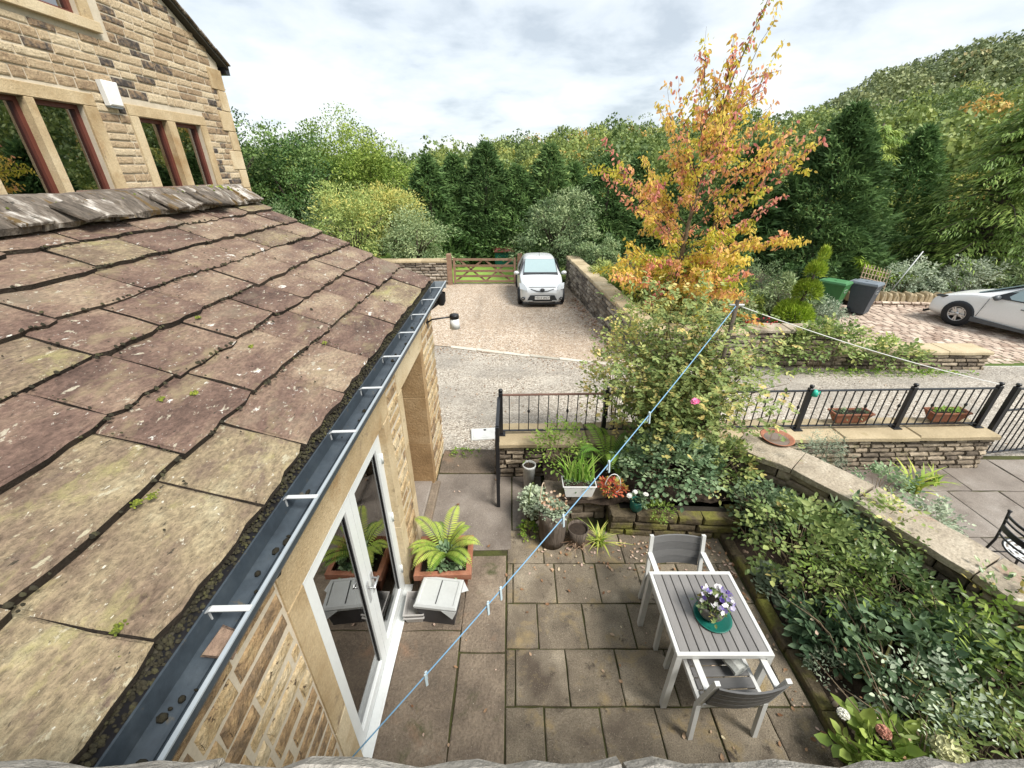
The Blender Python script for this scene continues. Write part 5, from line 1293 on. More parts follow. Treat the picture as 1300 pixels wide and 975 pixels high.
# two terracotta troughs on the coping
for i, (x, lab) in enumerate(((4.93, 'terracotta trough of small succulents behind the railing below the teal cup'), (6.36, 'terracotta trough of grassy seedlings at the gate end of the coping'))):
    t = empty('terracotta_trough', (x, 5.03 + .03 * i + .12, .62), .03, lab, 'planter', 'terracotta troughs on the coping')
    m_ = MB(); m_.loft([rc(.2, .05, 0), rc(.27, .085, .14), rc(.285, .095, .142), rc(.285, .095, .165), rc(.265, .08, .165), rc(.25, .07, .13)], True, False); m_.add(rc(.2, .05, 0), [(3, 2, 1, 0)]); m_.build('body', MT['terracotta'], t)
    MB().add(rc(.255, .075, .14), [(0, 1, 2, 3)]).build('soil', MT['soil'], t)
    sprigs(t, LF['bluegreen' if i == 0 else 'grassblade'], G, 45, (.22, .05, .05), .15, 3, .04, .022, .6, seglen=.05)
    if i: b_ = blades(t, 'grass', LF['grassblade'], G, 30, .12, .006, .1, .8, .7); b_.location = (0, 0, .13); b_.scale = (2.2, .5, 1)

# ================================================================== WROUGHT IRON CHAIR ON THE SIDE PATIO
ic = empty('iron_bistro_chair', (5.25, 2.90, 0), 0, 'black wrought iron bistro chair with perforated round seat on the side patio', 'chair')
# back towards -x, seat towards +x
def ctube(name, pts, r=.012): return MB().tube(pts, r, 8).build(name, MT['iron'], ic)
for s, nm in ((1, 'back_leg'), (-1, 'back_leg')):
    y = .21 * s
    ctube(nm, [(-.42, y * 1.2, 0), (-.30, y * 1.1, .12), (-.2, y, .28), (-.17, y, .45), (-.20, y * .98, .65), (-.25, y * .95, .85)])
    MB().lathe([(0, .02), (.018, .012), (.018, 0), (0, 0)], (-.25, y * .95, .85), 10).build('finial', MT['iron'], ic)
    ctube('front_leg', [(.30, y * 1.1, 0), (.22, y, .3), (.2, y * .9, .44)])
for z, w in ((.56, .008), (.65, .03), (.74, .008), (.80, .012)):
    rings = []
    for k in range(9):
        u = -1 + 2 * k / 8; xx = -.185 - (z - .45) * .16 - .05 * (1 - u * u); yy = u * .2
        rings.append([(xx - .006, yy, z - w), (xx + .006, yy, z - w), (xx + .006, yy, z + w), (xx - .006, yy, z + w)])
    MB().loft(rings, True, True).build('back_slat', MT['iron'], ic)
m_ = MB(); N_ = 32
m_.lathe([(.215, -.012), (.225, 0), (.215, .012), (.205, 0), (.215, -.012)], (0, 0, .45), N_); m_.build('seat_ring', MT['iron'], ic)
# perforated seat: rings of plate with open slots between
m_ = MB()
for r0, r1 in ((.0, .03), (.05, .075), (.10, .125), (.15, .175), (.195, .21)):
    m_.lathe([(r0, .452), (r1, .452), (r1, .446), (r0, .446)], n=N_, smooth=False)
for k in range(12):
    a = 2 * PI * k / 12; m_.bar((.02 * math.cos(a), .02 * math.sin(a), .4485), (.205 * math.cos(a), .205 * math.sin(a), .4485), .028, .006)
m_.build('seat', MT['cover'], ic)
ctube('stretcher', [(-.2, -.21, .27), (.23, -.2, .27)], .008); ctube('stretcher', [(-.2, .21, .27), (.23, .2, .27)], .008)

# ================================================================== WASHING LINES
def catenary(a, b, sag, n=24): return [(a[0] + (b[0] - a[0]) * k / n, a[1] + (b[1] - a[1]) * k / n, a[2] + (b[2] - a[2]) * k / n - sag * 4 * (k / n) * (1 - k / n)) for k in range(n + 1)]
LA, LB = Vector((-1.06, 1.22, .54)), Vector((2.45, 4.40, 2.59))
wl = empty('washing_line', tuple(LA), 0, 'blue washing line stretched diagonally across the patio', 'washing line')
pts = catenary((0, 0, 0), tuple(LB - LA), .11)
MB().tube(pts, .0055, 6).build('cord', MT['blue_line'], wl)
MB().tube([(-.03, 0, .0), (-.0, 0, -.01), (.02, .0, .012), (.0, .01, .03)], .005, 6).build('hook', MT['zinc'], wl)
pk = [(.13, 'clothes peg on the blue line nearest the wall hook'), (.25, 'clothes peg on the blue line above the strip of long flags'), (.277, 'clothes peg on the blue line just past the long flags'), (.425, 'double clothes peg on the blue line in front of the dark pot'), (.55, 'clothes peg on the blue line in front of the hooped basket'), (.675, 'clothes peg on the blue line in front of the rose leaves')]
for t, lab in pk:
    p = LA + (LB - LA) * t; z = p.z - .11 * 4 * t * (1 - t)
    pg = empty('clothes_peg', (p.x, p.y, z), .7, lab, 'peg', 'pegs on the washing line'); pg.scale = (1.5, 1.5, 1.35)
    for s in (-1, 1): MB().bar((.004 * s, s * .004, .018), (.006 * s, s * .012, -.065), .012, .007).build('jaw', MT['peg'], pg)
    MB().lathe([(.006, -.008), (.006, .008)], (0, 0, -.018), 8).build('spring', MT['zinc'], pg)
po = empty('line_post', (2.45, 4.40, .3), 0, 'slim brown post carrying both washing lines in the middle of the rose', 'post')
MB().tube([(0, 0, 0), (0, 0, 2.34)], .022, 10).build('pole', MT['bark'], po); MB().tube([(-.08, 0, 2.29), (.08, 0, 2.29)], .012, 8).build('cross_pin', MT['zinc'], po)
w2 = empty('white_line', (2.45, 4.40, 2.59), 0, 'white washing line running from the rose post to the gate', 'washing line')
MB().tube(catenary((0, 0, 0), (6.76 - 2.45, 5.05 - 4.40, 1.27 - 2.59), .06), .006, 6).build('cord', MT['white_line'], w2)

# ================================================================== BINS, TRELLIS, RAKE, FIELD GATE
def bin_(loc, rz, body, lid, label):
    t = empty('wheelie_bin', loc, rz, label, 'bin', 'wheeled bins on the setts'); m_ = MB()
    m_.loft([rc(.22, .24, .06), rc(.23, .26, .3), rc(.275, .335, .92), rc(.285, .345, .93), rc(.285, .345, .97)], True, True); m_.build('body', MT[body], t)
    m_ = MB(); m_.loft([rc(.295, .36, .972), rc(.30, .365, 1.0), rc(.28, .34, 1.05), rc(.20, .26, 1.07)], True, True); lo_ = m_.build('lid', MT[lid], t)
    MB().tube([(-.24, .36, 1.0), (-.24, .42, 1.02), (.24, .42, 1.02), (.24, .36, 1.0)], .016, 6).build('handle', MT[lid], t)
    MB().box(-.12, .12, -.02, .05, 1.072, 1.085, .004).build('lid_grip', MT[lid], lo_)
    for s in (-1, 1): MB().lathe([(.0, -.03), (.09, -.03), (.1, -.02), (.1, .02), (.09, .03), (0, .03)], n=16).build('wheel', MT['tyre'], t, (s * .26, .2, .1), (0, PI / 2, 0))
    pn = MB(); pn.box(-.10, .10, -.325, -.318, .72, .82); o = pn.build('panel', MT['pale_plastic'], t); o.rotation_euler = (-.0, 0, 0)
    MB().box(-.085, .085, -.328, -.3255, .735, .805).build('panel_centre', MT[body], t)
    return t
def gz(x, y): return sett_z(x, y) + .005
bin_((10.55, 13.45, gz(10.5, 13.45)), .62, 'green_bin', 'green_lid', 'green wheelie bin standing on the setts beside the golden conifer')
bin_((11.45, 13.30, gz(11.4, 13.3)), .60, 'grey_bin', 'grey_lid', 'slate grey wheelie bin with paler lid standing on the setts')
tl = empty('trellis', (12.95, 14.85, .0), 0, 'pale wooden lattice trellis leaning behind the rounded stones', 'trellis')
tl.rotation_euler = (-.25, .22, .1)
for k in range(9): MB().box(-.55 + k * .14, -.53 + k * .14, 0, .02, -.3, .85).build('lath', MT['pale_timber'], tl)
for k in range(7): MB().box(-.57, .62, .021, .04, -.25 + k * .16, -.23 + k * .16).build('lath', MT['pale_timber'], tl)
rk = empty('rake', (13.9, 14.95, -.2), 0, 'long handled rake leaning beside the trellis', 'rake')
MB().tube([(-.15, 0, 0), (.55, .1, 1.55)], .018, 8).build('handle', MT['cover'], rk)
MB().tube([(-.35, 0, .02), (.05, 0, -.02)], .02, 6).build('head', MT['petal_red'], rk)
gy = 18.05; g0 = ground(0, gy)
fg = empty('field_gate', (-2.55, gy, g0), 0, 'weathered five bar timber field gate at the end of the drive', 'gate')
GW, GH = 2.75, 1.12
for z in (.14, .36, .58, .80, 1.06): MB().box(.06, GW - .06, -.012, .012, z - .045, z + .045).build('bar', MT['timber'], fg)
for x in (.08, GW - .08): MB().box(x - .05, x + .05, -.03, -.0125, .06, GH + .02).build('stile', MT['timber'], fg)
for (a, b) in (((.1, .12), (GW * .48, 1.05)), ((GW * .1, 1.05), (GW * .52, .12)), ((GW * .5, 1.05), (GW * .92, .12)), ((GW * .5, .12), (GW * .92, 1.05))):
    MB().bar((a[0], .03, a[1]), (b[0], .03, b[1]), .02, .07).build('brace', MT['timber'], fg)
for x, lab in ((-2.68, 'square timber gate post standing against the dry stone wall'), (.33, 'square timber gate post standing behind the silver car')):
    gp = tag(MB().box(-.1, .1, -.1, .1, -.3, 1.3, .02).build('gate_post', MT['timber'], None, (x, gy, g0)), lab, 'post', 'field gate posts')
gs = empty('garden_store', (-.42, 22.6, ground(0, 22.6)), .1, 'small teal garden store with red brown roof on the lawn', 'shed')
MB().box(-.5, .5, -.4, .4, 0, .78).build('body', MT['teal'], gs)
m_ = MB(); m_.loft([rc(.58, .48, .781), rc(.58, .48, .82), rc(.4, .3, .95)], True, True); m_.build('roof', MT['brown_frame'], gs)
MB().box(-.2, .2, -.415, -.402, .05, .7).build('door', MT['teal'], gs)

# ================================================================== CARS
def car(name, loc, rz, label, paint, L, Wd, st, glass_rng, wheels, wr, extra):
    """body lofted along local y (front at -y). st: (y, zlow, zbelt, zroof, wlow, wbelt, wroof)"""
    t = empty(name, loc, rz, label, 'car')
    def ring(s):
        y, zl, zb, zr, wl_, wb_, wr_ = s; zm = zl + (zb - zl) * .5
        half = [(wl_ * .86, zl), (wl_, zl + .05), (wl_ * 1.0, zm), (wb_, zb - .03), (wb_ * .965, zb)]
        if zr > zb + .03: half += [(wr_ + (wb_ * .95 - wr_) * .25, zb + (zr - zb) * .72), (wr_ * .93, zr - .035), (wr_ * .6, zr)]
        else: half += [(wb_ * .86, zb + .012), (wb_ * .62, zb + .024), (wb_ * .3, zb + .03)]
        return [(-x, y, z) for x, z in half] + [(x, y, z) for x, z in half[::-1]]
    rings = [ring(s) for s in st]; n = len(rings[0])
    body = MB(); glass = {'windscreen': MB(), 'rear_window': MB(), 'side_window': MB()}
    i0, i1, i2, i3 = glass_rng           # windscreen between stations i0,i1 ; rear between i2,i3
    fs = []; vs = [p for r_ in rings for p in r_]
    for i in range(len(rings) - 1):
        for j in range(n - 1):
            fs.append((i * n + j, i * n + j + 1, (i + 1) * n + j + 1, (i + 1) * n + j))
    body.add(vs, fs, True); body.add(rings[0], [tuple(range(n))]); body.add(rings[-1], [tuple(range(n - 1, -1, -1))])
    o = body.build('body', MT[paint], t)
    md = o.modifiers.new('sub', 'SUBSURF'); md.levels = 1; md.render_levels = 1
    extra(t)
    for (x, y) in wheels:
        s = 1 if x > 0 else -1
        w_ = empty('wheel', (x, y, wr)); w_.parent = t
        MB().lathe([(wr * .64, -.1), (wr * .9, -.105), (wr, -.08), (wr, .08), (wr * .9, .105), (wr * .64, .1)], n=28).build('tyre', MT['tyre'], w_, rot=(0, PI / 2, 0))
        m_ = MB(); m_.lathe([(wr * .65, -.09), (wr * .65, .09), (wr * .6, .095), (wr * .57, .07), (wr * .57, -.0)], n=28)
        for k in range(5):
            a = 2 * PI * k / 5
            for da in (-.16, .16): m_.bar((wr * .12 * math.cos(a), wr * .12 * math.sin(a), .075), (wr * .6 * math.cos(a + da), wr * .6 * math.sin(a + da), .085), .035, .02)
        m_.lathe([(0, .09), (wr * .14, .085), (wr * .15, .06)], n=14)
        m_.build('rim', MT['alloy'], w_, rot=(0, PI / 2 * s, 0))
        MB().lathe([(0, .0), (wr * .6, .0)], n=20).build('brake_disc', MT['black'], w_, rot=(0, PI / 2 * s, 0))
        MB().lathe([(wr * .5, .075), (wr * 1.1, .075), (wr * 1.12, .04), (wr * .5, .04)], n=28).build('arch', MT['car_dark'], w_, rot=(0, PI / 2 * s, 0))
    return t
def patch(parent, name, mat, pts, th=.012):
    """thin slab through the points, pushed along its normal"""
    v = [Vector(p) for p in pts]; nn = (v[1] - v[0]).cross(v[2] - v[0]).normalized() * th
    m_ = MB(); m_.loft([[tuple(p) for p in v], [tuple(p + nn) for p in v]], True, True); return m_.build(name, MT[mat], parent)
def text_mesh(s, size):
    cu = bpy.data.curves.new('text', 'FONT'); cu.body = s; cu.size = size; cu.align_x = 'CENTER'; cu.align_y = 'CENTER'; cu.extrude = .001
    o = bpy.data.objects.new('text', cu); col.objects.link(o); dg = bpy.context.evaluated_depsgraph_get(); me = bpy.data.meshes.new_from_object(o.evaluated_get(dg))
    bpy.data.objects.remove(o); return me
def aygo(t):
    # front at -y, station 0 at y=0 (nose)
    ws = [(-.60, .945, .955), (.60, .945, .955), (.53, 1.50, 1.375), (-.53, 1.50, 1.375)]
    patch(t, 'windscreen', 'car_glass', ws, .03)
    patch(t, 'windscreen_surround', 'car_dark', [(-.63, .915, .945), (.63, .915, .945), (.55, 1.52, 1.385), (-.55, 1.52, 1.385)], .022)
    for s in (-1, 1):
        q = [(s * .745, 1.15, .98), (s * .745, 1.95, .98), (s * .60, 1.95, 1.34), (s * .60, 1.62, 1.36)]; patch(t, 'side_window', 'car_dark', q if s > 0 else q[::-1], .02)
        h = [(s * .50, .035, .60), (s * .74, .20, .62), (s * .765, .34, .80), (s * .62, .22, .80), (s * .52, .10, .70)]
        hl = patch(t, 'headlight', 'lamp_glass', h if s > 0 else h[::-1], .045)
        fo_ = MB().lathe([(.03, 0), (.062, 0), (.062, .03), (.03, .03)], n=16).build('fog_lamp', MT['car_dark'], t, (s * .66, .03, .33), (PI / 2, 0, s * .3)); 
        m_ = MB(); m_.lathe([(0, -.05), (.05, -.04), (.075, 0), (.05, .04), (0, .05)], n=12, sx=1.35); m_.build('door_mirror', MT['car_silver'], t, (s * .87, 1.12, .98), (PI / 2, 0, 0))
        MB().bar((s * .74, 1.14, .93), (s * .84, 1.12, .94), .05, .03).build('mirror_stalk', MT['car_dark'], t)
    patch(t, 'lower_grille', 'car_dark', [(-.54, -.035, .25), (.54, -.035, .25), (.42, -.03, .46), (-.42, -.03, .46)], .018)
    for k in (0, 1): patch(t, 'grille_insert', 'pale_plastic', [(-.52 + k * .86, -.056, .262), (-.34 + k * .86, -.056, .262), (-.34 + k * .86, -.056, .285), (-.52 + k * .86, -.056, .285)], .006)
    patch(t, 'number_plate', 'white', [(-.26, -.065, .325), (.26, -.065, .325), (.26, -.06, .435), (-.26, -.06, .435)], .012)
    tm = text_mesh('YD12 WCV', .1); tm.materials.append(MT['black']); link('plate_lettering', tm, None, t, (0, -.082, .38), (PI / 2, 0, 0))
    m_ = MB(); m_.tube([(-.4, .045, .655), (-.2, .0, .60), (0, -.012, .575), (.2, .0, .60), (.4, .045, .655)], .013, 6); m_.build('upper_grille', MT['car_dark'], t)
    m_ = MB(); m_.lathe([(.0, .012), (.045, .012), (.06, 0), (0, 0)], n=20, sx=1.35); m_.build('emblem', MT['car_dark'], t, (0, -.01, .635), (PI / 2 - .3, 0, 0))
    m_ = MB(); m_.tube([(-.02, .93, .975), (.22, .98, 1.0), (.5, 1.04, 1.03)], .014, 6); m_.tube([(.5, .92, .965), (.22, .965, .99)], .01, 6); m_.build('wiper', MT['black'], t)
    MB().tube([(0, 1.75, 1.45), (0, 1.85, 1.63)], .006, 5).build('aerial', MT['black'], t)
    patch(t, 'bonnet_seam', 'car_dark', [(-.46, .085, .703), (.46, .085, .703), (.46, .09, .709), (-.46, .09, .709)], .012)
    patch(t, 'front_skirt', 'car_dark', [(-.68, .03, .13), (.68, .03, .13), (.68, .03, .2), (-.68, .03, .2)], .03)
st = [(0.0, .20, .50, 0, .50, .50, 0), (.03, .18, .64, 0, .64, .60, 0), (.14, .17, .72, 0, .735, .68, 0), (.40, .17, .82, 0, .785, .74, 0), (.9, .17, .93, 0, .80, .765, 0), (.96, .17, .94, .955, .80, .765, .62), (1.5, .17, .96, 1.40, .805, .775, .56), (2.0, .17, .97, 1.47, .805, .775, .575), (2.7, .18, .98, 1.45, .80, .77, .56), (3.2, .2, .98, 1.30, .77, .73, .52), (3.38, .25, .9, 1.0, .70, .66, .48), (3.42, .3, .8, .82, .6, .58, .4)]
car('silver_car', (1.05, 14.15, ground(0, 14.6) + .0), .02, 'small pale silver hatchback parked on the gravel facing the patio', 'car_silver', 3.42, 1.62, st, (4, 6, 8, 10), ((-.73, .62), (.73, .62), (-.73, 2.95), (.73, 2.95)), .285, aygo)
def hatch(t):
    # front at -y; left side of car is +x when facing -y ... side that shows to the patio is x < 0 after rotation
    for s in (-1, 1):
        q = [(s * .86, 1.42, .98), (s * .875, 2.15, 1.0), (s * .70, 2.15, 1.40), (s * .715, 1.98, 1.37)]; patch(t, 'side_window', 'car_glass', q if s > 0 else q[::-1], .03)
        q = [(s * .877, 2.22, 1.0), (s * .875, 3.05, 1.03), (s * .69, 2.95, 1.41), (s * .70, 2.22, 1.42)]; patch(t, 'side_window', 'car_glass', q if s > 0 else q[::-1], .03)
        q = [(s * .88, 1.36, .965), (s * .89, 3.4, 1.0), (s * .69, 3.1, 1.425), (s * .70, 2.0, 1.40)]; patch(t, 'window_trim', 'car_dark', q if s > 0 else q[::-1], .024)
        q = [(s * .895, 1.08, .22), (s * .895, 3.1, .22), (s * .91, 3.1, .36), (s * .915, 2.2, .30), (s * .91, 1.08, .36)]; patch(t, 'sill_trim', 'car_sill', q if s > 0 else q[::-1], .03)
        m_ = MB(); m_.lathe([(0, -.06), (.06, -.05), (.085, 0), (.06, .05), (0, .06)], n=12, sx=1.5); m_.build('door_mirror', MT['car_sill'], t, (s * 1.0, 1.52, 1.0), (PI / 2, 0, 0))
        MB().bar((s * .86, 1.54, .96), (s * .97, 1.52, .97), .05, .03).build('mirror_stalk', MT['car_dark'], t)
        MB().bar((s * .925, 2.05, .80), (s * .925, 2.24, .805), .012, .022).build('door_handle', MT['car_sill'], t)
        for yy in (1.25, 2.28): MB().bar((s * .912, yy, .38), (s * .905, yy + .1, .93), .014, .008).build('door_seam', MT['car_sill'], t)
        h = [(s * .62, .05, .66), (s * .84, .32, .70), (s * .80, .42, .76), (s * .60, .14, .72)]; patch(t, 'headlight', 'car_dark', h if s > 0 else h[::-1], .03)
    patch(t, 'windscreen', 'car_glass', [(-.68, 1.0, .985), (.68, 1.0, .985), (.58, 1.88, 1.42), (-.58, 1.88, 1.42)], .03)
    patch(t, 'front_lip', 'car_dark', [(-.8, .02, .16), (.8, .02, .16), (.82, .02, .22), (-.82, .02, .22)], .05)
    patch(t, 'wheel_arch_trim', 'car_dark', [(-.6, .4, .15), (.6, .4, .15), (.6, .42, .2), (-.6, .42, .2)], .02)
st = [(0.0, .22, .48, 0, .62, .60, 0), (.05, .2, .62, 0, .76, .70, 0), (.2, .2, .72, 0, .85, .78, 0), (.55, .2, .85, 0, .90, .84, 0), (.98, .2, .96, 0, .905, .87, 0), (1.05, .2, .97, .985, .905, .88, .70), (1.9, .2, .98, 1.43, .91, .90, .62), (2.5, .2, 1.0, 1.50, .91, .90, .64), (3.2, .2, 1.02, 1.45, .915, .90, .62), (3.9, .22, 1.02, 1.25, .9, .87, .58), (4.2, .3, .95, 1.02, .84, .8, .5), (4.28, .35, .8, .82, .7, .68, .4)]
# nose is up the setts: local -y must point along heading (-.36,.93)
wx_, wy_ = 13.45, 12.05
rz_ = math.atan2(.93, -.36) + PI / 2
ca, sa = math.cos(rz_), math.sin(rz_)
lx, ly_ = (.845, .84)                          # local position of the front wheel that shows (left side)
car('white_car', (wx_ - (ca * lx - sa * ly_), wy_ - (sa * lx + ca * ly_), sett_z(0, 11.5) + .012), rz_, 'white hatchback with dark sills parked on the setts', 'car_white', 4.28, 1.82, st, (4, 6, 8, 10), ((-.845, .84), (.845, .84), (-.845, 3.55), (.845, 3.55)), .34, hatch)
# ================================================================== PLANTING ROUND THE PATIO
G = np.random.default_rng(23)
# the big rose over the railing: several arching canes with leafy shoots
rs_ = empty('climbing_rose', (2.15, 4.68, .34), 0, 'large sprawling climbing rose with a pink flower growing over the railing', 'rose')
def cane_leaves(parent, rg, canes, per, spread, L, W, tm, ts, mat):
    C = []; D = []; N = []; T = []; LS = []
    for P in canes:
        P = np.array(P); n = per; u = rg.uniform(.25, 1.0, n) * (len(P) - 1.001); i = u.astype(int); f = (u - i)[:, None]
        p = P[i] * (1 - f) + P[i + 1] * f + rg.normal(size=(n, 3)) * spread
        ax = rdirs(rg, n) + np.array([0, 0, .2]); t0 = rg.normal(tm, ts, n)
        for q in range(5):                       # a compound leaf: five leaflets
            side = unit(np.cross(ax, np.array([0, 0, 1.0]) + rdirs(rg, n) * .3)); s = (0, 1, -1, 1, -1)[q]; off = (1.0, .7, .7, .35, .35)[q]
            C.append(p + unit(ax) * off * L * 1.7); D.append(side * s * 1.0 + unit(ax) * .6); N.append(np.array([0, 0, 1.0]) + rdirs(rg, n) * .45)
            T.append(t0 + rg.normal(0, .06, n)); LS.append(L * rg.uniform(.8, 1.2, n))
    LS = np.concatenate(LS)
    return leaves('leaves', parent, LF[mat], np.concatenate(C), np.concatenate(D), np.concatenate(N), LS, LS * W / L, np.concatenate(T))
def arch(a, r, h, b=(0, 0, 0), k=8, droop=.35):
    return [(b[0] + r * (u ** 1.3) * math.cos(a), b[1] + r * (u ** 1.3) * math.sin(a), b[2] + h * (1.25 * u - droop * u * u) / (1.25 - droop)) for u in [q / k for q in range(k + 1)]]
canes = []
for k in range(64):
    a = G.uniform(0, 2 * PI); r = G.uniform(.2, 1.1); canes.append(arch(a, r, G.uniform(1.0, 2.35) * (1.08 - .25 * r), (G.uniform(-.25, .3), G.uniform(-.1, .35), 0)))
m_ = MB()
for P in canes: m_.tube(P, [.011 * (1 - .8 * q / (len(P) - 1)) for q in range(len(P))], 5)
m_.build('canes', MT['twig'], rs_)
cane_leaves(rs_, G, canes, 62, .15, .052, .034, .68, .2, 'rose')
pf = empty('rose_flower', (0, 0, 0)); pf.parent = rs_; pf.name = 'flower'
for (q, r0, k) in ((0, .052, 8), (.012, .038, 7), (.02, .024, 5)): petals(pf, 'petal_ring', LF['redplant'], G, np.array([[-.30, -1.06, 1.48 + q]]), r0, k, tint=np.array([.0]), up=1.5).data.materials[0] = MT['petal_pink']
# trunk-like old stem seen dark by the railing
MB().tube([(.5, .2, -.05), (.48, .25, .6), (.44, .3, 1.2), (.4, .3, 1.75)], [.035, .03, .024, .012], 7).build('old_stem', MT['bark'], rs_)
# lower leafy shrub in the raised bed in front of the rose
def shrub(name, loc, rad, n, per, L, W, mat, label, cat='shrub', st=16, tm=.45, ts=.2, h=None, seglen=.14, sr=.006):
    t = empty(name, loc, 0, label, cat); sprigs(t, LF[mat], G, n, rad, rad[2] * .45, per, L, W, tm, ts, seglen=seglen); stems(t, G, st, (rad[0], rad[1]), rad[2] * 1.1, sr); return t
shrub('leafy_shrub', (1.95, 4.05, .33), (.6, .38, .58), 460, 5, .06, .042, 'bluegreen', 'rounded grey green leafy shrub in the raised bed below the rose', tm=.55)
shrub('leafy_shrub', (2.62, 4.15, .33), (.38, .35, .5), 260, 5, .055, .034, 'rose', 'thin yellowing shrub in the raised bed next to the dividing wall', tm=.55)
fern((1.28, 4.35, .34), 13, .62, 'tall upright dark fern in the raised bed by the railing', G, rise=1.5, tm=.25)
shrub('bramble_shoot', (.62, 4.45, .33), (.32, .22, .5), 130, 5, .05, .024, 'lime', 'feathery young shoots against the railing wall above the pots', tm=.45, seglen=.2)
shrub('golden_rose_shoot', (1.55, 5.15, .1), (.5, .4, 1.8), 360, 5, .055, .04, 'rose', 'golden green leafy shoots rising behind the railing', tm=.85, seglen=.2)
t = empty('spider_plant', (1.02, 3.44, 0), 0, 'striped yellow green strappy plant at the foot of the mossy wall', 'plant'); blades(t, 'leaves', LF['fern'], G, 60, .26, .018, .05, 1.1, .75)
shrub('alyssum', (1.72, 3.62, .30), (.16, .12, .14), 80, 4, .03, .02, 'lime', 'small lime cushion plant growing on the mossy wall', st=4, tm=.5, seglen=.05)
shrub('wall_plant', (.20, 3.58, 0), (.09, .12, .16), 50, 4, .035, .024, 'fern', 'small green plant at the foot of the sedum basket', st=3, tm=.4, seglen=.06)
# shrub bed on the right: the individual plants
shrub('glossy_shrub', (3.12, 3.05, .10), (.52, .55, .50), 330, 6, .066, .04, 'rose', 'loose pale green rose bush spilling beside the table', tm=.5, ts=.16, seglen=.2, st=22)
shrub('glossy_shrub', (3.50, 2.50, .12), (.42, .5, .46), 260, 6, .074, .038, 'shrub', 'glossy dark green rose bush against the dividing wall', tm=.5, ts=.16, seglen=.2, st=22)
shrub('glossy_shrub', (3.28, 1.98, .10), (.48, .42, .36), 190, 6, .085, .05, 'bluegreen', 'dense glossy green shrub in the middle of the bed', tm=.42, ts=.16, seglen=.2, st=20)
shrub('glossy_shrub', (3.86, 1.72, .14), (.40, .48, .42), 250, 6, .085, .042, 'shrub', 'large leaved glossy shrub under the near end of the dividing wall', tm=.5, ts=.16, seglen=.22, st=20)
shrub('glossy_shrub', (3.34, 1.32, .08), (.48, .38, .34), 260, 6, .07, .022, 'rose', 'narrow leaved glossy shrub next to the hydrangea', tm=.55, ts=.16, seglen=.2, st=18)
shrub('low_shrub', (2.92, 3.62, .2), (.3, .3, .34), 230, 5, .05, .034, 'bluegreen', 'low pale leaved shrub at the corner of the raised bed', tm=.6)
shrub('hellebore', (2.86, 2.28, .06), (.27, .24, .25), 90, 6, .10, .045, 'bluegreen', 'broad fingered dark leaved plant beside the table edge', st=8, tm=.3, seglen=.12)
shrub('cyclamen', (2.72, 2.86, .05), (.2, .22, .12), 170, 3, .05, .048, 'silver', 'patch of marbled silver cyclamen leaves by the kerb', st=4, tm=.3, seglen=.05)
shrub('grey_sprawler', (2.70, 2.02, .05), (.14, .12, .18), 90, 4, .03, .012, 'silver', 'wispy grey plant on the kerb beside the hellebore', st=8, tm=.6, seglen=.07)
t = empty('strap_leaf_plant', (3.0, 1.92, .08), 0, 'single clump of long strap leaves among the dark shrubs', 'plant'); blades(t, 'leaves', LF['shrub'], G, 8, .55, .035, .06, .6, .8)
shrub('pale_sprig', (2.86, 1.66, .05), (.12, .12, .14), 40, 4, .05, .018, 'silver', 'small pale flowering sprig among the pebbles', st=4, tm=.7, seglen=.07)
# hydrangea with its flower heads
hy = empty('hydrangea', (2.66, 1.44, .05), 0, 'bright lime hydrangea with cream and pink flower heads', 'hydrangea')
sprigs(hy, LF['lime'], G, 54, (.24, .18, .24), .12, 5, .10, .068, .65, .2, seglen=.10); stems(hy, G, 9, (.22, .2), .34, .006, 'green_stem')
def flower_head(loc, r, mat, nm):
    d = rdirs(G, 160); d[:, 2] = np.abs(d[:, 2]) * 1.1 - .15; d = unit(d)
    o = petals(hy, nm, LF['petals'], G, d * r * np.array([1, 1, .8]) + np.array(loc), r * .25, 4); o.data.materials[0] = mat
    MB().lathe([(0, r * .6), (r * .6, r * .4), (r * .8, 0), (0, -r * .25)], loc, 12).build('flower_core', mat, hy)
flower_head((.30, -.10, .34), .085, MT['petal_cream'], 'cream_flower_head'); flower_head((-.04, .02, .33), .04, MT['petal_faded'], 'faded_flower_head'); flower_head((-.2, .16, .26), .035, MT['petal_white'], 'white_flower_head')
# wall-top plants and the far side of the dividing wall
shrub('lavender', (3.88, 4.18, .1), (.3, .24, .75), 330, 6, .035, .008, 'silver', 'grey lavender bush behind the dividing wall', tm=.45, seglen=.12)
shrub('trailing_plant', (4.28, 3.62, .45), (.22, .25, .35), 80, 5, .05, .03, 'bluegreen', 'pale blue green plant trailing onto the wide coping', tm=.7, seglen=.16)
shrub('coping_creeper', (3.78, 3.05, .5), (.24, .34, .36), 90, 5, .05, .03, 'rose', 'pale creeper leaning over the bed side of the wide coping', tm=.65, seglen=.18)
shrub('coping_creeper', (4.18, 2.15, .5), (.22, .3, .34), 70, 5, .055, .03, 'shrub', 'dark leaved creeper reaching over the middle of the wide coping', tm=.6, seglen=.2)
shrub('sedum_clump', (4.72, 3.45, .0), (.28, .24, .5), 120, 5, .045, .035, 'silver', 'pale sedum clump on the side patio beside the wall', tm=.75, seglen=.14)
t = empty('hart_tongue_fern', (5.45, 4.35, 0), 0, 'yellow green strap leaved fern at the foot of the railing wall', 'fern'); blades(t, 'leaves', LF['fern'], G, 34, .42, .05, .08, .95, .75)
t = empty('hart_tongue_fern', (5.9, 4.5, 0), 0, 'small fern tuft at the patio end of the railing wall', 'fern'); blades(t, 'leaves', LF['fern'], G, 26, .24, .03, .06, 1.0, .45)
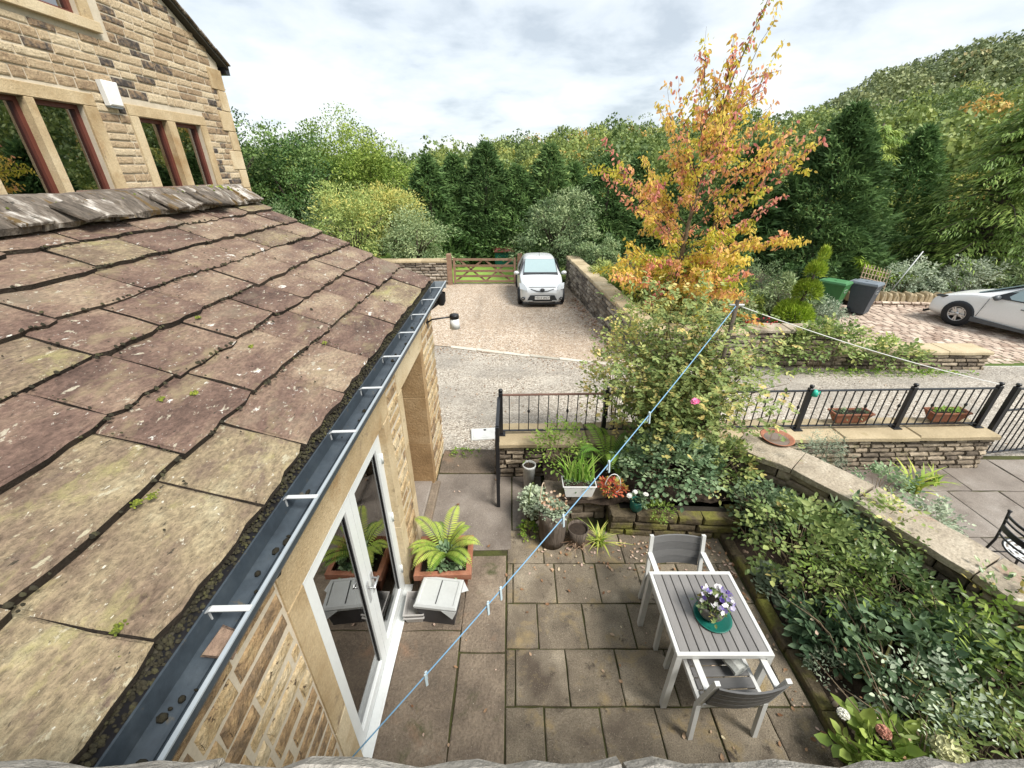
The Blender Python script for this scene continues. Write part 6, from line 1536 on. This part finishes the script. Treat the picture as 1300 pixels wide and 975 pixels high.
shrub('wall_ivy', (6.9, 8.55, -.1), (.9, .16, .8), 330, 5, .08, .06, 'rose', 'ivy hanging over the terrace wall across the lane', tm=.5, seglen=.25)
shrub('wall_ivy', (8.4, 8.48, -.15), (.75, .14, .5), 150, 5, .08, .055, 'rose', 'trailing green stems along the low lane wall', tm=.55, seglen=.25)
shrub('weed_clump', (8.9, 9.25, -.2), (.55, .3, .4), 170, 5, .09, .03, 'fern', 'straggly yellow weeds growing behind the low lane wall', tm=.6, seglen=.22)
tag(MB().lathe([(0, 0), (.28, .0), (.32, .05), (.3, .05), (.27, .015), (0, .015)], n=24, sx=1.0).build('terracotta_saucer', MT['terracotta'], None, (7.62, 9.08, -.2)), 'empty terracotta saucer lying behind the low lane wall', 'saucer')
# twiggy dead stem at the near end of the wall
t = empty('pruned_branch', (4.15, 1.55, .2), 0, 'bare pruned twig sticking out against the dividing wall', 'branch')
MB().tube([(0, 0, 0), (-.02, .1, .35), (.1, .12, .55)], [.022, .02, .014], 7).tube([(.1, .12, .55), (.3, .1, .6), (.42, .05, .52)], [.008, .006, .003], 5).tube([(.08, .12, .5), (.25, .0, .5), (.5, -.1, .48)], [.008, .006, .003], 5).build('wood', MT['twig'], t)
for k, (x_, y_, nm_, lab_) in enumerate(((3.0, 2.55, 'lime', 'narrow lime leaved shoots rising in the middle of the rose bush'), (3.72, 2.05, 'lime', 'yellow green young shoots between the two dark shrubs'), (3.62, 3.25, 'bluegreen', 'pale broad leaved plant below the bend of the dividing wall'), (3.1, 1.62, 'silver', 'silvery small leaved plant in front of the middle shrub'))):
    shrub('young_shoots', (x_, y_, .12), (.26, .26, .52), 60, 6, (.06, .07, .10, .04)[k], (.018, .03, .055, .022)[k], nm_, lab_, tm=.6, seglen=.2, st=8)
# long canes lying through the bed
m_ = MB(); rr = random.Random(3)
for k in range(110):
    a = rr.uniform(-.9, .9) + PI / 2; x, y = rr.uniform(2.65, 3.9), rr.uniform(1.0, 3.8); l = rr.uniform(.3, .9); z = .12 + (x - 2.6) * .15
    m_.tube([(x, y, z), (x + l * .5 * math.cos(a), y + l * .5 * math.sin(a), z + rr.uniform(.1, .3)), (x + l * math.cos(a), y + l * math.sin(a), z + rr.uniform(.1, .5))], [.006, .005, .003], 5)
o = m_.build('fallen_twigs', MT['twig'], None); tag(o, 'tangle of thin bare stems lying through the shrub bed', 'twigs', kind='stuff')
# pebbles in the bed
items = []
for k in range(90):
    x, y = 2.62 + abs(rr.gauss(0, .12)), rr.uniform(1.4, 3.3) if k % 3 == 0 else rr.uniform(1.55, 2.05)
    items.append(((x, y, .045), rr.uniform(.012, .04), rr.random()))
o = clump_mesh('pebbles', items, MT['pebble'], None, lambda d: 0); tag(o, 'brown and cream pebbles along the edge of the shrub bed', 'pebbles', kind='stuff')
# pale leaf litter on the bed soils
def litter(name, label, n, fx, L=(.02, .05)):
    C = np.array([fx() for _ in range(n)]); a = G.uniform(0, 2 * PI, n); D = np.stack([np.cos(a), np.sin(a), G.normal(0, .15, n)], 1); N = np.array([0, 0, 1.0]) + rdirs(G, n) * .35
    l = G.uniform(L[0], L[1], n)
    o = leaves(name, None, LF['dead'], C, D, N, l, l * .62, G.random(n), droop=-.15); tag(o, label, 'leaves', kind='stuff')
def f_pat():
    if G.random() < .45: return (G.uniform(1.0, 2.45), 3.48 - abs(G.normal(0, .22)), .012)
    if G.random() < .3: return (2.42 - abs(G.normal(0, .1)), G.uniform(.8, 3.3), .012)
    if G.random() < .25: return (G.uniform(.15, 1.0), 3.4 - abs(G.normal(0, .25)), .012)
    return (G.uniform(-.95, 2.4), G.uniform(.5, 4.9 if G.random() < .3 else 3.4), .012)
def f_pat2():
    p = f_pat(); return (min(p[0], -.2), p[1], p[2]) if p[1] > 3.55 else p
litter('fallen_leaves', 'pale fallen leaves and petals scattered over the patio slabs', 360, f_pat2, (.018, .05))
litter('bed_leaf_litter', 'dry leaf litter on the dark soil of the beds', 320, lambda: ((G.uniform(1.2, 2.9), G.uniform(3.75, 4.5), .39) if G.random() < .5 else (G.uniform(2.6, 4.0), G.uniform(1.0, 4.0), .36)), (.02, .045))
litter('lane_leaves', 'fallen orange leaves along the foot of the drive wall', 420, lambda: (lambda y: (2.95 - (y - 9) * .079 - .03 - abs(G.normal(0, .22)), y, ground(0, y) + .015))(G.uniform(9, 15.5)), (.05, .1))
items = []
for k in range(900):
    if k % 3: x = rr.uniform(-4.5, 3.0); y = (9.62 - .32 * (x + .2) if x > -1.6 else 10.05 - .05 * (x + 1.6)) - abs(rr.gauss(0, .35))
    else: x, y = rr.uniform(-3.5, 8), rr.uniform(5.4, 8.3)
    items.append(((x, y, ground(x, y) - .012), rr.uniform(.008, .022), rr.random()))
o = clump_mesh('stray_gravel', items, MT['pebble'], None, lambda d: 0); tag(o, 'stray stones kicked across the grey lane from the gravel drive', 'gravel', kind='stuff')
t = empty('path_weeds', (-.75, 5.2, 0), 0, 'small weeds growing where the path meets the gravel', 'weeds'); sprigs(t, LF['fern'], G, 60, (.3, .12, .05), .0, 3, .035, .02, .3, seglen=.05)
# verge of weeds along the lane wall
V_ = MB(); t = empty('lane_verge', (8.0, 8.3, -.16), 0, 'mossy weedy verge between the lane and the low walls', 'weeds'); t2 = sprigs(t, LF['fern'], G, 500, (2.9, .16, .10), .0, 3, .05, .03, .35, seglen=.08); stems(t, G, 20, (2.6, .14), .12, .003, 'green_stem')

# ================================================================== GARDEN BEYOND THE DRIVE
G = np.random.default_rng(5)
# golden cloud-pruned conifer: three balls and a tip on one stem
tp = empty('cloud_conifer', (7.05, 10.0, .28), 0, 'bright golden conifer clipped into three stacked balls', 'conifer')
MB().tube([(0, 0, 0), (.05, 0, .6), (.16, 0, 1.1), (.22, 0, 1.75)], [.05, .045, .035, .012], 8).build('trunk', MT['bark'], tp)
def sprays(parent, name, mat, rg, n, cen, rad, L, W, tm, ts, upb=.35):
    d = rdirs(rg, n); d[:, 2] = np.where(d[:, 2] < -.6, -d[:, 2], d[:, 2]); C = d * np.array(rad) * (rg.uniform(.75, 1.0, n) * lobed(rg, d, 12, .14))[:, None] + np.array(cen)
    D = d + rdirs(rg, n) * .5 + np.array([0, 0, upb]); N = d + rdirs(rg, n) * .8
    return leaves(name, parent, mat, C, D, N, L * rg.uniform(.7, 1.3, n), W * rg.uniform(.7, 1.3, n), rg.normal(tm, ts, n), True)
sprays(tp, 'crown', LF['topiary'], G, 3600, (0, 0, .36), (.40, .40, .34), .12, .022, .45, .25)
sprays(tp, 'crown', LF['topiary'], G, 2200, (.15, 0, 1.0), (.27, .27, .22), .11, .02, .45, .25)
sprays(tp, 'crown', LF['topiary'], G, 1200, (.20, 0, 1.48), (.17, .17, .19), .11, .02, .55, .25, .8)
sprays(tp, 'crown', LF['topiary'], G, 400, (.27, 0, 1.80), (.08, .08, .20), .11, .018, .6, .25, 1.2)
# the autumn tree
at = empty('autumn_tree', (4.3, 11.0, .25), 0, 'slender cherry tree in orange yellow autumn leaf behind the drive wall', 'tree')
tk = [(0, 0, -.2), (.05, 0, 1.0), (.12, .05, 2.4), (.25, 0, 4.0), (.5, 0, 5.5), (.85, -.1, 6.75)]
MB().tube(tk, [.07, .06, .046, .03, .016, .006], 9).build('trunk', MT['twig'], at)
br = []
def tkp(h):
    for a, b in zip(tk, tk[1:]):
        if h <= b[2]: f = (h - a[2]) / (b[2] - a[2]); return np.array([a[i] + (b[i] - a[i]) * f for i in range(3)])
    return np.array(tk[-1])
for k in range(42):
    h = .3 + 4.4 * (k / 41) ** 1.2; a = k * 2.4 + G.uniform(-.5, .5); l = (3.3 - .45 * max(0, h - .5)) * G.uniform(.55, 1.12); l = max(l, .8); el = R(16 + 9.5 * h) + G.uniform(-.2, .25)
    p0 = tkp(h); d = np.array([math.cos(a) * math.cos(el), math.sin(a) * math.cos(el), math.sin(el)]); P = []
    for q in range(9):
        u = q / 8; P.append(p0 + d * l * u + np.array([0, 0, .20 * l * u * u - (.42 * l * u * u if h < 1.8 else 0)]) + G.normal(0, .04, 3) * u)
    br.append(P)
    for s in range(5):
        u = G.uniform(.2, .92); i = int(u * 8); q0 = P[i]; d2 = unit((d + rdirs(G, 1)[0] * .95 + np.array([0, 0, .15]))[None])[0]; l2 = (.35 + .34 * l * (1 - u * .6)) * G.uniform(.5, 1.1)
        br.append([q0 + d2 * l2 * v / 4 + np.array([0, 0, -.05 * l2 * (v / 4) ** 2]) for v in range(5)])
br = [P for P in br if P[-1][0] > -2.75 and not (P[-1][2] < 1.0 and P[-1][0] < -2.2) and not (P[0][0] < -1.5 and P[0][2] < 1.2)]
for k in range(22):                                              # low skirt of twigs that hides the trunk
    h = G.uniform(.35, 2.0); a = G.uniform(PI * .95, PI * 2.1); l = G.uniform(.7, 1.7); el = G.uniform(.05, .5); p0 = tkp(h); d = np.array([math.cos(a) * math.cos(el), math.sin(a) * math.cos(el), math.sin(el)])
    br.append([p0 + d * l * q / 8 + np.array([0, 0, -.22 * l * (q / 8) ** 2]) + G.normal(0, .03, 3) for q in range(9)])
for (az_, h0, l_, el_) in ((0.1, 3.6, 2.6, 1.05), (-.4, 2.6, 2.3, .75), (2.9, 3.2, 1.8, .95), (.3, 1.5, 3.1, .42), (3.3, 1.9, 2.6, .55), (-.1, 4.3, 2.3, 1.2)):   # long outer leaders
    p0 = tkp(h0); d = np.array([math.cos(az_) * math.cos(el_), math.sin(az_) * math.cos(el_), math.sin(el_)])
    br.append([p0 + d * l_ * q / 8 + np.array([0, 0, .1 * l_ * (q / 8) ** 2]) + G.normal(0, .03, 3) for q in range(9)])
m_ = MB()
for P in br: m_.tube([tuple(p) for p in P], [.014 * (1 - .85 * q / (len(P) - 1)) for q in range(len(P))], 5)
m_.build('branches', MT['twig'], at)
C = []; T = []
for P in br + [[np.array(p) for p in tk[3:]]] * 2:
    L_ = float(np.linalg.norm(P[-1] - P[0])); n = int((62 if P[-1][2] < 3.0 else 44 if P[-1][2] < 4.2 else 26) * L_ + 7); u = G.uniform(.15, 1.02, n) * (len(P) - 1.001); i = np.clip(u.astype(int), 0, len(P) - 2); f = (u - i)[:, None]; A = np.array(P)
    C.append(A[i] * (1 - f) + A[i + 1] * f + G.normal(0, .05, (n, 3))); T.append(np.clip(G.normal(.36 + .05 * P[-1][2] / 2, .25), .02, .97) + G.normal(0, .12, n))
C = np.concatenate(C); T = np.concatenate(T); n = len(C)
D = rdirs(G, n) * .75 + np.array([0, 0, -.75]); N = rdirs(G, n) + np.array([0, 0, .3])
leaves('crown', at, LF['autumn'], C, D, N, .105 * G.uniform(.7, 1.3, n), .056 * G.uniform(.7, 1.25, n), T)
print('autumn leaves', n)

def tree(name, label, loc, rad, h, mat, ncl, per, clr, L, W, rg, cat='tree', trunk_r=.12, tm=.45, ts=.26, shell=.5, amp=.42, group=None, quad=True):
    """loc = base; crown centre sits at h"""
    t = empty(name, loc, rg.uniform(0, 6), label, cat, group)
    MB().tube([(0, 0, -.4), (.04, .02, h * .4), (.0, .05, h * .8), (.05, 0, h + rad[2] * .3)], [trunk_r, trunk_r * .8, trunk_r * .55, trunk_r * .2], 8).build('trunk', MT['bark'], t)
    limbs('limbs', t, MT['bark'], rg, (0, 0, h * .45), rad[0] * .75, h * .55 + rad[2] * .4, 9, trunk_r * .45)
    crown('crown', t, LF[mat], rg, rad, ncl, per, clr, L, W, shell=shell, zc=h, amp=amp, tint_m=tm, tint_s=ts, quad=quad, zmin=-h + .15)
    return t
G = np.random.default_rng(9)
gl = lambda y: ground(0, y)
# trees left of the drive
tree('apple_tree', 'rounded grey green apple tree behind the silver car', (2.0, 19.6, gl(19.6)), (2.05, 1.9, 2.05), 2.15, 'apple', 142, 85, 0.38, .13, .06, G, tm=.5, ts=.2, shell=.55)
tree('willow_bush', 'pale yellow green willow bush above the far end of the slate roof', (-7.0, 19.3, gl(19)), (2.2, 1.7, 2.0), 2.1, 'yellow_tree', 138, 85, 0.45, .14, .045, G, tm=.6)
tree('willow_bush', 'silvery willow bush standing behind the gate wall', (-4.3, 19.6, gl(19.6)), (1.7, 1.4, 1.75), 1.6, 'apple', 109, 85, 0.40, .12, .045, G, tm=.75)
tree('willow_bush', 'yellowing willow bush between the roof and the conifers', (-5.7, 20.9, gl(20.9)), (1.7, 1.5, 1.9), 2.6, 'yellow_tree', 100, 85, 0.42, .13, .045, G, tm=.8)
tree('willow_bush', 'loose pale bush below the dark broadleaf tree', (-9.4, 18.6, gl(18.6)), (1.8, 1.5, 1.6), 1.6, 'apple', 84, 80, 0.42, .13, .045, G, tm=.55)
tree('broadleaf_tree', 'tall dark green broadleaf tree next to the gabled house', (-14.2, 21.5, gl(21)), (3.4, 3.0, 3.6), 4.1, 'dark_tree', 193, 127, 0.58, .135, .085, G, trunk_r=.2, tm=.45)
tree('broadleaf_tree', 'dark green broadleaf tree beside the taller dark tree', (-11.3, 23.5, gl(23)), (2.9, 2.6, 3.2), 3.5, 'dark_tree', 168, 127, 0.58, .135, .085, G, trunk_r=.2, tm=.65)
tree('broadleaf_tree', 'rounded mid green tree rising behind the willow bushes', (-8.0, 26.2, gl(26)), (3.3, 2.8, 3.1), 3.6, 'mid_tree', 193, 127, 0.61, .135, .085, G, trunk_r=.22, tm=.6)
tree('broadleaf_tree', 'olive green tree between the dark trees and the rounded tree', (-11.4, 28.5, gl(28)), (3.2, 2.8, 3.2), 3.8, 'mid_tree', 168, 127, 0.61, .135, .085, G, trunk_r=.22, tm=.4)
tree('broadleaf_tree', 'light green tree filling the gap beside the first cypress', (-5.9, 30.5, gl(30)), (2.7, 2.4, 2.2), 2.6, 'mid_tree', 134, 127, 0.58, .135, .085, G, trunk_r=.2, tm=.75)
tree('broadleaf_tree', 'dusky green tree glimpsed past the corner of the gabled house', (-18.0, 24.0, gl(24)), (3.6, 3.2, 3.6), 3.8, 'dark_tree', 176, 127, 0.64, .135, .085, G, trunk_r=.22, tm=.3)
# cypress row
def cypress(loc, rad, h, label, rg, n=9000, tm=.45, L=.42, W=.13, p=1.5, name='cypress', group='dark cypress row'):
    t = empty(name, loc, rg.uniform(0, 6), label, 'conifer', group)
    MB().tube([(0, 0, -.3), (0, 0, h * .5), (0, 0, h * .97)], [.16, .1, .02], 8).build('trunk', MT['bark'], t)
    # inner branches body so the crown is closed
    prof = lambda u: (min(1, (u + .06) / .16) ** .5) * (1 - u ** p) ** .85 + .012
    z = rg.random(n) ** 1.15; a = rg.uniform(0, 2 * PI, n)
    bump = 1 + .16 * np.sin(a * 5 + z * 23 + rg.uniform(0, 6)) + .10 * np.sin(a * 3 - z * 47 + rg.uniform(0, 6)) + .10 * np.sin(a * 9 + z * 71 + rg.uniform(0, 6))
    r = rad * np.array([prof(u) for u in z]) * bump * (1 - .45 * rg.random(n) ** 2.2)
    C = np.stack([r * np.cos(a), r * np.sin(a), z * h], 1); O = np.stack([np.cos(a), np.sin(a), np.zeros(n)], 1)
    D = O * .75 + np.array([0, 0, .45]) + rdirs(rg, n) * .45; N = O * .75 + rdirs(rg, n) * .45 + np.array([0, 0, .6])
    ct = .5 + .5 * np.sin(a * 4 + z * 17); tint = tm - .12 + .22 * ct + rg.normal(0, .14, n)
    leaves('crown', t, LF['cypress'], C, D, N, L * np.where(rg.random(n) < .08, rg.uniform(1.2, 1.7, n), rg.uniform(.5, 1.15, n)), W * rg.uniform(.7, 1.3, n), tint, True, droop=.25)
    return t
cy = [(-4.35, 24.4, 1.25, 5.4, 'leftmost dark cypress next to the light trees'), (-2.9, 24.9, 1.3, 5.75, 'dark cypress directly behind the timber field gate'), (-1.3, 24.6, 1.35, 5.6, 'dark cypress behind the teal garden store'), (.2, 25.0, 1.3, 5.3, 'dark cypress between the garden store and the apple tree'), (1.9, 25.2, 1.4, 5.6, 'dark cypress rising over the top of the apple tree'), (3.6, 24.8, 1.4, 5.3, 'dark cypress between the apple tree and the autumn tree'), (5.3, 25.4, 1.5, 5.7, 'dark cypress half hidden by the left autumn branches'), (7.1, 25.6, 1.5, 5.5, 'dark cypress directly behind the autumn tree trunk'), (9.0, 25.0, 1.5, 5.6, 'dark cypress seen through the right autumn branches')]
for i, (x, y, r, h, lab) in enumerate(cy): cypress((x + G.uniform(-.25, .25), y + G.uniform(-1.0, 1.0), gl(y) - .1), r * G.uniform(1.3, 1.8), h * G.uniform(.9, 1.06), lab, G, 11500, tm=G.uniform(.38, .6), p=G.uniform(1.15, 1.6), L=.30, W=.075)
cypress((13.2, 18.9, -.5), 2.75, 6.5, 'broad dark cypress standing behind the golden conifer and bins', G, 27000, tm=.42, p=1.25, L=.29, W=.07)
cypress((17.6, 20.5, -.5), 2.2, 5.9, 'smaller dark cypress beyond the wheelie bins', G, 14000, tm=.45, p=1.3, L=.29, W=.07)
cypress((10.4, 20.0, -.5), 1.7, 5.2, 'dark cypress tucked between the autumn tree and the broad cypress', G, 7000, tm=.35)
# larch-like feathery tree on the right: drooping branches carrying fine sprays
def larch(loc, h, rad, label, rg, nb=70, tm=.5, per=120, name='larch_tree', mat='larch'):
    t = empty(name, loc, rg.uniform(0, 6), label, 'tree'); MB().tube([(0, 0, -.3), (.05, 0, h * .5), (0, 0, h)], [.2, .13, .03], 8).build('trunk', MT['bark'], t)
    m_ = MB(); C = []; D = []; T = []
    for k in range(nb):
        u = .06 + .92 * (k / nb); a = k * 2.4 + rg.uniform(-.4, .4); l = rad * (1 - u) ** .7 * rg.uniform(.7, 1.15) + .4; P = []
        for q in range(7):
            v = q / 6; P.append(np.array([l * v * math.cos(a), l * v * math.sin(a), u * h + l * (.28 * v - .42 * v * v)]))
        m_.tube([tuple(p) for p in P], [.035 * (1 - .85 * q / 6) for q in range(7)], 5)
        n = per; w = rg.uniform(.1, 1, n) * 5.999; i = w.astype(int); f = (w - i)[:, None]; A = np.array(P); s = np.array([-math.sin(a), math.cos(a), 0]); sd = rg.normal(0, .22, n) * l * .5
        C.append(A[i] * (1 - f) + A[i + 1] * f + s * sd[:, None] - np.array([0, 0, .12]) * np.abs(sd)[:, None] + rg.normal(0, .06, (n, 3))); D.append(np.array([math.cos(a), math.sin(a), -.35]) + s * np.sign(sd)[:, None] * .8 + rdirs(rg, n) * .4); T.append(rg.normal(tm, .12) + rg.normal(0, .15, n))
    m_.build('branches', MT['bark'], t); C = np.concatenate(C); n = len(C)
    leaves('crown', t, LF[mat], C, np.concatenate(D), rdirs(rg, n) * .5 + np.array([0, 0, .9]), .24 * rg.uniform(.6, 1.3, n), .042 * rg.uniform(.7, 1.3, n), np.concatenate(T), True, droop=.3)
    return t
larch((18.6, 17.0, -.5), 6.9, 3.3, 'feathery drooping larch behind the white car', G, 100, tm=.5, per=260)
larch((22.5, 18.2, -.5), 7.6, 3.4, 'taller feathery larch near the edge of the sett paving', G, 90, tm=.7, per=240)
larch((16.2, 21.2, -.5), 6.2, 2.5, 'slender yellow green larch between the dark cypresses', G, 70, tm=.8, per=200)
# low arching conifer branch above the bins
t = empty('arching_branch', (15.6, 15.9, -.3), 0, 'long arching fringed conifer branch reaching over the trellis', 'branch')
P = [(0, 0, .5), (-.7, -.2, .65), (-1.5, -.4, .7), (-2.3, -.5, .9), (-3.0, -.5, 1.35)]
MB().tube(P, [.04, .035, .03, .02, .01], 6).build('wood', MT['bark'], t)
n = 900; w = G.uniform(0, 1, n) * 3.999; i = w.astype(int); f = (w - i)[:, None]; A = np.array(P)
leaves('needles', t, LF['topiary'], A[i] * (1 - f) + A[i + 1] * f + G.normal(0, .04, (n, 3)), rdirs(G, n) * .6 + np.array([-.2, 0, -.5]), rdirs(G, n), .28 * G.uniform(.6, 1.2, n), .035, G.normal(.25, .2, n), True)
# shrubs by the sett paving and in the garden
def bush(name, label, loc, rad, mat, ncl, per, L, W, tm=.5, cat='shrub', clr=.16, ts=.2):
    t = empty(name, loc, 0, label, cat); crown('crown', t, LF[mat], G, rad, ncl, per, clr, L, W, shell=.5, zc=rad[2] * .6, tint_m=tm, tint_s=ts, quad=True, zmin=-rad[2] * .6)
    stems(t, G, 14, (rad[0] * .7, rad[1] * .7), rad[2] * 1.1, .012); return t
bush('silver_shrub', 'pale silvery shrub behind the rounded stones by the rake', (14.7, 15.5, -.4), (1.2, .8, .85), 'silver', 130, 30, .10, .04, .6)
bush('silver_shrub', 'pale flowering shrub between the rake and the white car', (16.6, 15.2, -.4), (1.4, .9, 1.05), 'silver', 150, 30, .10, .045, .75)
bush('silver_shrub', 'grey green shrub behind the nose of the white car', (18.6, 14.6, -.4), (1.4, .9, 1.0), 'apple', 58, 75, 0.18, .05, .7)
bush('lime_shrub', 'bright yellow green shrub behind the roof of the white car', (20.0, 13.6, -.4), (1.2, .9, 1.3), 'yellow_tree', 58, 75, 0.19, .05, .8)
bush('garden_shrub', 'rounded green shrub left of the golden conifer', (6.1, 11.4, .25), (.85, .7, .6), 'mid_tree', 50, 75, 0.13, .04, .6)
bush('garden_shrub', 'grey leaved shrub tucked behind the golden conifer', (7.5, 11.2, .25), (.9, .7, .7), 'apple', 50, 75, 0.13, .035, .75)
bush('garden_shrub', 'loose green shrub under the autumn tree', (4.9, 10.6, .25), (.9, .7, .55), 'mid_tree', 46, 75, 0.13, .04, .75)
bush('garden_shrub', 'yellowing shrub on the drive wall side of the autumn tree', (3.7, 10.6, .25), (.6, .9, .45), 'yellow_tree', 42, 75, 0.13, .04, .8)
bush('garden_shrub', 'low mixed foliage at the bend of the garden wall', (5.2, 9.5, .25), (.9, .5, .5), 'apple', 50, 75, 0.11, .035, .7)
bush('garden_shrub', 'low grey foliage at the foot of the golden conifer', (8.3, 10.7, .1), (.7, .6, .5), 'silver', 90, 30, .07, .03, .5)
bush('garden_shrub', 'dark evergreen shrub behind the green bin', (10.9, 15.2, -.4), (1.3, .8, 1.1), 'dark_tree', 54, 75, 0.16, .05, .4)
bush('garden_shrub', 'low golden foliage spilling onto the far end of the drive wall', (3.4, 14.6, .2), (.7, 1.3, .5), 'yellow_tree', 50, 75, 0.13, .04, .6)
bush('garden_shrub', 'low green foliage along the middle of the drive wall', (3.7, 12.8, .2), (.7, 1.1, .5), 'mid_tree', 50, 75, 0.13, .04, .6)
bush('garden_shrub', 'broad green shrub on the far side of the autumn tree', (5.2, 13.8, .2), (1.3, 1.1, .9), 'mid_tree', 63, 80, 0.14, .045, .45)
bush('garden_shrub', 'broad dull green shrub behind the autumn tree trunk', (6.9, 15.4, .2), (1.5, 1.2, 1.1), 'dark_tree', 63, 80, 0.16, .05, .7)
bush('garden_shrub', 'mounded grey green shrub beside the apple tree', (3.6, 17.2, .1), (1.2, 1.1, .9), 'apple', 58, 80, 0.14, .045, .5)
bush('garden_shrub', 'twiggy brown green shrub right of the autumn tree trunk', (7.9, 13.4, .25), (1.1, .9, .8), 'apple', 100, 28, .08, .03, .35)
t = empty('red_berry_sprays', (5.75, 9.2, .55), 0, 'sprays of red berries above the terrace wall', 'berries')
m_ = MB()
for k in range(60):
    p = (G.uniform(-.55, .55), G.uniform(-.2, .2), G.uniform(0, .28)); m_.lathe([(0, .022), (.019, .008), (.019, -.008), (0, -.022)], p, 6)
m_.build('berries', MT['petal_red'], t)['kind'] = 'stuff'; stems(t, G, 12, (.5, .2), .3, .004)

# ================================================================== WOODED HILLS
def wood(name, label, mat, pts, R0, L, W, rg, per=300, protos=7, tm=.45, ts=.22):
    PR = []
    for k in range(protos):
        npf = max(12, per // 14); pd_ = rdirs(rg, npf); pd_[:, 2] = np.abs(pd_[:, 2]) * 1.1 - .25; pd_ = unit(pd_); pc = pd_ * (lobed(rg, pd_, 14, .3) * rg.uniform(.62, .85, npf))[:, None]
        i_ = rg.integers(npf, size=per); d = unit(rdirs(rg, per) + pd_[i_] * .7 + np.array([0, 0, .25])); C = pc[i_] + d * (rg.uniform(.18, .32, npf)[i_])[:, None] * rg.uniform(.8, 1.05, per)[:, None]
        D = unit(rdirs(rg, per) + d * .2 + np.array([0, 0, -.1])); N = unit(d + rdirs(rg, per) * .35 + np.array([0, 0, .2])); pt_ = rg.normal(0, .07, npf)[i_]
        S = unit(np.cross(D, N)); l = rg.uniform(.7, 1.3, per)[:, None]
        V = np.stack([C, C + D * l * L * .45 - S * l * W * .5, C + D * l * L, C + D * l * L * .45 + S * l * W * .5], 1).reshape(-1, 3); PR.append((V, np.repeat(rg.normal(0, .06, per) + pt_, 4)))
    Vs = []; Ts = []
    for (x, y, z, s, t_) in pts:
        V, T = PR[rg.integers(protos)]; a = rg.uniform(0, 6.28); c, s_ = math.cos(a), math.sin(a); q = V.copy(); q[:, 0] = V[:, 0] * c - V[:, 1] * s_; q[:, 1] = V[:, 0] * s_ + V[:, 1] * c
        Vs.append(q * s * np.array([1, 1, rg.uniform(.85, 1.25)]) + np.array([x, y, z])); Ts.append(np.clip(T + t_, 0, 1))
    V = np.concatenate(Vs); F = np.arange(len(V)).reshape(-1, 4)
    o = link(name, np_mesh(name, V, F, np.concatenate(Ts)), LF[mat], None); tag(o, label, 'woodland', kind='stuff'); return len(F)
H = np.random.default_rng(3)
def scatter(n, a0, a1, r0, r1, s0, s1, tm, ts, orange=.0):
    res = []
    for _ in range(n):
        a = R(H.uniform(a0, a1)); r = math.sqrt(H.uniform(r0 * r0, r1 * r1)); x, y = r * math.sin(a), r * math.cos(a); s = H.uniform(s0, s1)
        t_ = float(np.clip(H.normal(tm, ts), 0, .9));
        if H.random() < orange: t_ = 1.0
        res.append((x, y, terrain(x, y) + s * .75, s, t_))
    return res
nf = wood('near_wood', 'mixed green and yellow woodland covering the near hillside', 'wood_near', scatter(620, -38, 58, 52, 125, 2.1, 4.0, .34, .22, .02) + scatter(70, 24, 56, 36, 48, 1.5, 2.2, .6, .2), 1, .12, .097, H, 600)
nf += wood('far_wood', 'dull green woodland covering the high far hill', 'wood_far', scatter(560, 22, 62, 150, 312, 4.5, 7.5, .42, .2), 1, .16, .14, H, 250)
print('wood quads', nf)
for k, (az, r, s, lab) in enumerate(((36.4, 205, 3.2, 'larger pale rock outcrop on the far wooded hill'), (38.2, 210, 2.2, 'smaller pale rock outcrop beside the larger one on the hill'), (32.2, 235, 2.6, 'pale rock at the far shoulder of the wooded hill'))):
    x, y = r * math.sin(R(az)), r * math.cos(R(az)); rr = random.Random(k); m_ = MB()
    rings = [[((s * (1.6 if q < 2 else 1.2) * math.cos(a) * rr.uniform(.8, 1.2)), s * .8 * math.sin(a), zz) for a in [2 * PI * j / 9 for j in range(9)]] for q, zz in enumerate((0, s * .6, s * 1.2))]
    m_.loft(rings, True, True); tag(m_.build('rock_outcrop', MT['rockwhite'], None, (x, y, terrain(x, y) + 4.5)), lab, 'rock')
